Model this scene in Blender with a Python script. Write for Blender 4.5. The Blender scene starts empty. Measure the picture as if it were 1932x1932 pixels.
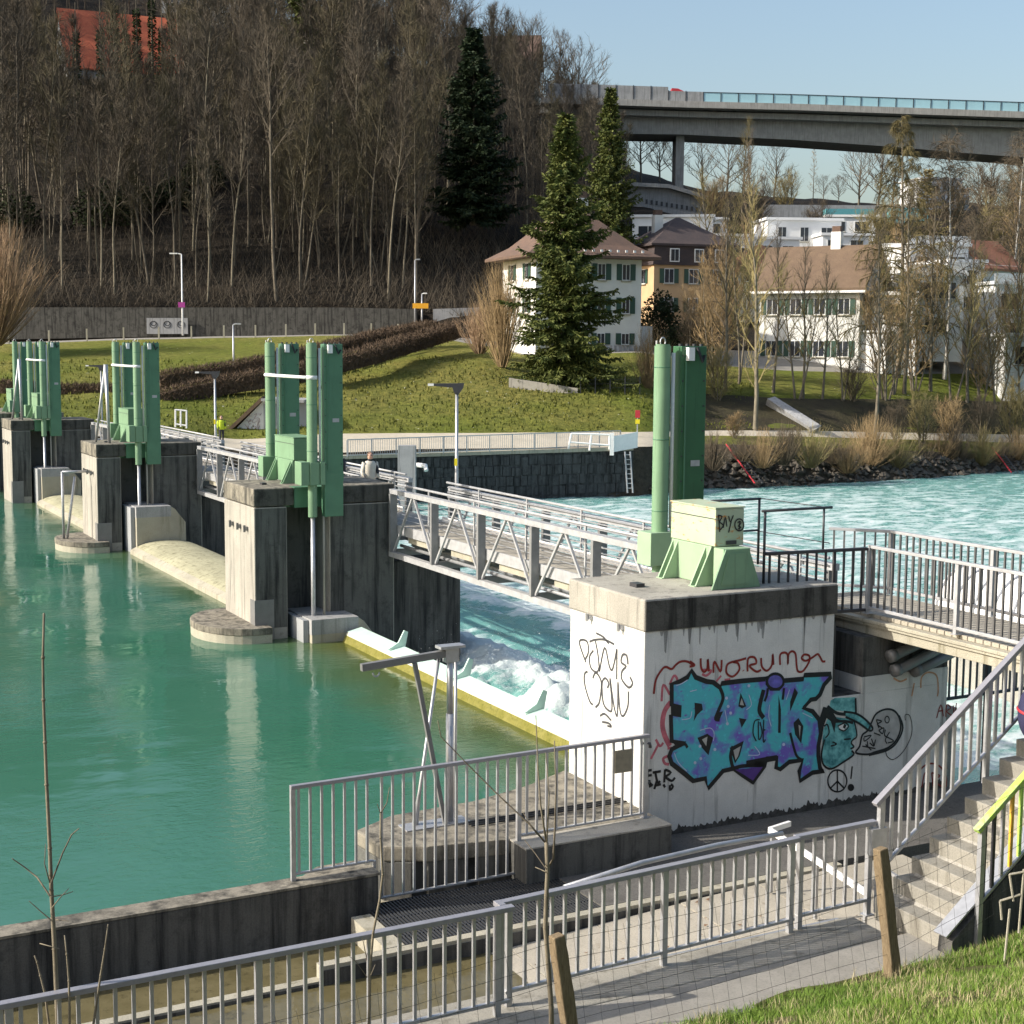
import bpy, bmesh, math, random
import numpy as np
from mathutils import Vector, Matrix
from mathutils.geometry import tessellate_polygon

random.seed(11)
RNG = np.random.default_rng(11)
C = bpy.context.scene.collection
SC = bpy.context.scene
R = math.radians

# ------------------------------------------------------------------ camera, sky, sun, exposure
F, HOR, ROLL, EYE = 2817.0, 652.0, R(0.4), 7.85
TH = math.atan((966 - HOR) / F)
CT, ST = math.cos(TH), math.sin(TH)
cam = bpy.data.cameras.new('camera')
cam.sensor_fit = 'HORIZONTAL'
cam.sensor_width = 36.0
cam.lens = 36.0 * F / 1932.0
cam.clip_start, cam.clip_end = 0.2, 3000.0
cam_o = bpy.data.objects.new('camera', cam)
C.objects.link(cam_o)
_f = Vector((0, CT, -ST)); _u = Vector((0, ST, CT)); _r = Vector((1, 0, 0))
_r2 = _r * math.cos(ROLL) + _u * math.sin(ROLL)
_u2 = -_r * math.sin(ROLL) + _u * math.cos(ROLL)
cam_o.matrix_world = Matrix(((_r2.x, _u2.x, -_f.x, 0), (_r2.y, _u2.y, -_f.y, 0), (_r2.z, _u2.z, -_f.z, EYE), (0, 0, 0, 1)))
SC.camera = cam_o

SUN_EL = R(30)
SUN_H = Vector((-0.9736, -0.228, 0)).normalized()
SUN_DIR = Vector((SUN_H.x * math.cos(SUN_EL), SUN_H.y * math.cos(SUN_EL), math.sin(SUN_EL)))
world = bpy.data.worlds.new('World')
SC.world = world
world.use_nodes = True
_nt = world.node_tree
_nt.nodes.clear()
_sky = _nt.nodes.new('ShaderNodeTexSky')
_sky.sky_type = 'NISHITA'
_sky.sun_disc = False
_sky.sun_elevation = SUN_EL
_sky.sun_rotation = math.atan2(SUN_H.x, SUN_H.y) % (2 * math.pi)
_sky.altitude = 500
_sky.air_density = 1.3
_sky.dust_density = 5.0
_sky.ozone_density = 1.8
_bg = _nt.nodes.new('ShaderNodeBackground')
_bg.inputs['Strength'].default_value = 0.15
_out = _nt.nodes.new('ShaderNodeOutputWorld')
_nt.links.new(_sky.outputs[0], _bg.inputs[0])
_nt.links.new(_bg.outputs[0], _out.inputs[0])
_sl = bpy.data.lights.new('sun', 'SUN')
_sl.energy = 4.8
_sl.angle = R(0.53)
_sl.color = (1.0, 0.94, 0.84)
sun_o = bpy.data.objects.new('sun', _sl)
C.objects.link(sun_o)
sun_o.rotation_euler = (-SUN_DIR).to_track_quat('-Z', 'Y').to_euler()
SC.view_settings.view_transform = 'Standard'
SC.view_settings.look = 'None'
SC.view_settings.gamma = 1.0
SC.view_settings.exposure = 0.42
SC.view_settings.use_curve_mapping = False
SC.cycles.max_bounces = 6
SC.cycles.transparent_max_bounces = 6

# ------------------------------------------------------------------ survey helpers: photo bearing -> place in the valley
def ray(px, py):
    a, b = px - 966, 966 - py
    a, b = a * math.cos(ROLL) - b * math.sin(ROLL), a * math.sin(ROLL) + b * math.cos(ROLL)
    return (a / F, (F * CT + b * ST) / F, (-F * ST + b * CT) / F)
def D(px, py, y):
    r = ray(px, py); t = y / r[1]
    return Vector((r[0] * t, y, EYE + r[2] * t))
def PZ(px, py, z):
    r = ray(px, py); t = (z - EYE) / r[2]
    return Vector((r[0] * t, r[1] * t, z))
OX, OY = 1.97, 21.7                      # weir frame: origin at the near pier's upstream landward corner
WV, UV = (.8855, .4645), (-.4645, .8855)  # w = downstream, u = across the river
PHI = math.atan2(WV[1], WV[0])
def G(X, Y, z=0.0):
    return Vector((OX + WV[0] * X + UV[0] * Y, OY + WV[1] * X + UV[1] * Y, z))
def Lc(p):
    dx, dy = p[0] - OX, p[1] - OY
    return (dx * WV[0] + dy * WV[1], dx * UV[0] + dy * UV[1], p[2])
def WY(px, py, Y):                       # on a plane of constant Y (parallel to the flow)
    r = ray(px, py)
    t = (Y + OX * UV[0] + OY * UV[1]) / (r[0] * UV[0] + r[1] * UV[1])
    return Lc((r[0] * t, r[1] * t, EYE + r[2] * t))
def WX(px, py, X):
    r = ray(px, py)
    t = (X + OX * WV[0] + OY * WV[1]) / (r[0] * WV[0] + r[1] * WV[1])
    return Lc((r[0] * t, r[1] * t, EYE + r[2] * t))

# ------------------------------------------------------------------ mesh helpers
ORG = {}
class MB:
    def __init__(s):
        s.v, s.f = [], []
    def face(s, pts):
        n = len(s.v); s.v += [tuple(p) for p in pts]; s.f.append(tuple(range(n, n + len(pts))))
    def raw(s, v, f):
        n = len(s.v); s.v += [tuple(p) for p in v]; s.f += [tuple(i + n for i in q) for q in f]
    def box(s, x0, x1, y0, y1, z0, z1):
        s.raw([(x0, y0, z0), (x1, y0, z0), (x1, y1, z0), (x0, y1, z0), (x0, y0, z1), (x1, y0, z1), (x1, y1, z1), (x0, y1, z1)],
              [(0, 3, 2, 1), (4, 5, 6, 7), (0, 1, 5, 4), (1, 2, 6, 5), (2, 3, 7, 6), (3, 0, 4, 7)])
        return s
    def prism(s, poly, a0, a1, axis='z'):
        n = len(poly)
        def q(p, a):
            return (p[0], p[1], a) if axis == 'z' else ((p[0], a, p[1]) if axis == 'y' else (a, p[0], p[1]))
        v = [q(p, a0) for p in poly] + [q(p, a1) for p in poly]
        f = [(i, (i + 1) % n, n + (i + 1) % n, n + i) for i in range(n)]
        tri = tessellate_polygon([[Vector((p[0], p[1], 0)) for p in poly]])
        f += [tuple(reversed(t)) for t in tri] + [tuple(i + n for i in t) for t in tri]
        s.raw(v, f)
        return s
    def bar(s, p0, p1, w, h, up=(0, 0, 1)):
        p0, p1 = Vector(p0), Vector(p1)
        d = (p1 - p0).normalized(); up = Vector(up)
        if abs(d.dot(up)) > .98: up = Vector((1, 0, 0))
        sd = d.cross(up).normalized(); uu = sd.cross(d)
        v = []
        for p in (p0, p1):
            for a, b in ((-1, -1), (1, -1), (1, 1), (-1, 1)):
                v.append(p + sd * (a * w / 2) + uu * (b * h / 2))
        s.raw(v, [(0, 3, 2, 1), (4, 5, 6, 7), (0, 1, 5, 4), (1, 2, 6, 5), (2, 3, 7, 6), (3, 0, 4, 7)])
        return s
    def tube(s, pts, rad, n=6, cap=True):
        pts = [Vector(p) for p in pts]
        if not hasattr(rad, '__len__'): rad = [rad] * len(pts)
        base = len(s.v); ref = None
        for i, p in enumerate(pts):
            d = (pts[min(i + 1, len(pts) - 1)] - pts[max(i - 1, 0)])
            d = d.normalized() if d.length > 1e-9 else Vector((0, 0, 1))
            if ref is None:
                ref = Vector((1, 0, 0)) if abs(d.x) < .8 else Vector((0, 1, 0))
            a = (ref - d * ref.dot(d)).normalized(); b = d.cross(a); ref = a
            for k in range(n):
                t = 2 * math.pi * k / n
                s.v.append(tuple(p + (a * math.cos(t) + b * math.sin(t)) * rad[i]))
        for i in range(len(pts) - 1):
            for k in range(n):
                k2 = (k + 1) % n
                s.f.append((base + i * n + k, base + i * n + k2, base + (i + 1) * n + k2, base + (i + 1) * n + k))
        if cap:
            s.f.append(tuple(base + k for k in reversed(range(n))))
            e = base + (len(pts) - 1) * n
            s.f.append(tuple(e + k for k in range(n)))
        return s
    def lathe(s, c, prof, n=16):
        base = len(s.v)
        for r, z in prof:
            for k in range(n):
                t = 2 * math.pi * k / n
                s.v.append((c[0] + r * math.cos(t), c[1] + r * math.sin(t), c[2] + z))
        for i in range(len(prof) - 1):
            for k in range(n):
                k2 = (k + 1) % n
                s.f.append((base + i * n + k, base + i * n + k2, base + (i + 1) * n + k2, base + (i + 1) * n + k))
        s.f.append(tuple(base + k for k in reversed(range(n))))
        s.f.append(tuple(base + (len(prof) - 1) * n + k for k in range(n)))
        return s
    def build(s, name, mat, parent=None, smooth=False, bevel=0.0, kind=None):
        me = bpy.data.meshes.new(name)
        o0 = ORG.get(parent, (0, 0, 0))
        if o0 != (0, 0, 0):
            vv = np.array(s.v, dtype=float).reshape(-1, 3) - np.array(o0)
            vv = vv.tolist()
        else:
            vv = s.v
        me.from_pydata(vv, [], s.f)
        if mat is not None: me.materials.append(mat)
        if smooth:
            me.polygons.foreach_set('use_smooth', [True] * len(me.polygons))
        me.update()
        o = bpy.data.objects.new(name, me)
        C.objects.link(o)
        if parent is not None:
            o.parent = parent; ORG[o] = o0
        if bevel:
            b = o.modifiers.new('bevel', 'BEVEL'); b.width = bevel; b.segments = 2; b.limit_method = 'ANGLE'
        if kind: o['kind'] = kind
        return o

def tag(o, label=None, cat=None, group=None, kind=None):
    if label: o['label'] = label
    if cat: o['category'] = cat
    if group: o['group'] = group
    if kind: o['kind'] = kind
    return o
def thing(name, label, cat, base, weir=True, group=None, rz=None):
    """Empty at the thing's base. weir=True: its parts are given in weir coordinates; else in world coordinates."""
    o = bpy.data.objects.new(name, None)
    o.empty_display_size = .3
    C.objects.link(o)
    if weir:
        o.location = G(*base); o.rotation_euler = (0, 0, PHI)
    else:
        o.location = base
        if rz: o.rotation_euler = (0, 0, rz)
    ORG[o] = tuple(base) if rz is None else (0, 0, 0)
    return tag(o, label, cat, group)
def weirobj(o, base=(0, 0, 0)):
    """a lone mesh whose vertices are in weir coordinates relative to base"""
    o.location = G(*base); o.rotation_euler = (0, 0, PHI)
    return o
def dup(root, loc, rz=None, label=None, group=None, scale=None):
    r = root.copy(); C.objects.link(r)
    r.location = loc
    if rz is not None: r.rotation_euler = (0, 0, rz)
    if scale is not None: r.scale = (scale, scale, scale) if not hasattr(scale, '__len__') else scale
    if label: r['label'] = label
    if group: r['group'] = group
    for ch in KIDS(root):
        c = ch.copy(); C.objects.link(c); c.parent = r
        for g in KIDS(ch):
            d = g.copy(); C.objects.link(d); d.parent = c
    return r
_kc = {}
def KIDS(o):
    if o.name not in _kc: _kc[o.name] = list(o.children)
    return _kc[o.name]
def inst(name, me, parent, loc, rot=None):
    o = bpy.data.objects.new(name, me); C.objects.link(o); o.parent = parent; o.location = loc
    if rot: o.rotation_euler = rot
    return o

# ------------------------------------------------------------------ materials
def nodes(name):
    m = bpy.data.materials.new(name); m.use_nodes = True
    nt = m.node_tree; b = nt.nodes['Principled BSDF']
    return m, nt, b
def link(nt, a, b): nt.links.new(a, b)
def coord(nt, scale=(1, 1, 1), kind='Object'):
    t = nt.nodes.new('ShaderNodeTexCoord'); mp = nt.nodes.new('ShaderNodeMapping')
    mp.inputs['Scale'].default_value = scale
    link(nt, t.outputs[kind], mp.inputs[0]); return mp.outputs[0]
def noise(nt, co, scale, detail=4, rough=.55):
    n = nt.nodes.new('ShaderNodeTexNoise'); n.inputs['Scale'].default_value = scale
    n.inputs['Detail'].default_value = detail; n.inputs['Roughness'].default_value = rough
    link(nt, co, n.inputs['Vector']); return n.outputs[0]
def ramp(nt, fac, a, b, c0=(0, 0, 0, 1), c1=(1, 1, 1, 1)):
    r = nt.nodes.new('ShaderNodeValToRGB'); r.color_ramp.elements[0].position = a; r.color_ramp.elements[1].position = b
    r.color_ramp.elements[0].color = c0; r.color_ramp.elements[1].color = c1
    link(nt, fac, r.inputs[0]); return r.outputs[0]
def mix(nt, fac, a, b, mode='MIX'):
    m = nt.nodes.new('ShaderNodeMix'); m.data_type = 'RGBA'; m.blend_type = mode
    for i, x in ((0, fac), (6, a), (7, b)):
        if isinstance(x, (int, float)): m.inputs[i].default_value = x
        elif isinstance(x, tuple): m.inputs[i].default_value = x if len(x) == 4 else (*x, 1)
        else: link(nt, x, m.inputs[i])
    return m.outputs[2]
def bump(nt, b, h, strength=.3, dist=.02):
    n = nt.nodes.new('ShaderNodeBump'); n.inputs['Strength'].default_value = strength; n.inputs['Distance'].default_value = dist
    link(nt, h, n.inputs['Height']); link(nt, n.outputs[0], b.inputs['Normal'])
def plain(name, col, rough=.6, metal=0.0, var=.12, vs=6.0, bs=0.0):
    """paint or metal with a little unevenness"""
    m, nt, b = nodes(name)
    co = coord(nt)
    n = noise(nt, co, vs, 5, .6)
    lo = tuple(c * (1 - var) for c in col); hi = tuple(min(1, c * (1 + var)) for c in col)
    link(nt, mix(nt, ramp(nt, n, .3, .7), lo, hi), b.inputs['Base Color'])
    b.inputs['Roughness'].default_value = rough; b.inputs['Metallic'].default_value = metal
    if bs: bump(nt, b, noise(nt, co, 40, 4), bs, .01)
    return m
def concrete(name, col, dark, stain=.5, streak=.5, spec=.5, bs=.35, gs=30.0):
    """board-marked concrete: blotches, dark run-off streaks down the face, pitted grain"""
    m, nt, b = nodes(name)
    co = coord(nt)
    base = mix(nt, ramp(nt, noise(nt, co, 1.1, 6, .6), .3, .75), tuple(c * .78 for c in col), tuple(c * 1.12 for c in col))
    st = noise(nt, coord(nt, (5.5, 5.5, .35)), 1.0, 5, .65)
    base = mix(nt, ramp(nt, st, .62 - .28 * streak, .78 - .2 * streak), base, dark)
    bl = noise(nt, co, 2.3, 8, .72)
    base = mix(nt, ramp(nt, bl, .68 - .3 * stain, .88 - .25 * stain), base, dark)
    g = noise(nt, co, gs * 3, 3, .7)
    base = mix(nt, ramp(nt, g, .35, .7, (.72, .72, .72, 1), (1.1, 1.1, 1.1, 1)), base, base, 'MIX')
    sp = ramp(nt, noise(nt, co, gs * 1.7, 2, .8), .38, .55, (.62, .62, .62, 1), (1, 1, 1, 1))
    base = mix(nt, spec, base, sp, 'MULTIPLY')
    link(nt, base, b.inputs['Base Color'])
    b.inputs['Roughness'].default_value = .9
    b.inputs['Specular IOR Level'].default_value = .25
    bump(nt, b, noise(nt, co, gs, 6, .7), bs, .012)
    return m
def blotch(name, a, b_, c_, scale, scale2, rough=.95, bs=.0, bscale=8.0, lo=.35, hi=.65, stretch=(1, 1, 1), bdist=.1):
    m, nt, b = nodes(name)
    co = coord(nt, stretch)
    base = mix(nt, ramp(nt, noise(nt, co, scale, 6, .65), lo, hi), a, b_)
    base = mix(nt, ramp(nt, noise(nt, co, scale2, 6, .7), .5, .72), base, c_)
    link(nt, base, b.inputs['Base Color'])
    b.inputs['Roughness'].default_value = rough
    b.inputs['Specular IOR Level'].default_value = .2
    if bs: bump(nt, b, noise(nt, co, bscale, 6, .75), bs, bdist)
    return m

M = {}
M['conc'] = concrete('weathered concrete', (.40, .375, .325), (.15, .14, .125), .25, .3, .6)
M['conc_dark'] = concrete('concrete dark with wet stain and shade', (.13, .125, .115), (.03, .03, .03), .5, .7)  # wet stain; also painted shade on the channel kerb
M['conc_pale'] = concrete('pale concrete', (.42, .39, .31), (.20, .18, .12), .25, .25)
M['conc_cap'] = concrete('lichen concrete coping', (.30, .27, .215), (.055, .052, .045), .75, .55)
M['white_wall'] = concrete('whitewashed concrete', (.70, .69, .655), (.24, .235, .22), .12, .22, .25)
M['conc_yard'] = concrete('trodden concrete slabs', (.43, .39, .32), (.22, .19, .145), .35, .0)
M['yard_dark'] = concrete('dark exposed aggregate yard', (.145, .137, .125), (.06, .057, .052), .45, 0, .8, .5, 24)
M['moss_and_shade'] = concrete('black moss and shade on concrete', (.105, .10, .088), (.022, .021, .019), .62, .5, .6, .5)  # also serves as painted shade on the pier caps
M['grime'] = blotch('black grime at the wall foot', (.05, .048, .044), (.11, .105, .10), (.03, .03, .03), 5, 14)
M['conc_stair'] = concrete('cast stone steps', (.33, .31, .265), (.17, .155, .125), .25, .35)
M['bank_stone'] = concrete('brown grey bank stone', (.115, .10, .082), (.035, .03, .025), .5, .3, .5, .8, 6)
M['stone_dark'] = concrete('dark river wall stone', (.085, .085, .085), (.02, .02, .02), .6, .6, .5, .8, 6)
M['asphalt'] = blotch('worn asphalt path', (.25, .235, .205), (.31, .29, .255), (.19, .178, .16), 3, 40, bs=.5, bscale=90, bdist=.006)
M['galv'] = plain('galvanised steel', (.43, .435, .45), .42, .55, .14, 9)
M['rail'] = plain('grey painted handrail', (.29, .285, .31), .38, .25, .10, 12)
M['rail_dark'] = plain('dark steel rail', (.05, .05, .055), .5, .3)
M['truss'] = plain('silver painted bridge steel', (.40, .40, .405), .5, .2, .16, 5)
M['rail_backlit'] = plain('bridge rail bars darkened as backlit', (.115, .112, .11), .5, .2, .2, 5)  # bars coloured dark to imitate their backlit side
M['truss_dark'] = plain('grey bridge post steel', (.19, .188, .185), .5, .2, .12, 5)
def machine_paint(name, col, rust=.70):
    m, nt, b = nodes(name)
    co = coord(nt)
    base = mix(nt, ramp(nt, noise(nt, co, 1.3, 5, .65), .3, .7), tuple(c * .86 for c in col), tuple(c * 1.12 for c in col))
    st = noise(nt, coord(nt, (9, 9, .5)), 1.0, 5, .7)
    base = mix(nt, ramp(nt, st, .56, .74), base, tuple(c * .62 for c in col))
    rs = noise(nt, coord(nt, (7, 7, 3.0)), 1.0, 7, .75)
    base = mix(nt, ramp(nt, rs, rust, rust + .05), base, (.16, .075, .03))
    link(nt, base, b.inputs['Base Color']); b.inputs['Roughness'].default_value = .5
    bump(nt, b, noise(nt, co, 25, 4), .06, .01)
    return m
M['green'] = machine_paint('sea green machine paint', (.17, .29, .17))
M['green_shaded'] = machine_paint('green column paint darkened for shade', (.082, .20, .115), .73)  # machine green with the columns' shade mixed into the colour
M['green_near_shaded'] = machine_paint('green column paint darkened for deep shade', (.030, .115, .045), .74)  # near column: same green, darkened further for its shaded side
M['gate_dirty'] = concrete('dirty cream gate skin', (.42, .40, .27), (.16, .15, .09), .5, .35, .5)
M['shade_and_stain'] = concrete('concrete dark with shade and stain', (.135, .132, .12), (.03, .03, .03), .5, .55, .4)  # shade put into the colour; also used for dirty concrete
M['green_pale'] = plain('faded pale green paint', (.29, .41, .26), .5, 0, .08, 2)
M['post_shaded'] = plain('bridge upright steel darkened for shade', (.235, .235, .235), .5, .2, .14, 5)  # darker than the chords: shade of the uprights put into the colour
M['green_box'] = None
M['white_paint'] = plain('white paint', (.78, .77, .75), .5, 0, .05)
M['black'] = plain('black rubber', (.015, .015, .016), .6)
M['wood'] = blotch('old fence post wood', (.17, .125, .075), (.24, .185, .115), (.075, .055, .035), 9, 14, stretch=(8, 8, .7), bs=.6, bscale=6, bdist=.01)
M['grating'] = plain('steel grating', (.07, .073, .078), .5, .5)
M['gold'] = plain('yellow paint', (.75, .62, .02), .5, 0, .1)
M['lime'] = plain('lime spray paint', (.42, .66, .12), .5, 0, .25, 10)
M['orange_paint'] = plain('orange spray paint', (.72, .42, .05), .5, 0, .15)
M['red'] = plain('red paint', (.45, .03, .04), .5)
M['bark'] = blotch('grey brown bark', (.125, .105, .08), (.21, .18, .135), (.075, .064, .048), 2.5, 9, stretch=(1, 1, .3))
M['bark_pale'] = blotch('pale young bark', (.235, .205, .15), (.17, .145, .105), (.10, .085, .06), 1.5, 6, stretch=(1, 1, .4))
M['birch'] = blotch('birch bark', (.62, .60, .56), (.45, .42, .38), (.06, .05, .05), 2, 5, stretch=(1, 1, 2))
M['twig'] = blotch('dry twigs', (.105, .082, .058), (.15, .12, .082), (.08, .065, .046), .35, 1.5)
M['twig_wood'] = blotch('dark wood twigs', (.078, .064, .048), (.115, .096, .072), (.058, .049, .037), .35, 1.5)
M['twig_wood2'] = blotch('olive wood twigs', (.085, .072, .045), (.12, .102, .064), (.062, .053, .034), .35, 1.5)
M['twig_olive'] = blotch('olive twigs with catkins', (.20, .165, .075), (.26, .215, .10), (.15, .12, .06), .4, 1.5)
M['twig_red'] = blotch('reddish willow shoots', (.30, .20, .125), (.36, .255, .16), (.2, .13, .08), .8, 2)
M['twig_tan'] = blotch('tan shrub twigs', (.26, .185, .10), (.32, .23, .12), (.17, .12, .07), .8, 2)
M['larch'] = blotch('bare larch twigs', (.11, .09, .042), (.15, .125, .058), (.075, .062, .032), .5, 2)
M['needle'] = blotch('spruce needles', (.045, .066, .016), (.125, .135, .032), (.022, .036, .011), .9, 2.2, rough=.7)
M['needle_dark'] = blotch('dark fir needles', (.014, .027, .012), (.03, .046, .017), (.010, .018, .009), .8, 2.2, rough=.7)
M['ivy'] = blotch('ivy leaves', (.02, .035, .012), (.04, .06, .02), (.012, .02, .008), 1, 3)
M['hedge'] = blotch('brown beech hedge', (.092, .064, .044), (.14, .10, .068), (.06, .044, .032), 1.2, 4)
M['bush_dark'] = blotch('evergreen bush leaves', (.02, .03, .012), (.04, .05, .02), (.012, .018, .01), 1, 3)
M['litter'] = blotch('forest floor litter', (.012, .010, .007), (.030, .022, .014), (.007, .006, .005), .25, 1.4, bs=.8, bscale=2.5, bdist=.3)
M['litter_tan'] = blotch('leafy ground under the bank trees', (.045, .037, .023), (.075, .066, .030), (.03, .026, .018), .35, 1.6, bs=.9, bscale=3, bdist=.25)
M['glass'] = plain('window glass', (.035, .04, .05), .08)
M['frame_white'] = plain('white window frame', (.72, .72, .70), .5)
M['shutter'] = plain('dark green shutter', (.02, .06, .04), .5)
M['plaster'] = plain('white house plaster', (.68, .67, .63), .85, 0, .06, 1)
M['plaster_cream'] = plain('cream plaster', (.62, .58, .46), .85, 0, .08, 1)
M['plaster_orange'] = plain('orange plaster', (.50, .34, .19), .85, 0, .08, 1)
M['modern'] = plain('white modern render', (.74, .74, .73), .8, 0, .05, .6)
M['grey_panel'] = plain('grey facade', (.30, .31, .32), .8, 0, .1, .8)
M['grey_wall'] = concrete('grey retaining wall', (.36, .36, .36), (.2, .2, .2), .3, .4)
M['viaduct'] = concrete('viaduct concrete', (.37, .355, .33), (.24, .23, .215), .2, .5, .2)
M['skyglass'] = plain('teal glazed parapet', (.36, .58, .65), .15, 0, .05, .5)
M['teal'] = plain('teal container paint', (.10, .32, .35), .6)
M['green_board'] = plain('teal painted board', (.06, .22, .21), .6, 0, .15, 4)
M['navy'] = plain('navy fabric', (.025, .025, .07), .8, 0, .15, 12)
M['skin'] = plain('skin', (.55, .33, .24), .6)
M['cloth_white'] = plain('cream cardigan', (.62, .57, .48), .9)
M['cloth_dark'] = plain('dark clothing', (.035, .035, .04), .9)
M['cloth_lilac'] = plain('lilac top', (.45, .42, .55), .9)
M['hivis'] = plain('high visibility jacket', (.50, .62, .03), .8)
M['hair'] = plain('brown hair', (.10, .055, .03), .7)
M['yellow_sign'] = plain('yellow sign', (.75, .36, .02), .5)
M['purple_sign'] = plain('purple sign', (.35, .04, .25), .5)
M['ink'] = plain('black spray paint', (.008, .008, .01), .5, 0, .2, 20)
M['ink_grey'] = plain('grey marker', (.05, .05, .055), .6)
M['ink_red'] = plain('dark red spray paint', (.23, .018, .012), .6, 0, .3, 15)
M['ink_pink'] = plain('faded pink spray paint', (.48, .12, .15), .7, 0, .3, 10)
M['ink_orange'] = plain('thin orange spray', (.55, .30, .17), .7, 0, .3, 10)
M['ink_white'] = plain('pale lilac spray', (.48, .55, .72), .6)
M['ink_wall'] = plain('bare wall white', (.42, .41, .38), .8)
M['balloon'] = plain('grey spray fill', (.40, .395, .38), .8, 0, .25, 5)
M['foil'] = plain('weathered sign plate', (.24, .21, .15), .6, 0, .2, 8)

def roofmat(name, a, b, c, tile=6.0):
    m, nt, bs = nodes(name)
    co = coord(nt)
    base = mix(nt, ramp(nt, noise(nt, co, 1.3, 5, .6), .35, .65), a, b)
    base = mix(nt, ramp(nt, noise(nt, co, 9, 4, .7), .5, .7), base, c)
    link(nt, base, bs.inputs['Base Color']); bs.inputs['Roughness'].default_value = .85
    w = nt.nodes.new('ShaderNodeTexWave'); w.bands_direction = 'Z'; w.inputs['Scale'].default_value = tile; w.inputs['Distortion'].default_value = .6
    link(nt, co, w.inputs['Vector']); bump(nt, bs, w.outputs[1], .5, .05)
    return m
M['tile_red'] = roofmat('old red roof tiles', (.125, .080, .060), (.165, .10, .07), (.085, .06, .048))
M['tile_brown'] = roofmat('brown roof tiles', (.145, .095, .06), (.18, .12, .075), (.10, .07, .05))
M['tile_orange'] = roofmat('orange roof tiles', (.30, .125, .075), (.36, .155, .09), (.21, .095, .06))
M['tile_dark'] = roofmat('dark slate roof', (.06, .045, .045), (.085, .06, .055), (.04, .035, .035))
M['tile_far'] = roofmat('bright red orange roof', (.50, .11, .05), (.60, .16, .07), (.36, .075, .04))

def mk_rusty():
    m, nt, b = nodes('rust streaked pale green paint')
    co = coord(nt)
    base = mix(nt, ramp(nt, noise(nt, co, 2, 4), .3, .7), (.36, .43, .29), (.44, .50, .36))
    fac = ramp(nt, noise(nt, coord(nt, (4, 5, 13)), 1.0, 7, .75), .57, .64)
    base = mix(nt, fac, base, (.50, .20, .04))
    link(nt, base, b.inputs['Base Color']); b.inputs['Roughness'].default_value = .55
    return m
M['green_box'] = mk_rusty()

def mk_sprayed():
    m, nt, b = nodes('sprayed yellow and lime over grey')
    n_ = noise(nt, coord(nt), 1.7, 4, .6)
    base = mix(nt, ramp(nt, n_, .38, .46), (.62, .60, .03), (.40, .58, .10))
    base = mix(nt, ramp(nt, n_, .52, .60), base, (.34, .36, .33))
    link(nt, base, b.inputs['Base Color']); b.inputs['Roughness'].default_value = .45
    return m
M['sprayed'] = mk_sprayed()
def mk_piece():
    m, nt, b = nodes('turquoise and violet spray fill')
    co = coord(nt)
    w = nt.nodes.new('ShaderNodeTexNoise'); w.inputs['Scale'].default_value = 2.6; w.inputs['Detail'].default_value = 3
    link(nt, co, w.inputs['Vector'])
    base = mix(nt, ramp(nt, w.outputs[0], .47, .60), (.075, .46, .52), (.16, .115, .50))
    base = mix(nt, ramp(nt, noise(nt, co, 11, 4, .7), .56, .66), base, (.09, .55, .62))
    base = mix(nt, ramp(nt, noise(nt, coord(nt, (1, 1, 1.6)), 7, 3, .7), .60, .72), base, (.17, .08, .40))
    link(nt, base, b.inputs['Base Color']); b.inputs['Roughness'].default_value = .6
    return m
M['piece'] = mk_piece()
def mk_face():
    m, nt, b = nodes('turquoise spray shading')
    co = coord(nt)
    base = mix(nt, ramp(nt, noise(nt, co, 6, 3, .6), .38, .62), (.035, .19, .21), (.19, .52, .52))
    link(nt, base, b.inputs['Base Color']); b.inputs['Roughness'].default_value = .6
    return m
M['facefill'] = mk_face()

def mk_grass_far():
    m, nt, b = nodes('meadow grass')
    co = coord(nt)
    big = ramp(nt, noise(nt, co, .09, 4, .6), .38, .62)
    base = mix(nt, big, (.17, .205, .034), (.26, .235, .065))
    sm = ramp(nt, noise(nt, co, 1.6, 8, .8), .42, .62)
    base = mix(nt, sm, base, (.115, .13, .030))
    sp = ramp(nt, noise(nt, co, 4.5, 3, .8), .66, .70)
    base = mix(nt, sp, base, (.21, .17, .085))
    wh = ramp(nt, noise(nt, co, 3.0, 2, .5), .735, .75)
    base = mix(nt, wh, base, (.62, .60, .5))
    link(nt, base, b.inputs['Base Color']); b.inputs['Roughness'].default_value = .95; b.inputs['Specular IOR Level'].default_value = .1
    bump(nt, b, noise(nt, co, 2.2, 8, .8), 1.0, .35)
    return m
M['grass_far'] = mk_grass_far()
M['grass_soil'] = blotch('grass roots and soil', (.07, .075, .022), (.12, .105, .05), (.045, .05, .016), 1.2, 9, bs=.8, bscale=30, bdist=.03)
M['blade'] = blotch('grass blades', (.11, .20, .028), (.19, .27, .05), (.07, .13, .022), 1.3, 5, rough=.6)
M['blade_dry'] = blotch('dry straw blades', (.36, .31, .17), (.44, .38, .22), (.25, .21, .11), 2, 6, rough=.7)
M['leaf_dead'] = plain('dead leaf', (.16, .075, .03), .8, 0, .3, 20)
M['bank'] = blotch('rough bank with roots and stones', (.065, .052, .038), (.11, .09, .065), (.03, .026, .022), .5, 2.2, bs=1.0, bscale=3, bdist=.4)
M['gravel'] = blotch('gravel path', (.46, .41, .32), (.54, .48, .38), (.36, .32, .25), .6, 5)

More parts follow.
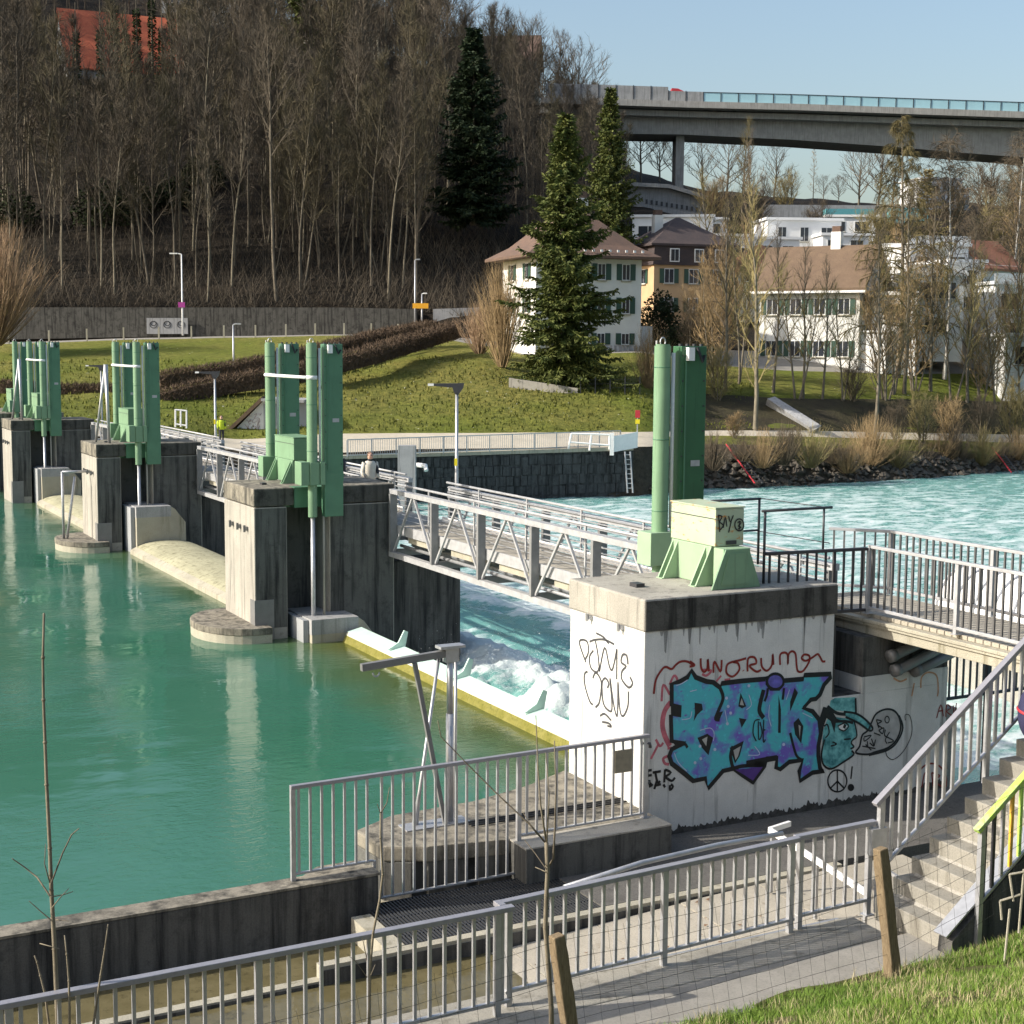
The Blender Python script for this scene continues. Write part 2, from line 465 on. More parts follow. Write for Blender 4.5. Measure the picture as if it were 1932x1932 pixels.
def mk_water_up():
    m, nt, b = nodes('deep green river water')
    co = coord(nt)
    # shallow olive sill just above the gates (a fixed feature of the river bed), green further up
    sep = nt.nodes.new('ShaderNodeSeparateXYZ'); link(nt, co, sep.inputs[0])
    wob = nt.nodes.new('ShaderNodeMath'); wob.operation = 'MULTIPLY_ADD'
    link(nt, noise(nt, co, .35, 3), wob.inputs[0]); wob.inputs[1].default_value = 1.8; link(nt, sep.outputs[0], wob.inputs[2])
    sill = nt.nodes.new('ShaderNodeMapRange'); sill.inputs[1].default_value = .2; sill.inputs[2].default_value = 2.9
    link(nt, wob.outputs[0], sill.inputs[0])
    deep = mix(nt, ramp(nt, noise(nt, co, .06, 3), .35, .65), (.034, .130, .082), (.045, .150, .106))
    link(nt, mix(nt, sill.outputs[0], deep, (.085, .095, .018)), b.inputs['Base Color'])
    b.inputs['Roughness'].default_value = .05; b.inputs['IOR'].default_value = 1.33
    n1 = noise(nt, coord(nt, (1.0, 1.6, 1)), .55, 3, .5)
    n2 = noise(nt, coord(nt, (1.6, 2.6, 1)), 2.6, 4, .6)
    patch = ramp(nt, noise(nt, co, .16, 4), .42, .62, (.05, .05, .05, 1), (1.3, 1.3, 1.3, 1))
    mu = nt.nodes.new('ShaderNodeMath'); mu.operation = 'MULTIPLY'; link(nt, n2, mu.inputs[0]); link(nt, patch, mu.inputs[1])
    ad = nt.nodes.new('ShaderNodeMath'); ad.operation = 'MULTIPLY_ADD'; link(nt, n1, ad.inputs[0]); ad.inputs[1].default_value = 1.6; link(nt, mu.outputs[0], ad.inputs[2])
    bump(nt, b, ad.outputs[0], .13, .12)
    return m
M['water_up'] = mk_water_up()
def mk_water_down():
    m, nt, b = nodes('churning turquoise river water')
    co = coord(nt)
    at = nt.nodes.new('ShaderNodeAttribute'); at.attribute_name = 'foam'
    streak = noise(nt, coord(nt, (.55, .95, .6)), 1.25, 10, .74)
    fine = noise(nt, coord(nt, (.7, 1.2, 1)), 6.0, 6, .75)
    s = nt.nodes.new('ShaderNodeMath'); s.operation = 'MULTIPLY_ADD'; link(nt, streak, s.inputs[0]); s.inputs[1].default_value = 1.15
    s2 = nt.nodes.new('ShaderNodeMath'); s2.operation = 'MULTIPLY'; link(nt, fine, s2.inputs[0]); s2.inputs[1].default_value = .45
    link(nt, s2.outputs[0], s.inputs[2])
    a = nt.nodes.new('ShaderNodeMath'); a.operation = 'ADD'; link(nt, s.outputs[0], a.inputs[0]); link(nt, at.outputs['Fac'], a.inputs[1])
    f = ramp(nt, a.outputs[0], .80, 1.42)
    base = mix(nt, f, (.16, .37, .34), (.62, .69, .68))
    link(nt, base, b.inputs['Base Color'])
    link(nt, ramp(nt, f, 0, 1, (.12, .12, .12, 1), (.8, .8, .8, 1)), b.inputs['Roughness'])
    b.inputs['IOR'].default_value = 1.33
    hb_ = nt.nodes.new('ShaderNodeMath'); hb_.operation = 'MULTIPLY_ADD'; link(nt, noise(nt, co, 9.0, 6, .7), hb_.inputs[0]); hb_.inputs[1].default_value = .35; link(nt, streak, hb_.inputs[2])
    bump(nt, b, hb_.outputs[0], .6, .22)
    return m
M['water_down'] = mk_water_down()
M['gate'] = plain('pale gate steel', (.60, .60, .47), .55, 0, .12, 3)
M['gate_fin'] = plain('mint gate steel', (.50, .66, .58), .5, 0, .08, 3)
M['algae'] = blotch('algae on the gate face', (.16, .15, .03), (.22, .20, .06), (.08, .09, .02), 4, 14, bs=.4, bscale=20, bdist=.02)
M['shallow'] = None
def mk_shallow():
    m, nt, b = nodes('shallow water over an ochre floor')
    co = coord(nt)
    base = mix(nt, ramp(nt, noise(nt, co, 1.6, 5, .7), .35, .7), (.105, .088, .042), (.165, .14, .075))
    base = mix(nt, ramp(nt, noise(nt, co, 5, 4, .7), .55, .7), base, (.065, .055, .028))
    link(nt, base, b.inputs['Base Color']); b.inputs['Roughness'].default_value = .07; b.inputs['IOR'].default_value = 1.33
    bump(nt, b, noise(nt, co, 5, 3), .12, .05)
    return m
M['shallow'] = mk_shallow()
M['foamspray'] = plain('white spray droplets', (.85, .87, .88), .8)
# ------------------------------------------------------------------ the valley: terrain surveyed as profiles along bearings
COLS = {
 -400: [('z', -2.5, 82), ('z', 3.2, 84), ('z', 3.4, 92), (745, 104), (690, 120), (648, 140), (645, 149), (582, 151), (250, 205), (-100, 270), ('z', 112, 420)],
 0:    [('z', -2.5, 82), ('z', 3.2, 84), ('z', 3.3, 92), (745, 104), (690, 120), (649, 140), (646, 149), (582, 151), (250, 205), (-70, 270), ('z', 106, 420)],
 300:  [('z', -2.5, 84), ('z', 2.2, 86), ('z', 2.5, 92), (745, 104), (690, 120), (640, 140), (637, 149), (583, 151), (250, 205), (-20, 270), ('z', 98, 420)],
 450:  [('z', -2.5, 86), ('z', 1.6, 88), ('z', 1.8, 95), (750, 104), (695, 119), (637, 140), (634, 149), (583, 151), (257, 204), (25, 268), ('z', 88, 420)],
 640:  [('z', -2.5, 88.4), ('z', 1.4, 89.4), (818, 96), (745, 105), (685, 119), (633, 140), (631, 149), (583, 151), (265, 203), (70, 265), ('z', 72, 420)],
 800:  [('z', -2.5, 89.9), (847, 91), (817, 97), (745, 106), (682, 118), (634, 141), (630, 149), (587, 151), (290, 200), (125, 260), ('z', 60, 420)],
 900:  [('z', -2.5, 90.6), (846, 91.8), (817, 97.5), (745, 107), (690, 116), (650, 134), (640, 146), (600, 149), (330, 195), (155, 255), ('z', 55, 420)],
 1000: [('z', -2.5, 91.6), (845, 92.8), (816, 98), (742, 108), (718, 114), (672, 125), (655, 140), (610, 148), (370, 190), (190, 250), ('z', 50, 420)],
 1200: [('z', -2.5, 93.4), (843, 94.6), (815, 101), (742, 109), (722, 114), (665, 125), (650, 140), (590, 155), (400, 195), (325, 280), ('z', 43, 420)],
 1350: [('z', -2.5, 97.5), (838, 103), (812, 107), (770, 113), (738, 116), (690, 127), (660, 140), (590, 155), (440, 195), (362, 285), ('z', 40, 420)],
 1500: [('z', -2.5, 100), (842, 105), (812, 109), (780, 114), (745, 118), (700, 127), (665, 140), (590, 155), (460, 195), (375, 290), ('z', 38, 420)],
 1700: [('z', -2.5, 105), (850, 110), (816, 115), (785, 119), (745, 124), (705, 132), (670, 145), (590, 158), (470, 200), (385, 290), ('z', 37, 420)],
 1932: [('z', -2.5, 113), (860, 118), (820, 124), (790, 128), (750, 133), (705, 140), (670, 152), (590, 165), (480, 205), (385, 295), ('z', 37, 420)],
 2600: [('z', -2.5, 132), (860, 137), (820, 143), (790, 147), (750, 152), (705, 158), (670, 168), (590, 180), (480, 215), (385, 300), ('z', 37, 420)],
}
def _kn(px, k):
    if k[0] == 'z': return (k[2], k[1])
    d = D(px, k[0], k[1]); return (k[1], d.z)
_cx = sorted(COLS)
_ky = np.array([[_kn(px, k)[0] for k in COLS[px]] for px in _cx], float)
_kz = np.array([[_kn(px, k)[1] for k in COLS[px]] for px in _cx], float)
def profile(px):
    px = min(max(px, _cx[0]), _cx[-1])
    i = int(np.searchsorted(_cx, px)) - 1; i = min(max(i, 0), len(_cx) - 2)
    t = (px - _cx[i]) / (_cx[i + 1] - _cx[i]); t = t * t * (3 - 2 * t) * .6 + t * .4
    return _ky[i] * (1 - t) + _ky[i + 1] * t, _kz[i] * (1 - t) + _kz[i + 1] * t
def bearing(x, y): return 966 + F * x / y
def terr(x, y):
    ky, kz = profile(bearing(x, y))
    return float(np.interp(y, ky, kz))
def atT(px, y):
    x = (px - 966) / F * y
    return Vector((x, y, terr(x, y)))
def vnoise(x, y, seed=0):
    xi = np.floor(x).astype(np.int64); yi = np.floor(y).astype(np.int64)
    xf, yf = x - xi, y - yi
    u, v = xf * xf * (3 - 2 * xf), yf * yf * (3 - 2 * yf)
    def h(a, b):
        n = (a * 374761393 + b * 668265263 + seed * 1442695041) & 0x7fffffff
        n = ((n ^ (n >> 13)) * 1274126177) & 0x7fffffff
        return ((n ^ (n >> 16)) & 0xffff) / 65535.0
    return (h(xi, yi) * (1 - u) + h(xi + 1, yi) * u) * (1 - v) + (h(xi, yi + 1) * (1 - u) + h(xi + 1, yi + 1) * u) * v
def fbm(x, y, o=5, seed=0, g=.5):
    s = np.zeros_like(x, dtype=float); a = 1.0; t = 0
    for k in range(o):
        s += a * vnoise(x * 2 ** k + 17.3 * k, y * 2 ** k - 9.1 * k, seed + k); t += a; a *= g
    return s / t
def grid_mesh(name, V, nr, nc, mat, smooth=True):
    idx = np.arange(nr * nc).reshape(nr, nc)
    Fq = np.stack([idx[:-1, :-1], idx[:-1, 1:], idx[1:, 1:], idx[1:, :-1]], -1).reshape(-1, 4)
    me = bpy.data.meshes.new(name)
    me.vertices.add(len(V)); me.vertices.foreach_set('co', np.asarray(V, float).ravel())
    me.loops.add(Fq.size); me.loops.foreach_set('vertex_index', Fq.ravel())
    me.polygons.add(len(Fq)); me.polygons.foreach_set('loop_start', np.arange(0, Fq.size, 4)); me.polygons.foreach_set('loop_total', np.full(len(Fq), 4))
    me.update(calc_edges=True); me.validate()
    me.polygons.foreach_set('use_smooth', [smooth] * len(me.polygons))
    if mat: me.materials.append(mat)
    o = bpy.data.objects.new(name, me); C.objects.link(o)
    return o
_pxs = np.arange(-400, 2601, 15.0)
_pr = [profile(p) for p in _pxs]
def terrain_strip(name, k0, k1, subs, mat, amp=0.0, sc=.2, seed=0, lift=0.0):
    rows = []
    for k in range(k0, k1):
        n = subs[k - k0]
        rows += [(k, i / n) for i in range(n)]
    rows.append((k1 - 1, 1.0))
    V = []
    for k, t in rows:
        for p, (ky, kz) in zip(_pxs, _pr):
            y = ky[k] * (1 - t) + ky[k + 1] * t; z = kz[k] * (1 - t) + kz[k + 1] * t
            V.append(((p - 966) / F * y, y, z + lift))
    V = np.array(V)
    if amp:
        nz = (fbm(V[:, 0] * sc, V[:, 1] * sc, 5, seed) - .5) * 2 * amp
        r = np.repeat(np.arange(len(rows)), len(_pxs))
        edge = np.minimum(1, np.minimum(r, len(rows) - 1 - r) / 1.5)
        V[:, 2] += nz * edge
    o = grid_mesh(name, V, len(rows), len(_pxs), mat)
    return tag(o, kind='structure')
terrain_strip('river_bank', 0, 1, [7], M['bank'], .45, .9, 3)
terrain_strip('gravel_path', 1, 2, [3], M['gravel'])
terrain_strip('meadow', 2, 5, [10, 10, 10], M['grass_far'], .28, .25, 5)
terrain_strip('road', 5, 6, [2], M['asphalt'])
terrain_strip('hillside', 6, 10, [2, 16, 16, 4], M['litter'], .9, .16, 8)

# water: calm above the weir, broken below it
def pool():
    xs = np.arange(-130, 2.36, 3.3); xs[-1] = 2.2
    V = []
    ys = np.arange(-.75, 80, 3.0)
    for y in ys:
        for x in xs: V.append((x, y, .2))
    o = grid_mesh('river_above_weir', V, len(ys), len(xs), M['water_up'])
    weirobj(o); return tag(o, kind='structure')
pool()
GATE_BAYS = ((2.3, 18.5), (21.1, 37.0), (39.6, 55.5))
def rapids():
    xs = np.concatenate([np.arange(2.62, 4.2, .16), np.arange(4.2, 11.5, .085), np.arange(11.5, 14, .2), np.arange(14, 45, .42), np.geomspace(45, 190, 90)])
    ys = np.concatenate([np.arange(-16, 0, .4), np.arange(0, 2, .17), np.arange(2, 18.6, .095), np.arange(18.6, 68, .42)])
    X, Y = np.meshgrid(xs, ys); X, Y = X.ravel(), Y.ravel()
    n1 = fbm(X * .55, Y * .75, 6, 21, .58); n2 = fbm(X * 1.5 + 5, Y * 2.1, 5, 33, .6); big = fbm(X * .16, Y * .2, 3, 40)
    bay = np.clip((Y - 2.0) * 1.2, 0, 1) * np.clip((58 - Y) * .6, 0, 1)
    near = np.exp(-np.maximum(X - 7, 0) / 6.0)
    amp = .10 + .34 * near * bay
    z = -1.5 + (n1 - .5) * 2 * amp * 1.2 + (n2 - .5) * amp * .5
    xc = 6.35 + 1.6 * (fbm(X * 0, Y * .3, 3, 51) - .5); n3 = fbm(X * 3.6, Y * 4.2, 4, 77, .6)
    boil = np.exp(-((X - xc) / 1.75) ** 2) * bay
    sw = fbm(X * .42 + 3, Y * .5, 2, 91); z += boil * (.80 + 1.25 * (sw - .45) + .30 * (n1 - .5) + .12 * (n2 - .5) + .09 * (n3 - .5)) + .03 * near * (n3 - .5)
    z = np.minimum(z, .05)
    wx = X + 5 * (big - .5) + 2.5 * (n1 - .5)
    foam = np.interp(wx, [2.6, 3.8, 4.7, 5.6, 7.9, 9.2, 11.5, 13.2, 16, 24, 40, 58, 75, 110], [-.5, -.45, -.12, .34, .40, .10, -.26, .16, .12, .08, .10, .04, -.12, -.24]) * np.clip(.25 + bay, 0, 1)
    foam = np.where(Y < 1.5, foam - .12, foam)
    o = grid_mesh('river_below_weir', np.stack([X, Y, z], -1), len(ys), len(xs), M['water_down'])
    a = o.data.attributes.new('foam', 'FLOAT', 'POINT'); a.data.foreach_set('value', foam.astype(np.float32))
    weirobj(o); tag(o, kind='structure')
    # thrown droplets above the boil
    mb = MB(); rr = random.Random(3)
    for _ in range(26000):
        y = rr.uniform(3, 17); x = 6.0 + rr.gauss(0, 1.2)
        zz = -.70 + abs(rr.gauss(0, .42)); s = rr.uniform(.006, .02)
        if zz > .6: continue
        p = Vector((x, y, zz)); a = Vector((rr.uniform(-1, 1), rr.uniform(-1, 1), rr.uniform(-1, 1))) * s; b = Vector((rr.uniform(-1, 1), rr.uniform(-1, 1), rr.uniform(-1, 1))) * s
        mb.face([p, p + a, p + b])
    s = mb.build('spray', M['foamspray']); weirobj(s)
    tag(s, 'white spray thrown up behind the nearest weir gate', 'spray', kind='stuff')
rapids()
# river bed so no light comes from under the water
bed = MB(); bed.face([(-200, -80, -4.5), (420, -80, -4.5), (420, 330, -4.5), (-200, 330, -4.5)])
tag(bed.build('river_bed', M['bank']), kind='structure')

# ------------------------------------------------------------------ piers
def pier_plan(L=3.9, T=2.6, slots=(True, True)):
    p = [(0, 0)]
    if slots[0]: p += [(.88, 0), (.88, 1.02), (2.05, 1.02), (2.05, 0)]
    p += [(L, 0), (L, T)]
    if slots[1]: p += [(2.05, T), (2.05, T - .62), (1.1, T - .62), (1.1, T)]
    p += [(0, T)]
    return p
def make_pier(Y0, label, L=3.9, foot=True, face='conc'):
    t = thing('weir_pier', label, 'pier', (0, Y0, .2), group='concrete piers of the weir')
    off = lambda poly: [(x, y + Y0) for x, y in poly]
    b = MB(); b.prism(off(pier_plan(L)), -3, 3.66); b.build('shaft', M['conc'], t, bevel=.02)
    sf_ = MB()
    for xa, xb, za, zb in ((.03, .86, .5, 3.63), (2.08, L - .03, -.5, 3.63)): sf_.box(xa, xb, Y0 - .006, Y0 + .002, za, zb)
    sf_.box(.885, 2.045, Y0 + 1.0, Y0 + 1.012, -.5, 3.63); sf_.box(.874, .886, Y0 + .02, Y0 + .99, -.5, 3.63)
    sf_.build('shaded_face', M['shade_and_stain'], t)  # thin dark panels: shade painted onto the landward faces
    sf_ = MB(); sf_.box(.02, 1.05, Y0 - .02, Y0 - .0125, 3.70, 4.12); sf_.box(2.17, L - .02, Y0 - .02, Y0 - .0125, 3.70, 4.12); sf_.build('shaded_cap_face', M['moss_and_shade'], t, kind='stuff')  # same painted shade on the landward side of the cap
    c = MB(); c.prism([(x - (.012 if x == 0 else -.012 if x == L else 0), y + Y0 + (-.012 if y == 0 else .012 if y == 2.6 else 0)) for x, y in
                       [(0, 0), (1.07, 0), (1.07, .4), (2.15, .4), (2.15, 0), (L, 0), (L, 2.6), (2.15, 2.6), (2.15, 2.2), (1.07, 2.2), (1.07, 2.6), (0, 2.6)]], 3.69, 4.15)
    c.build('cap', M['conc_cap'], t, bevel=.02)
    e = MB(); e.box(L + .004, 5.95, Y0 + .15, Y0 + 2.45, -3, 2.0); e.build('tail_wall', M['conc_dark'], t)
    k = MB(); k.box(-.02, .05, Y0 - .03, Y0 + .35, -.4, 1.25); k.box(.051, .5, Y0 - .035, Y0 - .004, -.4, 1.25)
    k.build('corner_armour', M['truss_dark'], t)
    if foot:
        n = MB(); pts = [(.32, Y0 - .42), (.32, Y0 + 2.9)]
        cy, rr = Y0 + 1.24, 1.66
        for i in range(19):
            a = math.pi / 2 + math.pi * i / 18
            pts.append((.0 + 1.28 * math.cos(a), cy + rr * math.sin(a)))
        n.prism(pts, -1.5, .42); f = n.build('nose_footing', M['conc_pale'], t, bevel=.03)
        n = MB(); n.prism([(x * 1.012, (y - cy) * 1.012 + cy) for x, y in pts], .424, .60); n.build('footing_rim', M['conc_cap'], t, bevel=.03)
    for i, y in enumerate((.55, 1.15, 1.8)):
        h = MB(); h.box(-.06, 0, Y0 + y - .06, Y0 + y + .06, 3.02, 3.12); h.box(-.12, -.06, Y0 + y - .02, Y0 + y + .02, 2.98, 3.16); h.build('hook', M['truss_dark'], t)
    lug = MB(); lug.box(.55, .68, Y0 + 1.0, Y0 + 1.2, 4.15, 4.2); lug.build('lifting_lug', M['rail_dark'], t)
    return t
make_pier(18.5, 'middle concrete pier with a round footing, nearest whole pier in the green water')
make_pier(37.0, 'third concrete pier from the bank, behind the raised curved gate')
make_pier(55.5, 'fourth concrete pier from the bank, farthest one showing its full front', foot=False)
tfar = thing('weir_pier', 'far abutment pier at the left picture edge', 'pier', (0, 63, .2), group='concrete piers of the weir')
b = MB(); b.box(-6, 3.9, 63, 70, -3, 3.66); b.build('shaft', M['conc_dark'], tfar)
b = MB(); b.box(-6.01, 3.91, 62.99, 70.01, 3.69, 4.15); b.build('cap', M['conc_cap'], tfar)

# hoist: two hydraulic cylinders, two guide columns, a motor housing across the pier
def hoist(Y0, label, T=2.6, front=True, rear=True, xo=0.0, boxy=(.95, 2.5), housing='green', near=False):
    t = thing('gate_hoist', label, 'gate hoist', (1.6, Y0 + 1.2, 4.15), group='green gate hoists on the piers')
    gp = M['green']
    def pair(yc, s):
        x = 1.46 + xo
        c = MB(); c.tube([(x, yc, 4.25), (x, yc, 7.86)], .138, 20); c.tube([(x, yc, 7.861), (x, yc, 7.89)], .12, 20)
        o = c.build('hoist_cylinder', gp, t, True); o.data.set_sharp_from_angle(angle=R(40))
        e = MB()
        ring = [(x + .05 * math.cos(a), yc, 7.93 + .07 * math.sin(a)) for a in [i * math.pi / 6 for i in range(-1, 8)]]
        e.tube(ring, .012, 6); e.tube([(x - .09, yc + .05, 7.89), (x - .09, yc + .05, 7.95)], .018, 6); e.build('lifting_eye', M['galv'], o)
        c = MB(); c.tube([(x, yc, 3.4), (x, yc, 4.26)], .118, 20); o = c.build('lower_sleeve', gp, t, True); o.data.set_sharp_from_angle(angle=R(40))
        r = MB(); r.tube([(x, yc, -.4 if s < 0 else .3), (x, yc, 3.41)], .062, 10); r.build('lifting_rod', M['galv'], t, True)
        r = MB(); r.tube([(x + .3, yc, -.4), (x + .3, yc, 3.41)], .03, 8); r.build('guide_rod', M['conc_pale'], t, True)
        g = MB(); x0, x1 = x + .29, x + .80
        ya, yb = yc - .13, yc + .13
        g.box(x0, x1, ya, yb, 3.4, 7.86)
        o = g.build('guide_column', M['green_near_shaded'] if near else M['green_shaded'], t, bevel=.012)
        g = MB(); g.box(x0 - .008, x1 + .008, ya - .008, yb + .008, 4.32, 4.55); g.build('column_collar', M['green_near_shaded'] if near else M['green_shaded'], o)
        g = MB(); g.box(x0 + .075, x0 + .10, ya - .018, ya - .002, 4.6, 7.8); g.build('cover_seam', M['green_shaded'], o)
        g = MB()
        for q_ in range(8):
            for e_ in (.03, .46): g.box(x0 + e_ - .012, x0 + e_ + .012, ya - .012, ya - .001, 4.75 + q_ * .42, 4.775 + q_ * .42)
        for e_ in (.06, .2, .34, .48): g.box(x0 + e_ - .02, x0 + e_ + .02, yc - .03, yc + .03, 7.861, 7.90)
        g.build('bolt_row', M['rail_dark'], o, kind='stuff')
        g = MB()
        for zz in (5.1, 6.3, 7.5): g.tube([(x, yc, zz), (x, yc, zz + .018)], .142, 20)
        g.build('weld_ring', M['green_shaded'], t, True)
        pl = MB(); pl.box(x0 + .22, x0 + .40, ya - .012, ya - .003, 5.85, 5.95); pl.build('maker_plate', M['galv'], o)
        g = MB(); g.tube([(x + .205, yc - .02, 4.8), (x + .205, yc - .02, 7.75)], .033, 8); g.build('cable_pipe', M['white_paint'], t, True)
        g = MB(); g.box(x0 + .08, x0 + .2, ya - .1, ya - .004, 7.62, 7.84); g.build('limit_switch', M['white_paint'], t)
        g = MB(); g.tube([(x0 + .3, ya - .02, 7.84), (x0 + .36, ya - .1, 7.6), (x0 + .45, ya - .02, 7.7)], .025, 6); g.build('cable_loop', M['black'], t)
        if s < 0 and not near:
            k = MB(); k.box(x - .36, x - .13, yc - .16, yc + .34, 4.24, 4.84); k.build('front_bracket', gp, t, bevel=.01)
            k = MB(); k.box(x - .125, x + .13, yc - .19, yc - .15, 4.24, 4.82); k.box(x + .15, x + .28, yc - .2, yc + .15, 4.24, 4.84); k.build('clamp', gp, t, bevel=.008)
        else:
            k = MB(); k.box(x - .30, x + .16, yc - .2, yc + .22, 4.2, 4.76); k.build('rear_bracket', M['green_pale'] if near else gp, t, bevel=.01)
    if front: pair(Y0 - .36, -1)
    if rear: pair(Y0 + T + .36, 1)
    x0, x1 = (1.60, 2.14) if near else (1.42, 2.05)
    ya, yb = Y0 + boxy[0], Y0 + boxy[1]
    mt = M['green_box'] if near else M['green']
    mb_ = M['green_pale'] if near else M['green']
    h = MB(); h.box(x0, x1, ya, yb, 4.775, 5.36); ho = h.build('motor_housing', mt, t, bevel=.012)
    h = MB(); h.box(x0 - .012, x1 + .012, ya - .012, yb + .012, 5.365, 5.385); h.build('housing_lid', mt, ho)
    h = MB(); h.box(x0 - .006, x0 + .01, ya - .002, yb + .002, 5.20, 5.212); h.build('lid_seam', M['rail_dark'], ho)
    h = MB(); h.box(x0, x1, ya + .1, yb - .02, 4.155, 4.77); h.build('base_frame', mb_, t, bevel=.012)
    for yy in (ya + .10, yb - .22) if near else (ya + .12, yb - .2):
        k = MB(); k.prism([(x0 - .28, 4.152), (x0, 4.152), (x0, 4.75)], yy, yy + .03, 'y'); k.prism([(x0 - .28, 4.152), (x0, 4.152), (x0, 4.75)], yy + .14, yy + .17, 'y')
        k.box(x0 - .3, x0, yy, yy + .17, 4.150, 4.162); k.build('gusset', gp if not near else M['green_pale'], t)
    if near:
        k = MB(); k.prism([(1.35, 4.152), (2.27, 4.152), (2.04, 4.765), (1.60, 4.765)], Y0 + .23, Y0 + .26, 'y'); k.build('end_gusset', M['green'], t, bevel=.006)
        k = MB(); k.prism([(1.52, 4.22), (2.06, 4.22), (1.97, 4.70), (1.66, 4.70)], Y0 + .215, Y0 + .228, 'y'); k.build('end_panel', M['green'], t)
        k = MB(); k.box(1.58, 2.08, Y0 + .262, Y0 + .52, 4.156, 4.768); k.build('end_frame', mb_, t)
    else:
        k = MB(); k.box(1.09, 2.13, Y0 - .004, Y0 + .39, 3.62, 4.149); k.box(.9, 2.03, Y0 + .392, Y0 + .98, 3.60, 3.685); k.build('notch_plate', M['green_shaded'], t)
    if front and rear:
        x = 1.46 + xo
        k = MB(); k.tube([(x - .14, Y0 - .36, 7.0), (x - .14, Y0 + T + .36, 7.0)], .045, 10); k.tube([(x, Y0 - .36, 6.95), (x, Y0 - .36, 7.05)], .146, 20); k.tube([(x, Y0 + T + .36, 6.95), (x, Y0 + T + .36, 7.05)], .146, 20)
        k.build('tie_bar', M['white_paint'], t, True)
    return t
hoist(18.5, 'tall green twin-column hoist in the middle, with a pale tie bar near its top')
hoist(37.0, 'third green gate hoist from the right, in front of the left grass slope')
hoist(55.5, 'small far green gate hoist with a whitish housing, second from the left edge')
hoist(63.0, 'farthest green gate hoist, at the left picture edge', rear=False)

# ------------------------------------------------------------------ gates
def fin(y, z, par, x=2.3):
    f = MB(); f.prism([(x - .24, z), (x + .22, z), (x + .30, z + .40), (x + .20, z + .44), (x + .05, z + .16)], y, y + .05, 'y')
    f.build('flow_splitter', M['gate_fin'], par)
g1 = thing('weir_gate', 'lowered gate between the white graffiti pier and the second pier, with three fins', 'weir gate', (2.3, 10.4, .2), group='steel weir gates')
gm = MB(); gm.prism([(2.02, .20), (2.08, .40), (2.12, .45), (2.50, .53), (2.58, .44), (2.62, -3), (2.02, -3)], 2.32, 17.4, 'y'); gm.build('gate_leaf', M['gate'], g1, bevel=.01)
ga = MB(); ga.prism([(1.96, -.5), (1.98, .20), (2.06, .37), (2.10, .37), (2.015, .18), (2.015, -.5)], 2.32, 17.4, 'y'); gq = MB(); gq.prism([(2.10, .462), (2.13, .475), (2.49, .552), (2.5, .54)], 2.33, 17.38, 'y'); gq.build('crest_plate', M['gate_fin'], g1)
ga.build('algae_band', M['algae'], g1)
for yy in (7.6, 11.0, 14.6): fin(yy, .50, g1)
def end_block(Y0, zt, par, dark=True):
    poly = [(1.18, -1), (1.18, zt), (2.45, zt), (2.62, zt - .12), (3.0, zt - .62), (3.0, -1)]
    k = MB(); k.prism(poly, Y0 - 1.0, Y0 - .004, 'y'); k.prism([(1.18, -1), (1.18, zt), (2.02, zt), (2.02, -1)], Y0 - .003, Y0 + .95, 'y'); o = k.build('end_block', M['conc_pale'], par, bevel=.015)
    k = MB(); k.prism([(1.172, zt - .38), (1.172, zt + .012), (2.46, zt + .012), (2.46, zt - .38)], Y0 - 1.008, Y0 - .012, 'y'); k.box(1.172, 2.0, Y0 - .011, Y0 + .94, zt - .38, zt + .012); k.build('dark_band', M['grey_wall'], o)
    k = MB(); k.box(1.02, 1.165, Y0 - .80, Y0 + .6, -1, zt - .02); k.build('side_plate', M['grey_panel'], o)
end_block(18.5, .80, g1)
def raised_gate(Y0, Y1, label):
    g = thing('weir_gate', label, 'weir gate', (2.3, (Y0 + Y1) / 2, .2), group='steel weir gates')
    pr = [(.95, -1)] + [(1.0, .26)] + [(2.25 - 1.2 * math.cos(a), .28 + .36 * math.sin(a)) for a in [i * math.pi / 14 for i in range(15)]] + [(3.6, -1)]
    k = MB(); k.prism(pr, Y0, Y1 - 1.05, 'y'); k.build('gate_shell', M['gate_dirty'], g)
    k = MB(); k.prism([(.90, -.5), (.92, .34), (1.12, .44), (1.14, .38), (.96, .26), (.96, -.5)], Y0, Y1 - 1.06, 'y'); k.build('lip', M['conc_pale'], g)
    end_block(Y1, 1.88, g)
    fin(Y0 + 4, .60, g, 2.5)
    return g
raised_gate(21.12, 37.0, 'raised cream gate shell between the second and third piers')
raised_gate(39.62, 55.5, 'raised cream gate shell between the third and fourth piers')

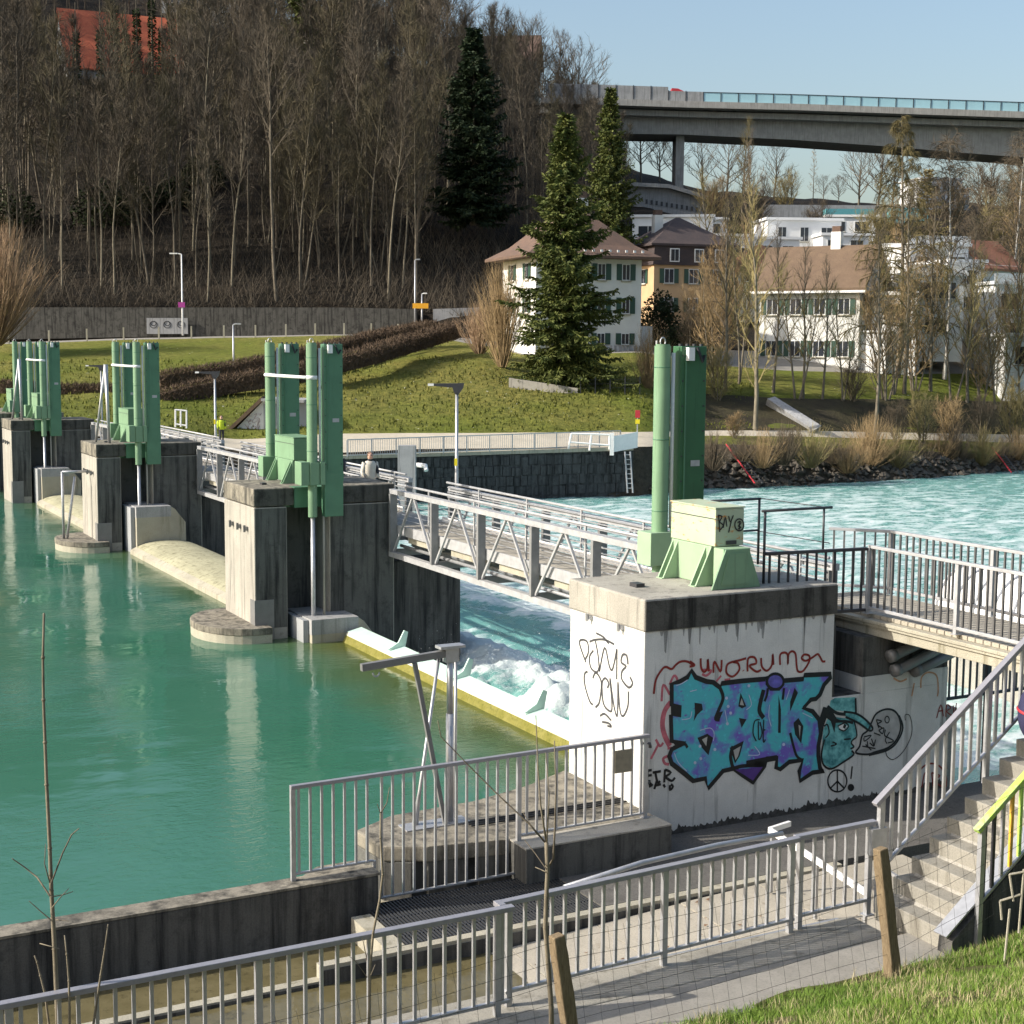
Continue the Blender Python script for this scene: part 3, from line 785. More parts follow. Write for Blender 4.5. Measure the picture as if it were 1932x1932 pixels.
# ------------------------------------------------------------------ footbridge over the gates
def deck_planks(par, x0, x1, y0, y1, z, step, name='deck_plank', gap=.012, mat=None, across=True):
    n = int(abs(y1 - y0) / step); me = None
    for i in range(n):
        a = y0 + i * step
        if me is None:
            k = MB(); k.box(x0, x1, a, a + step - gap, z - .06, z); o = k.build(name, mat or M['conc'], par); me = o.data
        else:
            inst(name, me, par, (0, i * step, 0))
def truss(Y0, Y1, label, detail=True):
    t = thing('truss_footbridge', label, 'footbridge', (4.7, (Y0 + Y1) / 2, 2.2), group='silver truss footbridges over the gates')
    N = 6; P_ = (Y1 - Y0 - .25) / N; ys = [Y0 + .12 + i * P_ for i in range(N + 1)]
    for xi, x in enumerate((3.8, 5.55)):
        k = MB(); k.box(x - .07, x + .07, Y0, Y1, 3.90, 4.02); k.build('top_chord', M['truss'], t)
        k = MB(); k.box(x - .08, x + .08, Y0, Y1, 2.20, 2.34); k.build('bottom_chord', M['truss'], t)
        for y in ys:
            k = MB(); k.box(x - .11, x + .09, y - .05, y + .05, 2.342, 3.898); k.build('post', M['post_shaded'] if xi == 0 else M['truss_dark'], t)
        for i in range(N):
            ym = (ys[i] + ys[i + 1]) / 2
            for ya in (ys[i] + .06, ys[i + 1] - .06):
                k = MB(); k.bar((x, ya, 2.36), (x, ym + (.06 if ya > ym else -.06), 3.89), .055, .055); k.build('diagonal', M['truss'], t)
    for x in (3.98, 5.42):
        k = MB(); k.tube([(x, Y0 + .05, 4.13), (x, Y1 - .05, 4.13)], .032, 8); k.build('handrail', M['truss'], t, True)
        for i in range(N):
            y = ys[i] + P_ * .28
            k = MB(); k.box(x - .02, x + .02, y - .025, y + .025, 2.98, 4.11); k.build('rail_post', M['truss'], t)
        for z in (3.22, 3.35, 3.48, 3.61, 3.74, 3.87, 4.0):
            k = MB(); k.tube([(x, Y0 + .1, z), (x, Y1 - .1, z)], .009 if x < 5 else .019, 5); k.build('infill_rod', M['galv'], t)
    k = MB(); k.box(5.30, 5.34, Y0, Y1, 3.055, 3.20); k.build('toe_board', M['white_paint'], t)
    k = MB(); k.box(3.90, 3.94, Y0, Y1, 2.80, 3.06); k.build('deck_edge', M['truss'], t)
    deck_planks(t, 3.95, 5.29, Y0, Y1, 3.05, .5, mat=M['conc_yard'])
    for i in range(N + 1):
        k = MB(); k.box(3.88, 5.47, ys[i] - .06, ys[i] + .06, 2.22, 2.40); k.build('cross_beam', M['truss_dark'], t)
    for i in range(N):
        k = MB(); k.box(4.0, 4.25, ys[i] + .35, ys[i] + P_ - .55, 2.62, 2.86); k.build('cable_duct', M['conc_pale'], t)
    for x, r in ((4.45, .07), (4.75, .05), (4.08, .045)):
        k = MB(); k.tube([(x, Y0, 2.47), (x, Y1, 2.47)], r, 8); k.build('service_pipe', M['galv'], t, True)
    return t
truss(2.35, 18.45, 'silver truss footbridge span nearest the viewer')
truss(21.15, 36.95, 'silver truss footbridge span behind the middle green hoist')
truss(39.65, 55.45, 'farthest silver truss footbridge span, at the left')
for Y0 in (18.46, 36.96, 55.46):
    k = MB(); k.box(3.95, 5.5, Y0, Y0 + 2.68, 2.80, 3.046); o = k.build('walkway_slab', M['conc'])
    for x in (5.5,):
        pass
    weirobj(o); tag(o, {18.46: 'concrete walkway slab across the second pier', 36.96: 'concrete walkway slab across the third pier', 55.46: 'concrete walkway slab across the fourth pier'}[Y0], 'walkway', 'walkway slabs on the piers')

# ------------------------------------------------------------------ near abutment with the graffiti
ab = thing('graffiti_pier', 'big whitewashed concrete pier covered in graffiti, right of centre', 'pier', (1.8, 0, .5))
k = MB(); k.prism([(0, 0), (3.57, 0), (3.57, 2.2), (2.25, 2.2), (2.25, 1.7), (1.5, 1.7), (1.5, 2.2), (0, 2.2)], -3, 3.66); k.build('shaft', M['white_wall'], ab, bevel=.015)
k = MB(); k.box(-.025, 3.60, -.025, 2.22, 3.664, 4.15); k.build('cap', M['conc'], ab, bevel=.03)
k = MB(); k.box(-.0, 3.59, -.034, -.0262, 3.672, 4.12); k.build('moss_face', M['moss_and_shade'], ab)
k = MB(); k.box(3.572, 6.02, .0, 2.3, -3, 2.30); k.build('lower_wall', M['white_wall'], ab, bevel=.012)
k = MB(); k.box(4.17, 6.018, .0, 2.3, 2.302, 2.57); k.build('side_wall', M['white_wall'], ab)
k = MB(); k.box(4.18, 6.015, .012, 2.3, 2.572, 3.22); k.build('bearing_block', M['shade_and_stain'], ab)
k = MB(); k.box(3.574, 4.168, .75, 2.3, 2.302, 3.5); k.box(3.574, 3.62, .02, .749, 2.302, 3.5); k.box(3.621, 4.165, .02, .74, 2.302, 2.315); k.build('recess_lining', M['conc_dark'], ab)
k = MB(); k.box(3.59, 4.6, 2.31, 2.5, -3, 3.0); k.box(6.025, 6.9, 1.2, 1.6, -3, 1.55); k.build('wing_wall', M['conc'], ab)
for y in (.62, 1.55):
    h = MB(); h.box(-.05, -.005, y - .05, y + .05, 3.60, 3.66); h.box(-.10, -.05, y - .015, y + .015, 3.57, 3.69); h.build('hook', M['galv'], ab)
k = MB(); k.box(.45, .6, .95, 1.15, 4.15, 4.21); k.build('lifting_lug', M['rail_dark'], ab)
for i, (a, c) in enumerate((((4.62, -.14, 2.90), (6.1, -.14, 3.30)), ((4.70, -.16, 2.66), (6.1, -.16, 3.08)), ((5.18, -.10, 2.60), (6.1, -.10, 2.86)))):
    k = MB(); k.tube([a, (a[0] + .12, a[1] - .02, a[2] + .03), c], .085, 12); k.tube([(a[0] - .02, a[1], a[2] - .005), (a[0] + .1, a[1], a[2] + .02)], .105, 12); k.build('drain_pipe', M['truss_dark'], ab, True)
hoist(0.0, 'green gate hoist with one cylinder and a rust-streaked pale housing on the graffiti pier', T=2.3, front=False, xo=.52, boxy=(.52, 1.75), near=True)

# ------------------------------------------------------------------ railings
def baluster_run(par, p0, p1, ztop0, ztop1, zbot0, zbot1, step=.15, mat='galv', w=.031, d=.031, first=.5, name='baluster', stuff=False, skip=()):
    """vertical bars between two plan points; heights interpolate (stairs)"""
    L = math.hypot(p1[0] - p0[0], p1[1] - p0[1]); n = int(L / step); ang = math.atan2(p1[1] - p0[1], p1[0] - p0[0])
    mesh = None; mb = MB() if stuff else None
    o0 = ORG.get(par, (0, 0, 0))
    for i in range(n):
        s = (i + first) / n
        if any(a < s < b for a, b in skip): continue
        x = p0[0] + (p1[0] - p0[0]) * s; y = p0[1] + (p1[1] - p0[1]) * s
        zt = ztop0 + (ztop1 - ztop0) * s; zb = zbot0 + (zbot1 - zbot0) * s
        if stuff:
            mb.bar((x, y, zb), (x, y, zt), w, d); continue
        if mesh is None:
            k = MB(); ca, sa = math.cos(ang), math.sin(ang)
            pts = [(-d / 2, -w / 2), (d / 2, -w / 2), (d / 2, w / 2), (-d / 2, w / 2)]
            k.prism([(a * ca - b * sa, a * sa + b * ca) for a, b in pts], 0, zt - zb)
            mesh = bpy.data.meshes.new(name); mesh.from_pydata(k.v, [], k.f); mesh.materials.append(M[mat])
        inst(name, mesh, par, (x - o0[0], y - o0[1], zb - o0[2]))
    if stuff:
        mb.build(name, M[mat], par, kind='stuff')
def rail_bar(par, p0, p1, w=.07, h=.05, mat='rail', name='top_rail'):
    k = MB(); k.bar(p0, p1, w, h); return k.build(name, M[mat], par, bevel=.006)
def rail_post(par, x, y, z0, z1, w=.06, mat='galv', plate=True):
    k = MB(); k.box(x - w / 2, x + w / 2, y - w / 2, y + w / 2, z0, z1)
    if plate: k.box(x - w, x + w, y - w * .9, y + w * .9, z0, z0 + .012)
    return k.build('post', M[mat], par)

# A: on the low wall by the calm pool
ra = thing('railing', 'grey railing on the low wall between the green pool and the grating', 'railing', (-3, -.5, .95), group='galvanised railings of the near bank')
A0, A1 = (-5.66, -.56), (-.22, -.42)
rail_bar(ra, (A0[0] - .03, A0[1], 2.22), (A1[0] + .05, A1[1], 2.22), .075, .05)
rail_post(ra, *A0, .95, 2.2); rail_post(ra, *A1, 1.0, 2.2); rail_post(ra, -2.35, -.5, .5, 2.2)
baluster_run(ra, A0, (-4.55, -.54), 2.2, 2.2, 1.08, 1.08, .15)
rail_bar(ra, (A0[0], A0[1], 1.07), (-4.55, -.54, 1.07), .045, .03, 'galv', 'bottom_rail')
baluster_run(ra, (-4.5, -.54), (-2.45, -.5), 2.2, 2.2, .55, .55, .148)
rail_bar(ra, (-4.55, -.54, .54), (-2.35, -.5, .54), .045, .03, 'galv', 'bottom_rail')
rail_bar(ra, (-4.53, -.54, 1.07), (-4.53, -.54, .54), .04, .04, 'galv', 'drop_post')
baluster_run(ra, (-2.3, -.5), A1, 2.2, 2.2, 1.08, 1.08, .15)
rail_bar(ra, (-2.3, -.5, 1.07), (A1[0], A1[1], 1.07), .045, .03, 'galv', 'bottom_rail')
k = MB(); k.box(-.78, -.50, -.50, -.47, 1.75, 2.08); k.build('sign_plate', M['foil'], ra)
k = MB(); k.bar((A1[0], A1[1] - .02, 2.12), (A1[0] + .1, A1[1] + .1, 2.02), .12, .03); k.bar((A1[0], A1[1], 1.5), (A1[0] + .2, A1[1] + .2, 1.45), .03, .03); k.build('wall_bracket', M['rail_dark'], ra)

# D and C: along the path in front
def path_rail(label, X0, X1, Y0, Y1, zt, zb, posts, zp):
    t = thing('railing', label, 'railing', ((X0 + X1) / 2, Y0, zp), group='galvanised railings of the near bank')
    rail_bar(t, (X0 - .04, Y0, zt), (X1 + .04, Y1, zt), .085, .05)
    rail_bar(t, (X0, Y0, zb), (X1, Y1, zb), .05, .035, 'galv', 'bottom_rail')
    for s in posts:
        rail_post(t, X0 + (X1 - X0) * s, Y0 + (Y1 - Y0) * s, zp, zt - .03, .06)
    sk = [(s - .055 / (X1 - X0), s + .055 / (X1 - X0)) for s in posts]
    baluster_run(t, (X0, Y0), (X1, Y1), zt - .02, zt - .02, zb + .01, zb + .01, .153, skip=sk)
    return t
rD = path_rail('grey railing along the bottom left, above the ochre shallow channel', -12.0, -5.42, -6.13, -6.10, 2.5, 1.58, (.30, .62, .98), 1.42)
rC = path_rail('grey railing in front of the sloping yard, left of the steps', -5.40, -1.69, -5.96, -5.72, 2.5, 1.60, (.012, .52, .985), 1.42)
rE = path_rail('short grey railing section joining the foot of the steps', -1.62, -.53, -5.68, -5.64, 2.5, 1.60, (.03, .96), 1.42)
rail_bar(rC, (-5.47, -6.06, 2.503), (-5.47, -5.92, 2.503), .075, .05)
# second handrail lying just inside
k = MB(); k.tube([(-4.6, -5.72, 2.44), (-3.6, -5.60, 2.50), (-2.6, -5.52, 2.51), (-1.7, -5.50, 2.50)], .03, 8); k.build('inner_handrail', M['galv'], rC, True)
# ------------------------------------------------------------------ near bank: walls, channel, yard, path, steps
pw = thing('pool_wall', 'low mossy concrete wall between the green pool and the shaded channel, lower left', 'wall', (-9, -.6, -.1))
k = MB(); k.box(-18, -4.56, -.78, -.46, -3, .95); k.build('wall', M['conc_dark'], pw, bevel=.03)
k = MB(); k.box(-18, -4.55, -.79, -.45, .952, .985); k.build('wall_top', M['conc_cap'], pw)
k = MB(); k.prism([(-5.55, -.452), (-4.57, -.452), (-4.57, -.15), (-5.2, -.15)], .2, .97); k.build('buttress', M['conc_cap'], pw, bevel=.02)
pf = thing('crane_platform', 'rounded concrete platform carrying the small steel davit at the pool edge', 'platform', (-2.4, .6, .2))
plan = [(-4.2, .9), (-4.12, .12), (-3.78, -.1), (-3.74, .06), (-3.56, .0), (-3.58, -.15), (-3.02, -.26), (-3.0, -.1), (-2.86, -.13), (-2.86, -.29), (-2.42, -.38), (-.03, -.38), (-.03, 2.25), (-1.0, 1.75), (-2.1, 1.4), (-3.5, 1.3)]
k = MB(); k.prism(plan, -2.5, .78); k.build('platform_wall', M['shade_and_stain'], pf, bevel=.015)  # wall coloured dark to carry the shade of its landward side
k = MB(); k.prism([(-4.22, .92), (-4.14, .1), (-3.6, -.17), (-2.42, -.40), (-.03, -.40), (-.03, 2.26), (-1.0, 1.77), (-2.1, 1.42), (-3.52, 1.32)], .783, 1.0); k.build('platform_top', M['conc_cap'], pf, bevel=.03)
k = MB(); k.prism([(-4.25, .5), (-4.15, .08), (-3.8, -.2), (-2.44, -.50), (-2.44, -.38), (-3.7, -.1), (-4.1, .3)], -.6, .22); k.build('base_ledge', M['conc_pale'], pf)
k = MB(); k.box(-2.42, -.03, -.86, -.402, .2, .975); o = k.build('low_parapet', M['shade_and_stain'], None, bevel=.015); weirobj(o); k = MB(); k.box(-2.43, -.035, -.865, -.404, .978, 1.0); c_ = k.build('parapet_top', M['conc'], o); ORG[o] = (0, 0, 0); tag(o, 'low concrete parapet beam beside the graffiti pier, under the railing', 'parapet')  # body colour includes the shade of its landward side; top stays paler
o = MB(); o.face([(-18, -2.1, .20), (-1.9, -2.1, .20), (-1.9, .2, .20), (-18, .2, .20)]); o = o.build('channel_water', M['shallow']); weirobj(o); tag(o, kind='structure')
o = MB(); o.face([(-18, -5.62, .27), (-3.5, -5.62, .27), (-3.5, -2.16, .27), (-18, -2.16, .27)]); o = o.build('shallow_water', M['shallow']); weirobj(o); tag(o, kind='structure')
k = MB(); k.box(-5.9, 2.0, -2.20, -2.06, -.6, .505); k.box(-18, -5.904, -2.20, -2.06, -.6, .33); o = k.build('channel_kerb_top', M['conc_pale'])
k2 = MB(); k2.box(-18, 2.0, -2.215, -2.203, -.6, .31); k2.box(-5.9, 2.0, -2.2155, -2.2035, .312, .455); o2 = k2.build('channel_kerb_shade', M['conc_dark']); weirobj(o2); tag(o2, kind='structure'); weirobj(o); tag(o, kind='structure')  # thin dark strip paints shade onto the kerb's landward side
k = MB(); k.box(-5.0, -4.74, -2.03, -.9, -.6, .50); o = k.build('grating_sill', M['conc_pale']); weirobj(o); tag(o, kind='structure')
gr = thing('floor_grating', 'dark steel floor grating beside the railing above the channel', 'grating', (-3.3, -1.3, .5))
nbar = 56
for i in range(nbar):
    x = -4.72 + 2.8 * (i + .5) / nbar
    if i == 0:
        k = MB(); k.box(x - .009, x + .009, -2.03, -.60, .455, .50); _g0 = k.build('bearing_bar', M['grating'], gr); _gx = x
    else: inst('bearing_bar', _g0.data, gr, (x - _gx, 0, 0))
for yy in (-2.03, -1.75, -1.45, -1.15, -.85, -.60):
    k = MB(); k.box(-4.735, -1.92, yy - .004, yy + .004, .47, .499); k.build('cross_bar', M['grating'], gr)
k = MB(); k.box(-1.90, 7, -2.035, -.0, -1, .5); k.prism([(0, .0), (0, -.03), (6.9, -.03), (6.9, 0)], -1, .499)
o = k.build('yard_floor', M['yard_dark']); weirobj(o); tag(o, kind='structure')
# sloping yard of cast slabs
ys = thing('yard_slabs', 'sloping yard of pale cast concrete slabs behind the front railing', 'paving', (-2, -4, .1))
def slab_z(x): return float(np.interp(x, [-4.7, -3.3, 0, 3], [.20, .30, .47, .49]))
for i in range(6):
    for j in range(3):
        x0, x1 = -4.7 + 1.3 * i, -4.7 + 1.3 * (i + 1) - .014
        y0, y1 = -2.24 - 1.13 * (j + 1) + .014, -2.24 - 1.13 * j
        dz = RNG.uniform(-.006, .006)
        k = MB(); za, zb = slab_z(x0) + dz, slab_z(x1) + dz
        k.raw([(x0, y0, -1), (x1, y0, -1), (x1, y1, -1), (x0, y1, -1), (x0, y0, za), (x1, y0, zb), (x1, y1, zb), (x0, y1, za)],
              [(0, 3, 2, 1), (4, 5, 6, 7), (0, 1, 5, 4), (1, 2, 6, 5), (2, 3, 7, 6), (3, 0, 4, 7)])
        k.build('slab', M['conc_yard'], ys)
lv = MB(); rr = random.Random(5)
for _ in range(70):
    x, y = rr.uniform(-4.2, 1), rr.uniform(-5.2, -2.3); z = slab_z(x) + .012; s = rr.uniform(.015, .05); a = rr.uniform(0, 6.3)
    lv.face([(x + s * math.cos(a + t), y + .6 * s * math.sin(a + t), z + rr.uniform(0, .012)) for t in (0, 2.1, 4.2)])
o = lv.build('fallen_leaves', M['leaf_dead']); weirobj(o); tag(o, 'scattered dead leaves on the yard slabs', 'leaves', kind='stuff')
# path with kerb
k = MB(); k.box(-18, -.80, -6.30, -5.64, -1, 1.452); o = k.build('path_kerb', M['conc_stair'], bevel=.02); weirobj(o); tag(o, kind='structure')
k = MB(); k.box(-20, .6, -7.35, -6.302, -1, 1.44); o = k.build('path', M['asphalt']); weirobj(o); tag(o, kind='structure')
ec = thing('edge_channel', 'long blue-grey steel edge channel just inside the front railing', 'steel channel', (-2.7, -5.4, 1.2))
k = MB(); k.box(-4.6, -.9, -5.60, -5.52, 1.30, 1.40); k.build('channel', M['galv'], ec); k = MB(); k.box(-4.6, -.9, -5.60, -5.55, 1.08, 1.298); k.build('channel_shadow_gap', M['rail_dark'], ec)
# low ramp rail in the yard
lr = thing('ramp_rail', 'low white rail slanting down across the yard towards the steps', 'rail', (-.3, -3.5, .5))
q0, q1 = Lc(PZ(1452, 1566, 1.35)), Lc(PZ(1640, 1688, 1.2))
k = MB(); k.bar(q0, q1, .05, .07); k.build('rail_bar', M['white_paint'], lr)
k = MB(); k.bar(q0, (q0[0] + .42, q0[1] + .1, q0[2]), .05, .07); k.build('end_bar', M['white_paint'], lr)
for s in (.03, .5, .97):
    p = [q0[i] + (q1[i] - q0[i]) * s for i in range(3)]
    k = MB(); k.box(p[0] - .02, p[0] + .02, p[1] - .02, p[1] + .02, .5, p[2]); k.build('rail_post', M['galv'], lr)
for dz in (.15, .42):
    k = MB(); k.bar((q0[0] + 1.0, q0[1] - 1.2, .6 + dz), (1.2, -4.8, .6 + dz), .04, .04); k.build('side_bar', M['galv'], lr)

# steps up to the service bridge
st = thing('concrete_steps', 'pale concrete steps rising to the right beside the graffiti wall', 'steps', (.3, -6.2, 1.45))
SX, SZ, RX, RZ = -.83, 1.47, .262, .198
for i in range(1, 12):
    x0, z1 = SX + RX * i, SZ + RZ * i
    k = MB(); x1 = x0 + RX + .25 if i < 11 else 4.4
    k.prism([(x0 + .012, z1 - RZ - .07), (x0, z1 - .03), (x0, z1), (x1, z1), (x1, z1 - RZ - .07)], -6.80, -5.76, 'y'); k.build('step', M['conc_stair'], st, bevel=.008)
k = MB(); k.prism([(SX + RX + .1, 1.2), (SX + RX + .1, SZ + RZ - .1), (SX + RX * 11 + .1, SZ + RZ * 11 - .12), (4.4, SZ + RZ * 11 - .12), (4.4, -1), (1.2, -1), (.3, 1.2)], -6.72, -5.84, 'y'); k.build('flight_soffit', M['conc'], st)
k = MB(); k.prism([(SX + .22, 1.40), (SX + .24, 1.60), (SX + RX * 11.5, 1.54 + RZ * 11.2), (SX + RX * 11.5, 1.2), (.1, 1.2)], -7.0, -6.803, 'y'); k.build('side_stringer', M['conc_dark'], st)
k = MB(); k.bar((SX + .16, -6.90, 1.66), (SX + RX * 11.5, -6.90, 1.62 + RZ * 11.25), .19, .02); k.build('side_ramp', M['galv'], st)
def stair_rail(label, Y, X0, X1, off, mats, posts, top_mat, bot_mat):
    t = thing('stair_rail', label, 'stair railing', ((X0 + X1) / 2, Y, 2.5), group='railings of the steps')
    zf = lambda x: SZ + RZ * (x - SX) / RX + off
    rail_bar(t, (X0 - .06, Y, zf(X0 - .06)), (X1, Y, zf(X1)), .085, .055, top_mat)
    rail_bar(t, (X0, Y, zf(X0) - .86), (X1, Y, zf(X1) - .86), .05, .035, bot_mat, 'bottom_rail')
    n = int((X1 - X0) / .125); me = {}
    for i in range(n):
        x = X0 + (i + .5) * (X1 - X0) / n; mt = mats[i % len(mats)]
        if mt not in me:
            k = MB(); k.box(-.017, .017, -.017, .017, 0, .85); q = bpy.data.meshes.new('baluster'); q.from_pydata(k.v, [], k.f); q.materials.append(M[mt]); me[mt] = q
        o0 = ORG[t]; inst('baluster', me[mt], t, (x - o0[0], Y - o0[1], zf(x) - .87 - o0[2]))
    for px_, z0 in posts:
        k = MB(); k.box(px_ - .03, px_ + .03, Y - .03, Y + .03, z0, zf(px_) - .03); k.build('post', M[bot_mat], t)
    return t
stair_rail('silver handrail with vertical bars on the far left side of the steps', -5.70, -.50, 2.6, 1.05, ['galv'], [(-.47, 1.45), (1.12, 2.75)], 'rail', 'galv')
stair_rail('yellow and green spray-painted stair railing at the right edge', -7.02, -.27, 2.4, .93, ['rail_dark', 'rail_dark', 'galv', 'orange_paint', 'lime', 'galv', 'gold'], [(-.25, 1.40)], 'sprayed', 'galv')
k = MB(); k.box(-.62, -.40, -5.74, -5.66, 2.15, 2.45); k.build('latch_plate', M['galv'], rE)
bg = thing('bag', 'navy padded bag with a red band at the right picture edge on the steps', 'bag', (1.6, -6.0, 3.25))
me = bmesh.new(); bmesh.ops.create_uvsphere(me, u_segments=20, v_segments=12, radius=.26)
for v in me.verts: v.co.z *= 1.42; v.co.x *= .95; v.co.y *= .9
mm = bpy.data.meshes.new('bag_body'); me.to_mesh(mm); me.free(); mm.materials.append(M['navy']); mm.polygons.foreach_set('use_smooth', [True] * len(mm.polygons))
BAGP = (1.60, -6.02, 3.62)
inst('bag_body', mm, bg, tuple(BAGP[i] - ORG[bg][i] for i in range(3)))
k = MB(); k.tube([(BAGP[0] + .242 * math.cos(a), BAGP[1] + .230 * math.sin(a), BAGP[2] + .02 + .03 * math.sin(a)) for a in [i * math.pi / 12 for i in range(24)]], .018, 6); k.build('red_band', M['red'], bg, True)
k = MB(); k.tube([(BAGP[0] - .1, BAGP[1] - .19, BAGP[2] + .26), (BAGP[0] - .02, BAGP[1] - .12, BAGP[2] + .42), (BAGP[0] + .08, BAGP[1] - .12, BAGP[2] + .28)], .014, 6); k.build('handle', M['navy'], bg, True)
k = MB(); k.box(BAGP[0] - .14, BAGP[0] - .05, BAGP[1] - .245, BAGP[1] - .20, BAGP[2] - .14, BAGP[2] - .06); k.build('white_patch', M['white_paint'], bg)

# service bridge over the landward side
sb = thing('service_bridge', 'pale concrete service bridge with plank deck, upper right', 'bridge', (5.2, -3, 3.5))
k = MB(); k.box(4.34, 6.2, -12, 1.6, 3.43, 3.49); k.build('deck_slab', M['conc_pale'], sb, bevel=.01)
k = MB(); k.box(4.37, 6.16, -12, 1.5, 3.385, 3.428); k.build('slab_fillet', M['conc_pale'], sb)
k = MB(); k.box(4.42, 6.10, -12, 1.4, 3.225, 3.383); k.build('main_beam', M['conc_pale'], sb, bevel=.01)
deck_planks(sb, 4.50, 6.06, -12, 2.2, 3.555, .16, mat=M['conc_yard'], gap=.02)
def side_rail(label, pts, zt, zb, step, posts, grp='bars of the service bridge', rm='rail_backlit', bm='truss'):
    t = thing('railing', label, 'railing', (pts[0][0], pts[0][1], zb), group='railings of the service bridge')
    for a, c in zip(pts[:-1], pts[1:]):
        rail_bar(t, (*a, zt), (*c, zt), .075, .05, bm)
        rail_bar(t, (*a, zb + .1), (*c, zb + .1), .06, .05, bm, 'bottom_rail')
        baluster_run(t, a, c, zt - .02, zt - .02, zb + .12, zb + .12, step, rm if rm else bm, .03, .03)
    for p in posts: rail_post(t, p[0], p[1], zb, zt - .03, .065, bm)
    return t
side_rail('silver barred railing on the near side of the service bridge', [(4.44, .23), (4.44, -9)], 4.66, 3.56, .155, [(4.44, .23), (4.44, -1.75), (4.44, -3.7), (4.44, -5.7)])
side_rail('barred railing from the rusty hoist housing to the service bridge corner', [(2.52, .46), (4.40, .25)], 4.62, 3.52, .16, [], rm='rail_dark', bm='rail_dark')
side_rail('silver barred railing on the river side of the service bridge', [(5.4, 2.4), (6.12, 1.6), (6.12, -9)], 4.66, 3.56, .16, [(6.12, 1.6), (6.12, -.8), (6.12, -3.2)])
k = MB(); k.box(3.95, 5.5, 1.0, 2.33, 3.04, 3.40); o = k.build('walkway_slab', M['conc_dark']); weirobj(o); tag(o, 'concrete walkway slab behind the graffiti pier', 'walkway', 'walkway slabs on the piers')
gd = thing('guard_frame', 'thin dark guard frame of bars around the rusty hoist housing', 'guard rail', (3, 1, 4.15))
for p0, p1, r in (((2.5, .46, 4.15), (2.5, .46, 5.31), .022), ((2.44, .46, 5.30), (3.83, .46, 5.30), .022), ((3.67, .46, 4.6), (3.67, .46, 5.29), .018), ((2.70, 2.2, 5.28), (3.72, 2.2, 5.28), .022), ((2.7, 2.2, 4.15), (2.7, 2.2, 5.28), .02),
                  ((3.7, 2.2, 4.15), (3.7, 2.2, 5.29), .022), ((2.5, 2.2, 4.74), (3.7, 2.2, 4.74), .018), ((3.7, 2.2, 5.29), (3.8, .46, 5.29), .008), ((3.7, 2.2, 4.72), (3.8, .46, 4.72), .008)):
    k = MB(); k.tube([p0, p1], r, 8); k.build('guard_bar', M['rail_dark'], gd, True)
hc = thing('ribbed_cover', 'white ribbed half-round cover beyond the service bridge', 'cover', (19.5, 8, .4))
k = MB(); pr = [(19.5 + 1.25 * math.cos(a), .45 + 1.25 * math.sin(a)) for a in [i * math.pi / 16 for i in range(17)]]
k.prism(pr, 1.0, 13.2, 'y'); k.build('cover_shell', M['white_paint'], hc)
for i in range(18):
    y = 1.2 + i * .70
    k = MB(); k.tube([(19.5 + 1.27 * math.cos(a), y, .45 + 1.27 * math.sin(a)) for a in [j * math.pi / 12 for j in range(13)]], .035, 5); k.build('rib', M['galv'], hc)
k = MB(); k.box(18.0, 21.0, .5, 13.6, -3, .44); k.build('plinth', M['conc'], hc)
dr = side_rail('dark barred railing low beside the turquoise water under the service bridge', [(6.1, .95), (9.5, .95)], 2.62, 1.62, .16, [(6.4, .95)], bm='rail_dark')
for x_ in (7.9, 9.4):
    k = MB(); k.box(x_ - .04, x_ + .04, .91, .99, -2.5, 2.6); k.build('post', M['rail_dark'], dr)
k = MB(); k.box(6.03, 6.95, .7, 1.19, -3, 1.62); o = k.build('quay_wall', M['conc'], None); weirobj(o); tag(o, 'stained low quay wall right of the graffiti wall', 'wall')

# davit on the platform
dv = thing('davit', 'small grey steel davit on the rounded platform with a level arm over the pool', 'davit', (-2.9, .66, 1.0))
k = MB(); k.tube([(-2.86, .66, 1.0), (-2.86, .66, 2.6)], .058, 12); k.tube([(-2.86, .66, 2.6), (-2.86, .66, 3.46)], .048, 12); k.build('mast', M['galv'], dv, True)
k = MB(); k.bar((-4.22, .66, 3.40), (-2.72, .66, 3.50), .09, .10); k.build('arm', M['truss_dark'], dv)
k = MB(); k.box(-3.05, -2.66, .56, .76, 3.56, 3.60); k.box(-2.95, -2.75, .60, .72, 3.36, 3.55); k.build('head_plate', M['galv'], dv)
k = MB(); k.bar((-3.43, .62, 3.40), (-2.98, .56, 1.02), .055, .06); k.build('brace', M['truss_dark'], dv)
k = MB(); k.tube([(-3.02, .70, 3.42), (-3.31, .72, 1.5), (-3.38, .72, 1.02)], [.026, .026, .05], 8); k.build('back_stay', M['galv'], dv, True)
k = MB(); k.tube([(-2.74, .72, 3.4), (-2.74, .74, 1.02)], .024, 8); k.build('chain_guide', M['galv'], dv, True)
k = MB(); k.tube([(-4.0 + .05 * math.cos(a), .66, 3.31 + .06 * math.sin(a)) for a in [i * math.pi / 6 for i in range(6, 13)]], .012, 6); k.build('lifting_eye', M['galv'], dv, True)
k = MB(); k.box(-3.6, -2.6, .50, .82, 1.0, 1.02); k.build('base_plate', M['galv'], dv)
k = MB()
for yy in (.28, .36, .44): k.tube([(-2.7, yy, 1.03), (-.1, yy, 1.03)], .016, 6)
k.build('cables', M['black'], dv)
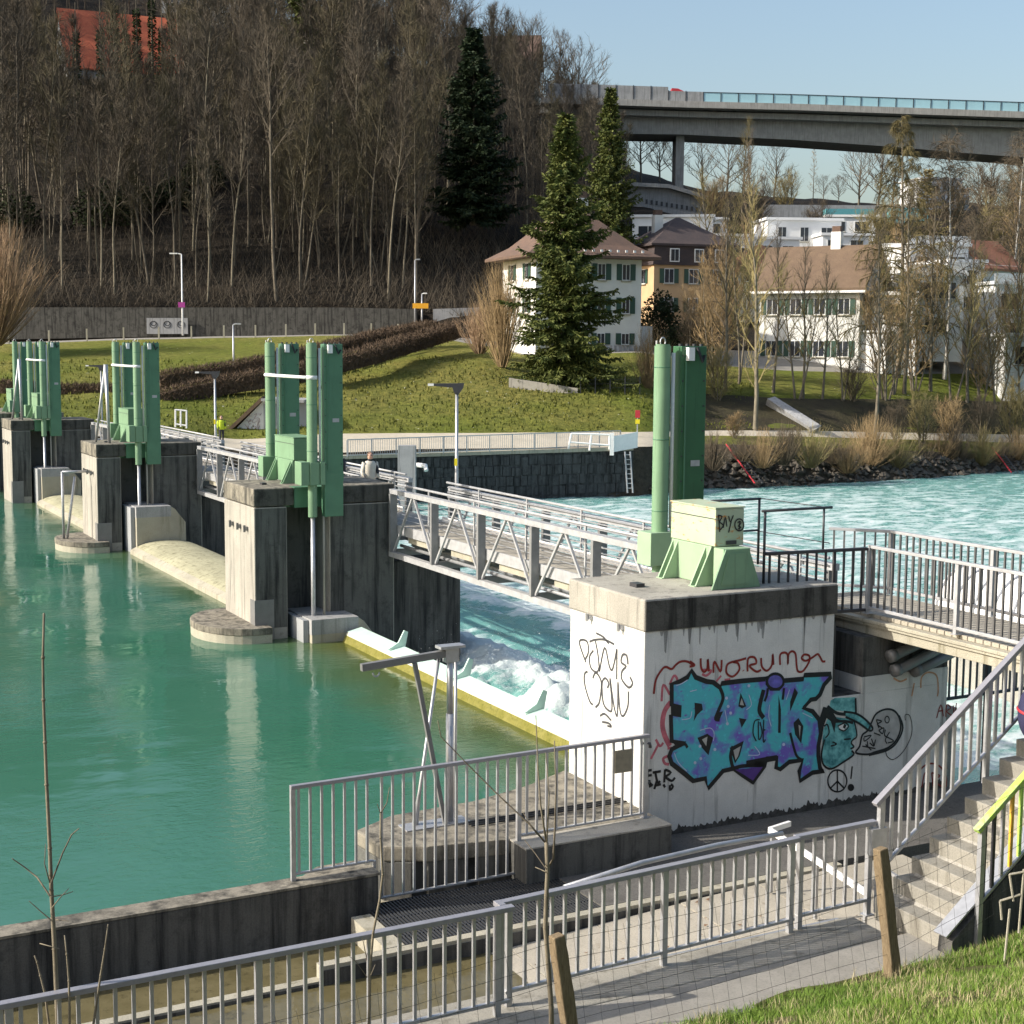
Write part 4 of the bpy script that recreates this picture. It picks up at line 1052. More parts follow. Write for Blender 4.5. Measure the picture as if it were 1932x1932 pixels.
def pier_davit(Y0, lab, kind):
    if kind == 'frame':
        t = thing('pier_davit', lab, 'davit', (-.9, Y0 + .6, .6), group='pale steel davits on the piers')
        for a, c in (((-1.0, Y0 + 1.2, .6), (-1.0, Y0 + 1.2, 3.1)), ((-1.0, Y0 + 1.2, 3.08), (0, Y0 + 1.2, 3.08)), ((-.9, Y0 + 1.1, .62), (-.55, Y0 + 1.15, 2.9))):
            k = MB(); k.tube([a, c], .05, 8); k.build('davit_tube', M['galv'], t, True)
    else:
        t = thing('pier_davit', lab, 'davit', (.5, Y0 + .9, 4.15), group='pale steel davits on the piers')
        for a, c, r in (((.62, Y0 + .6, 4.15), (.62, Y0 + .9, 7.0), .06), ((.3, Y0 + 1.4, 4.15), (.6, Y0 + 1.0, 6.9), .045), ((.62, Y0 + .9, 6.0), (.62, Y0 + .9, 7.05), .085)):
            k = MB(); k.tube([a, c], r, 8); k.build('davit_tube', M['galv'], t, True)
    return t
pier_davit(37, 'pale steel gallows frame on the footing of the third pier', 'frame')
pier_davit(37, 'tall pale two-legged mast on top of the third pier', 'mast')
pier_davit(55.5, 'pale two-legged mast standing on the fourth pier, in front of the far left hoist', 'mast')

# ------------------------------------------------------------------ graffiti, thin paint on the walls
def smooth(pts, n=5, closed=False):
    if len(pts) < 3: return pts
    o = []; N = len(pts)
    rng_ = range(N if closed else N - 1)
    for i in rng_:
        p1, p2 = pts[i], pts[(i + 1) % N]
        p0 = pts[i - 1] if (closed or i > 0) else p1
        p3 = pts[(i + 2) % N] if (closed or i + 2 < N) else p2
        for k in range(n):
            t = k / n
            o.append(tuple(.5 * (2 * p1[a] + (p2[a] - p0[a]) * t + (2 * p0[a] - 5 * p1[a] + 4 * p2[a] - p3[a]) * t * t + (3 * p1[a] - p0[a] - 3 * p2[a] + p3[a]) * t ** 3) for a in (0, 1)))
    if not closed: o.append(pts[-1])
    return o
class Wall:
    """draw on a wall plane; 2-D coordinates are metres along the wall and height"""
    def __init__(s, plane, conv): s.plane, s.conv = plane, conv
    def pt(s, p, off): return (p[0], -off, p[1]) if s.plane == 'Y' else ((-off, p[0], p[1]) if s.plane == 'X' else None)
    def fill(s, mb, pts, off, sm=0, closed_smooth=True):
        q = [s.conv(p) for p in pts]
        if sm: q = smooth(q, sm, True)
        tri = tessellate_polygon([[Vector((a, b, 0)) for a, b in q]])
        n = len(mb.v); mb.v += [s.pt(p, off) for p in q]; mb.f += [tuple(i + n for i in t) for t in tri]
    def stroke(s, mb, pts, wd, off, sm=4, closed=False, taper=False):
        q = [s.conv(p) for p in pts]
        if sm: q = smooth(q, sm, closed)
        N = len(q); n = len(mb.v); L, Rr = [], []
        for i in range(N):
            a = q[i - 1] if (i > 0 or closed) else q[i]; c = q[(i + 1) % N] if (i < N - 1 or closed) else q[i]
            dx, dy = c[0] - a[0], c[1] - a[1]; l = math.hypot(dx, dy) or 1
            w = wd * (1 - .5 * abs(2 * i / (N - 1) - 1) ** 2 if taper and N > 1 else 1)
            nx, ny = -dy / l * w / 2, dx / l * w / 2
            mb.v += [s.pt((q[i][0] + nx, q[i][1] + ny), off), s.pt((q[i][0] - nx, q[i][1] - ny), off)]
        for i in range(N if closed else N - 1):
            j = (i + 1) % N
            mb.f.append((n + 2 * i, n + 2 * i + 1, n + 2 * j + 1, n + 2 * j))
def conv8(p):
    r = WY(1207.5 + p[0] * .3125, 1207.5 + p[1] * .3125, 0); return (r[0], r[2])
WR = Wall('Y', conv8)
piece = [(190,265),(240,250),(285,225),(310,185),(335,225),(400,250),(440,255),(480,285),(492,262),(600,248),(755,235),(768,222),(768,262),(790,292),(838,292),(862,262),(868,245),(985,235),(990,212),(1150,205),(1150,225),(1110,270),(1085,330),(1060,355),(1030,360),(985,410),(1040,430),(1080,480),(1090,560),(1075,640),(1075,700),(1085,770),(1110,790),(1040,800),(965,850),(960,790),(980,725),(900,735),(845,780),(820,770),(825,710),(765,715),(750,760),(680,860),(620,815),(565,775),(500,790),(410,895),(395,835),(320,850),(260,800),(190,745),(175,700),(190,660),(225,640),(270,625),(190,610),(185,455),(240,455),(240,405),(190,390)]
k = MB(); WR.fill(k, piece, .004); k.build('graffiti_letters', M['piece'], ab)
bk = MB()
WR.stroke(bk, piece, .078, .007, 0, True)
for pts, w in (([(480, 285), (500, 350), (470, 430), (455, 475), (480, 480)], .04), ([(745, 300), (725, 380), (720, 430), (745, 470)], .05), ([(560, 640), (545, 700), (560, 775)], .04), ([(825, 710), (770, 720), (640, 745)], .06),
               ([(905, 560), (925, 640), (945, 700), (978, 725)], .03), ([(240, 640), (270, 628), (285, 650)], .03), ([(985, 410), (1030, 360)], .04), ([(770, 290), (765, 330), (750, 370)], .03), ([(868, 290), (860, 360)], .03), ([(690, 745), (750, 752)], .06), ([(565, 775), (620, 760), (750, 755)], .04)):
    WR.stroke(bk, pts, w * 1.5, .0073, 4)
for pts in ([(328, 378), (372, 385), (378, 420), (345, 450), (322, 492), (330, 440)], [(345, 590), (405, 565), (440, 590), (412, 695), (372, 650)], [(592, 400), (606, 318), (640, 400), (615, 412)], [(596, 470), (642, 478), (612, 530)],
            [(540, 650), (625, 608), (600, 700), (572, 745)], [(905, 372), (932, 288), (952, 318), (918, 400), (905, 430)], [(925, 500), (955, 470), (985, 520), (972, 625), (935, 570)], [(835, 330), (850, 420), (848, 560), (832, 560)], [(455, 440), (500, 430), (480, 480), (450, 478)], [(185, 395), (242, 402), (242, 455), (186, 450)], [(190, 612), (268, 626), (215, 640)]):
    WR.fill(bk, pts, .0068)
k = bk.build('graffiti_outline', M['ink'], ab)
wk = MB()
for pts in ([(372, 600), (405, 582), (398, 640)], [(600, 390), (612, 350), (626, 395)], [(562, 665), (606, 640), (590, 700), (575, 725)], [(955, 510), (968, 520), (962, 590)]): WR.fill(wk, pts, .0095)
wk.build('bare_wall_gaps', M['ink_wall'], ab)
dm = MB(); cpts = [(815 + 50 * math.cos(a), 250 + 47 * math.sin(a)) for a in [i * math.pi / 12 for i in range(24)]]
WR.fill(dm, cpts, .0085); dm.build('graffiti_dot', plain('violet spray fill', (.12, .11, .42), .6, 0, .4, 8), ab)
dm = MB(); WR.stroke(dm, cpts, .045, .010, 0, True); dm.build('dot_ring', M['ink'], ab)
pk = MB(); WR.fill(pk, [(572, 782), (740, 765), (680, 848), (625, 812)], .0085); pk.build('violet_drop', plain('deep violet spray', (.085, .035, .22), .6, 0, .2, 8), ab)
hl = MB()
for pts in ([(215, 275), (250, 262), (285, 240)], [(360, 545), (420, 530), (445, 560), (440, 610)], [(205, 680), (230, 740), (280, 790)], [(900, 300), (880, 360)], [(690, 640), (720, 690), (650, 695)], [(510, 420), (525, 500)], [(250, 480), (300, 470), (310, 430)], [(980, 440), (1040, 470)], [(780, 390), (775, 460), (790, 520)], [(340, 300), (300, 310)], [(655, 330), (670, 390), (640, 420)]):
    WR.stroke(hl, pts, .014, .0105, 4)
for c in ((520, 350), (530, 400), (545, 440), (525, 505), (655, 275), (360, 640), (330, 740), (365, 715), (450, 660), (865, 630)):
    WR.fill(hl, [(c[0] + 9 * math.cos(a), c[1] + 10 * math.sin(a)) for a in [i * math.pi / 4 for i in range(8)]], .0104)
hl.build('graffiti_highlights', M['ink_white'], ab)
ck = MB()
for pts in ([(720, 480), (690, 490), (680, 560), (700, 610)], [(712, 490), (715, 600), (735, 560), (722, 495)], [(745, 480), (742, 610), (755, 600)], [(740, 545), (755, 540)]): WR.stroke(ck, pts, .022, .0112, 4)
ck.build('small_black_tag', M['ink'], ab)
# shaded head with a cap
fk = MB()
WR.fill(fk, [(1150, 365), (1175, 350), (1300, 345), (1300, 445), (1235, 430), (1140, 420)], .004)
WR.fill(fk, [(1105, 545), (1130, 480), (1180, 465), (1290, 480), (1306, 575), (1282, 602), (1275, 622), (1286, 645), (1276, 668), (1284, 690), (1225, 735), (1155, 775), (1110, 752), (1096, 690)], .0045)
WR.fill(fk, [(1228, 432), (1300, 445), (1355, 478), (1400, 528), (1385, 545), (1320, 500), (1240, 462)], .006)
fk.build('graffiti_head', M['facefill'], ab)
fo = MB()
for pts, w in (([(1300, 350), (1302, 445)], .03), ([(1228, 432), (1300, 443), (1355, 476), (1402, 528), (1385, 547), (1320, 502), (1240, 464)], .028), ([(1290, 480), (1308, 575), (1282, 602)], .02), ([(1282, 602), (1274, 622), (1290, 645), (1268, 655)], .022), ([(1276, 668), (1288, 692), (1225, 737), (1155, 777), (1108, 755), (1094, 690), (1112, 600)], .026),
               ([(1178, 492), (1240, 490), (1285, 500)], .034), ([(1192, 520), (1235, 500), (1258, 520), (1230, 548), (1198, 535)], .018), ([(1150, 640), (1185, 628), (1160, 615)], .02), ([(1230, 600), (1272, 596)], .02), ([(1130, 400), (1185, 440), (1240, 448)], .04), ([(1118, 590), (1140, 560), (1130, 510), (1110, 520)], .02), ([(1205, 490), (1160, 470)], .03)):
    WR.stroke(fo, pts, w * 1.3, .0075, 4)
WR.fill(fo, [(1080, 480), (1105, 402), (1150, 415), (1185, 470), (1172, 560), (1150, 490), (1125, 470), (1108, 520), (1095, 600), (1078, 600)], .0072)
WR.fill(fo, [(1230, 505), (1245, 512), (1236, 536), (1222, 528)], .010)
fo.build('head_outline', M['ink'], ab)
ew = MB(); WR.fill(ew, [(1198, 520), (1232, 505), (1252, 520), (1230, 544), (1204, 536)], .0068); ew.build('eye_white', M['white_paint'], ab)
# speech balloon
bal = [(1395, 500), (1425, 445), (1480, 418), (1530, 425), (1562, 465), (1572, 530), (1548, 600), (1495, 650), (1420, 675), (1370, 690), (1302, 680), (1325, 640), (1340, 575), (1375, 545)]
k = MB(); WR.fill(k, bal, .004, 4); k.build('balloon_fill', M['balloon'], ab)
bo = MB(); WR.stroke(bo, bal, .034, .007, 5, True)
WR.stroke(bo, [(1562, 455), (1585, 530), (1550, 615), (1490, 665), (1380, 695)], .035, .0074, 5)
WR.stroke(bo, [(1480, 650), (1490, 700), (1530, 720), (1590, 670), (1635, 580), (1640, 510), (1625, 455), (1600, 452), (1600, 485)], .014, .007, 6)
for pts in ([(1425, 480), (1440, 530)], [(1425, 480), (1458, 490), (1432, 508), (1460, 530)], [(1440, 545), (1470, 530), (1462, 565), (1440, 545)], [(1480, 540), (1475, 575), (1500, 590)], [(1505, 555), (1480, 600), (1490, 625)], [(1350, 585), (1395, 575), (1355, 610), (1350, 590)], [(1370, 610), (1375, 650)], [(1395, 595), (1410, 640), (1385, 620)], [(1420, 600), (1412, 640)], [(1340, 640), (1420, 655)], [(1360, 630), (1395, 665)], [(1500, 590), (1530, 610), (1495, 620)], [(1410, 560), (1450, 575)]):
    WR.stroke(bo, pts, .022, .0078, 4)
WR.stroke(bo, [(1490 + 13 * math.cos(a), 480 + 20 * math.sin(a)) for a in [i * math.pi / 5 for i in range(10)]], .02, .0078, 2, True)
bo.build('balloon_outline', M['ink'], ab)
# peace sign and marks
pk = MB(); WR.stroke(pk, [(1190 + 57 * math.cos(a), 850 + 66 * math.sin(a)) for a in [i * math.pi / 10 for i in range(20)]], .028, .006, 2, True)
for a, c in (((1190, 784), (1190, 916)), ((1190, 852), (1148, 895)), ((1190, 852), (1232, 895)), ((1280, 762), (1272, 838))): WR.stroke(pk, [a, c], .028, .0066, 0)
WR.fill(pk, [(1272 + 20 * math.cos(a), 890 + 22 * math.sin(a)) for a in [i * math.pi / 6 for i in range(12)]], .006)
for pts in ([(30, 790), (70, 785)], [(45, 790), (40, 850)], [(40, 820), (70, 815)], [(90, 790), (105, 860), (120, 850)], [(75, 800), (125, 792)], [(150, 780), (145, 860)], [(150, 782), (185, 800), (150, 825)], [(155, 830), (190, 850), (210, 830)], [(55, 845), (60, 890)], [(85, 880), (125, 870)], [(100, 850), (85, 900)], [(185, 870), (198, 885), (180, 905), (180, 875)], [(35, 840), (75, 880)], [(140, 870), (150, 890)]):
    WR.stroke(pk, pts, .040, .006, 3)
pk.build('black_tags', M['ink'], ab)
rk = MB()
for pts in ([(82, 325), (95, 240), (130, 180), (155, 162), (190, 175), (215, 150), (245, 130), (285, 130), (320, 152)], [(300, 128), (328, 152), (298, 160)], [(365, 110), (368, 165), (385, 192), (405, 170), (408, 115), (415, 190)], [(442, 198), (448, 130), (485, 190), (492, 120)], [(560, 130), (525, 150), (522, 200), (560, 220), (598, 180), (590, 140), (560, 132), (600, 122), (640, 110)], [(622, 182), (624, 186)], [(648, 190), (652, 112), (690, 105), (700, 140), (660, 155), (700, 190), (730, 180)], [(730, 108), (735, 160), (765, 185), (795, 150), (800, 85), (805, 150)], [(845, 150), (845, 90), (870, 75), (890, 90), (892, 145), (895, 90), (915, 68), (938, 85), (945, 160), (955, 190), (985, 185), (1020, 130), (1020, 95), (990, 88), (975, 110), (1000, 125), (1040, 105), (1070, 85), (1085, 100), (1100, 128), (1118, 128)]):
    WR.stroke(rk, pts, .036, .006, 5)
rk.build('red_writing', M['ink_red'], ab); rk = MB()
for pts in ([(1790, 470), (1815, 390), (1830, 460)], [(1800, 430), (1830, 425)], [(1845, 465), (1850, 390), (1875, 410), (1850, 430), (1880, 455)], [(1890, 395), (1895, 450), (1910, 380)]): WR.stroke(rk, pts, .022, .006, 3)
rk.build('red_word_tag', M['ink_red'], ab); rk = MB()
WR.stroke(rk, [(1760 + 90 * math.cos(a), 855 + 110 * math.sin(a)) for a in [i * math.pi / 10 for i in range(20)]], .030, .006, 3, True)
for pts in ([(1700, 890), (1720, 800), (1745, 880), (1720, 870)], [(1760, 800), (1770, 890)], [(1760, 800), (1810, 820), (1770, 845), (1830, 890)], [(1700, 940), (1770, 915), (1820, 940)], [(1830, 770), (1845, 720), (1850, 780)]): WR.stroke(rk, pts, .026, .0064, 4)
rk.build('red_ring_tag', M['ink_red'], ab)
pp = MB()
for pts, w in (([(130, 370), (140, 270), (180, 330)], .04), ([(178, 270), (205, 215), (225, 240), (215, 275)], .04), ([(380, 180), (430, 185), (400, 215), (375, 205)], .04), ([(460, 250), (490, 215)], .035), ([(510, 240), (545, 235)], .03), ([(185, 375), (148, 430), (135, 510), (150, 580), (180, 640)], .085), ([(95, 600), (120, 640), (140, 620)], .04), ([(110, 630), (85, 680), (65, 718)], .04), ([(165, 655), (190, 650)], .04), ([(170, 700), (140, 715), (150, 745), (175, 750)], .045), ([(205, 430), (235, 435)], .05)):
    WR.stroke(pp, pts, w, .0025, 4)
pp.build('old_pink_writing', M['ink_pink'], ab, kind='stuff')
og = MB()
for pts in ([(1530, 230), (1570, 250), (1610, 235)], [(1695, 290), (1700, 225), (1740, 195), (1790, 215), (1800, 300), (1795, 340)], [(1655, 260), (1640, 340)]): WR.stroke(og, pts, .03, .003, 4)
og.build('thin_orange_arcs', M['ink_orange'], ab)
def conv6(p):
    r = WX(1006.2 + p[0] * .25, 1106.9 + p[1] * .25, 0); return (r[1], r[2])
WL = Wall('X', conv6); lk = MB()
for pts in ([(398, 570), (350, 430), (370, 400), (410, 420), (415, 500), (388, 555)], [(425, 415), (470, 400), (540, 400), (612, 435)], [(475, 350), (530, 380), (570, 430)], [(470, 410), (490, 520), (500, 640)], [(455, 480), (425, 530), (435, 610), (480, 645), (500, 600)], [(500, 640), (540, 460), (575, 600), (600, 620), (632, 470)], [(632, 470), (630, 700)], [(715, 585), (705, 520), (675, 515), (665, 570), (700, 600), (670, 640), (670, 700), (720, 760), (750, 730), (730, 680)],
            [(410, 640), (388, 660), (390, 740), (425, 860), (450, 890)], [(450, 690), (470, 650), (500, 680), (515, 740), (500, 870), (470, 910)], [(560, 765), (570, 730), (545, 690), (520, 730), (530, 880), (580, 940), (595, 900), (580, 700)], [(580, 690), (610, 900), (635, 970), (640, 720)], [(640, 720), (655, 930), (680, 975), (715, 900), (720, 790)], [(505, 975), (540, 960), (590, 1010)], [(520, 1020), (570, 1030), (590, 1055), (560, 1050)]):
    WL.stroke(lk, pts, .036, .005, 5)
lk.build('side_wall_tag', M['ink_grey'], ab)
gm_ = MB(); rr = random.Random(21)
for x0_, x1_ in ((.02, 6.0),):
    top_ = []; n_ = 240
    for i in range(n_ + 1): top_.append(.535 + .13 * vnoise(np.array([i * .11]), np.array([.5]), 3)[0] ** 2 + .10 * vnoise(np.array([i * .8]), np.array([.5]), 5)[0] ** 3 + .05 * rr.random() ** 3)
    for i in range(n_):
        a_, b_2 = x0_ + (x1_ - x0_) * i / n_, x0_ + (x1_ - x0_) * (i + 1) / n_
        gm_.face([(a_, -.003, .3), (b_2, -.003, .3), (b_2, -.003, top_[i + 1]), (a_, -.003, top_[i])])
gm_.build('grime_band', M['grime'], ab)
for i in range(26):
    x_ = rr.uniform(.1, 3.5); L_ = rr.uniform(.15, .9) * rr.random(); w_ = rr.uniform(.012, .05)
    if i == 0: sk_ = MB()
    sk_.face([(x_ - w_, -.0022, 3.66), (x_ + w_, -.0022, 3.66), (x_ + w_ * .3, -.0022, 3.66 - L_), (x_ - w_ * .4, -.0022, 3.66 - L_ * .9)])
sk_.build('run_off_streaks', concrete('streaked whitewash', (.36, .355, .34), (.16, .155, .15), .5, .5), ab)
# tag on the hoist housing
hz = [o for o in bpy.data.objects if o.name.startswith('gate_hoist')][-1]
def convh(p):
    r = WY(1197.4 + p[0] * .224, 930.8 + p[1] * .224, .515); return (r[0], r[2])
class Wall2(Wall):
    def pt(s, p, off): return (p[0], .515 - off, p[1])
WH = Wall2('Y', convh); hk = MB()
for pts in ([(705, 180), (715, 325)], [(700, 185), (735, 195), (715, 240), (745, 270), (712, 315)], [(745, 290), (762, 200), (775, 280)], [(790, 190), (805, 240), (830, 185)], [(812, 235), (790, 330)]): WH.stroke(hk, pts, .022, .006, 3)
WH.stroke(hk, [(880 + 38 * math.cos(a), 265 + 50 * math.sin(a)) for a in [i * math.pi / 8 for i in range(16)]], .022, .006, 2, True)
for pts in ([(865, 250), (880, 235), (895, 250), (870, 275), (895, 285), (868, 300)], [(880, 230), (882, 305)]): WH.stroke(hk, pts, .018, .007, 3)
hk.build('housing_tag', M['ink'], hz)
k = MB(); k.box(1.80, 1.99, .498, .517, 4.80, 4.86); k.build('socket', M['rail_dark'], hz)
# ------------------------------------------------------------------ far bank wall, railings, bunker, lamps
def pxpt(px, y, z): return ((px - 966) / F * y, y, z)
def line_box(mb, a, b, th, z0a, z1a, z0b=None, z1b=None):
    """vertical slab from plan point a to b, thickness th away from the viewer"""
    z0b = z0a if z0b is None else z0b; z1b = z1a if z1b is None else z1b
    d = Vector((b[0] - a[0], b[1] - a[1], 0)).normalized(); n = Vector((-d.y, d.x, 0)) * th
    P0, P1 = Vector((a[0], a[1], 0)), Vector((b[0], b[1], 0))
    v = [P0 + Vector((0, 0, z0a)), P1 + Vector((0, 0, z0b)), P1 + n + Vector((0, 0, z0b)), P0 + n + Vector((0, 0, z0a)), P0 + Vector((0, 0, z1a)), P1 + Vector((0, 0, z1b)), P1 + n + Vector((0, 0, z1b)), P0 + n + Vector((0, 0, z1a))]
    mb.raw(v, [(0, 3, 2, 1), (4, 5, 6, 7), (0, 1, 5, 4), (1, 2, 6, 5), (2, 3, 7, 6), (3, 0, 4, 7)])
fw = thing('quay_wall', 'dark stone river wall under the far railing across the water', 'wall', (0, 90, 0), False)
WA, WB = D(560, 870, 86.2), D(1195, 843, 94.0)
k = MB(); line_box(k, WA, WB, .9, -3, 1.15, -3, 1.35); k.build('wall_body', M['stone_dark'], fw)
k = MB(); line_box(k, (WA.x, WA.y - .15), (WB.x, WB.y - .15), .7, 1.152, 1.36, 1.352, 1.56); k.build('coping', M['conc_pale'], fw)
rr = random.Random(8); n_ = 0
for row in range(5):
    s = rr.uniform(0, .02)
    while s < .99 and n_ < 210:
        l = rr.uniform(.018, .036)
        a = WA.lerp(WB, s); c = WA.lerp(WB, min(1, s + l - .003))
        z0 = -1.9 + row * .62 + rr.uniform(-.05, .05); hh = rr.uniform(.48, .60)
        k = MB(); off = rr.uniform(.03, .10); line_box(k, (a.x, a.y - off), (c.x, c.y - off), .2, z0, z0 + hh); k.build('stone', M['stone_dark'], fw); n_ += 1
        s += l
fr = thing('railing', 'long grey railing on top of the far dark river wall', 'railing', (0, 90, 1.4), False)
def far_rail(t, a, b, za, zb, h, np_, mat='galv', step=.14):
    A, B = Vector((a[0], a[1], za)), Vector((b[0], b[1], zb))
    k = MB(); k.bar(A + Vector((0, 0, h)), B + Vector((0, 0, h)), .06, .06); k.build('top_rail', M[mat], t)
    k = MB(); k.bar(A + Vector((0, 0, .1)), B + Vector((0, 0, .1)), .05, .05); k.build('bottom_rail', M[mat], t)
    for i in range(np_):
        p = A.lerp(B, i / (np_ - 1)); k = MB(); k.box(p.x - .035, p.x + .035, p.y - .035, p.y + .035, p.z, p.z + h - .03); k.build('post', M[mat], t)
    n = int((B - A).length / step); k = MB()
    for i in range(n):
        p = A.lerp(B, (i + .5) / n); k.box(p.x - .012, p.x + .012, p.y - .012, p.y + .012, p.z + .12, p.z + h - .03)
    k.build('bars', M[mat], t, kind='stuff')
far_rail(fr, (WA.x + 2.9, WA.y + .2), (WB.x - .8, WB.y + .2), 1.36, 1.56, 1.0, 13)
gp_ = thing('barrier', 'white tubular barrier leaning on the far railing', 'barrier', D(1110, 850, 92.4), False)
for a, c in (((1072, 848), (1078, 818)), ((1078, 818), (1150, 820)), ((1112, 850), (1116, 820)), ((1150, 820), (1150, 848)), ((1074, 834), (1150, 840))):
    k = MB(); k.tube([D(*a, 92.3), D(*c, 92.3)], .06, 6); k.build('barrier_tube', M['white_paint'], gp_)
ws = thing('sheet_panel', 'white sheet panel at the downstream end of the far railing', 'panel', D(1180, 850, 93.5), False)
a, c = D(1158, 850, 93.2), D(1203, 846, 93.8)
k = MB(); line_box(k, a, c, .06, a.z - .1, a.z + .9, c.z + .05, c.z + 1.05); k.build('panel_sheet', M['white_paint'], ws)
k = MB(); k.box(a.x - .25, a.x, a.y - .1, a.y + .1, a.z - .3, a.z + 1.1); k.build('panel_post', M['white_paint'], ws)
ld = thing('ladder', 'dark steel ladder hanging down the end of the far river wall', 'ladder', D(1190, 900, 93.3), False)
for px in (1184, 1194):
    k = MB(); k.tube([D(px - 5, 852, 93.0), D(px, 930, 92.6)], .05, 6); k.build('ladder_rail', M['galv'], ld)
for i in range(8):
    k = MB(); k.tube([D(1179 + i * .6, 858 + i * 9, 93.0 - i * .05), D(1189 + i * .6, 858 + i * 9, 93.0 - i * .05)], .03, 5); k.build('rung', M['galv'], ld)
dp = thing('drain_pipe', 'white outlet pipe sticking out of the far wall behind the footbridge', 'pipe', D(780, 875, 87), False)
k = MB(); k.tube([D(778, 876, 89), D(803, 879, 88), D(804, 888, 87.8)], .14, 8); k.build('pipe', M['white_paint'], dp)
pl = thing('bridge_support', 'pale concrete support column behind the middle hoist by the far wall', 'column', D(770, 900, 84), False)
q = D(767, 890, 84); k = MB(); k.box(q.x - .5, q.x + .5, q.y, q.y + .8, -3, 2.2); k.build('column', M['grey_wall'], pl)
for i, (p0, p1, yy) in enumerate((((1370, 845), (1424, 916), (103, 98)), ((1872, 850), (1908, 895), (117, 112)))):
    t = thing('bank_ladder', ('red railed ladder down the stony bank, right of the near green hoist', 'red railed ladder down the bank at the far right edge')[i], 'ladder', D(*p1, yy[1]), False, 'red ladders on the far bank')
    A, B = D(*p0, yy[0]), D(*p1, yy[1])
    for off in (0, .5):
        k = MB(); k.tube([A + Vector((off, 0, .25)), B + Vector((off, 0, .15))], .05, 6); k.build('side_rail', M['red'] if off == 0 else M['rail_dark'], t)
    for j in range(12):
        p = A.lerp(B, (j + .5) / 12); k = MB(); k.bar(p + Vector((0, 0, .2)), p + Vector((.5, 0, .2)), .12, .05); k.build('rung', M['rail_dark'], t)
# slanted concrete slab with scribbles on the bank
sl = thing('slanted_slab', 'slanted concrete slab with faint scribbles on the far bank under the bare trees', 'slab', D(1500, 800, 110), False)
k = MB(); a, b_, c, d_ = D(1448, 752, 113.5), D(1462, 748, 114), D(1550, 803, 109.3), D(1535, 812, 108.8)
dv_ = Vector((0, .8, -.5)); k.raw([a, b_, c, d_, a + dv_, b_ + dv_, c + dv_, d_ + dv_], [(0, 1, 2, 3), (7, 6, 5, 4), (0, 4, 5, 1), (1, 5, 6, 2), (2, 6, 7, 3), (3, 7, 4, 0)])
k.build('slab', M['grey_wall'], sl)
# bunker
bk_ = thing('bunker', 'small white slant-walled bunker with red scribbles and a turf roof by the weir', 'bunker', D(475, 830, 97), False)
by = 97.0
pts = [D(424, 831, by), D(496, 757, by), D(524, 755, by), D(524, 831, by)]
k = MB(); k.raw(pts + [p + Vector((0, 4, 0)) for p in pts], [(0, 1, 2, 3), (4, 5, 6, 7), (0, 1, 5, 4), (1, 2, 6, 5), (2, 3, 7, 6)])
k.build('bunker_wall', M['plaster'], bk_)
k = MB(); k.bar(D(418, 829, by - .1) + Vector((0, 1.5, .12)), D(497, 754, by - .1) + Vector((0, 1.5, .12)), 3.6, .22); k.build('turf_edge', M['hedge'], bk_)
k = MB(); k.bar(D(494, 754, by - .15) + Vector((0, 1.5, 0)), D(575, 757, by - .15) + Vector((0, 1.5, 0)), 3.6, .18); k.build('roof_slab', M['grey_wall'], bk_)
k = MB(); a = D(498, 829, by - .02); c = D(524, 762, by - .02); k.box(a.x, c.x, by - .03, by - .004, a.z, c.z); k.build('door', M['grey_panel'], bk_)
k = MB(); a = D(524, 831, by); c = D(575, 760, by); k.box(a.x + .02, c.x, by + .6, by + 4, a.z, c.z); k.build('side_room', M['grey_panel'], bk_)
rk = MB(); rr = random.Random(4)
for i in range(16):
    x, y = 462 + (i % 4) * 8 + rr.uniform(-2, 2), 782 + (i // 4) * 11 + rr.uniform(-2, 2)
    p = [(x, y), (x + rr.uniform(-3, 8), y + rr.uniform(-5, 5)), (x + rr.uniform(-3, 8), y + rr.uniform(2, 9)), (x + rr.uniform(3, 10), y + rr.uniform(-2, 5))]
    q = [D(a, b, by - .012) for a, b in smooth(p, 3)]
    for u_, v_ in zip(q[:-1], q[1:]): rk.bar(u_, v_, .006, .06, (0, 1, 0))
rk.build('red_scribbles', M['ink_red'], bk_)

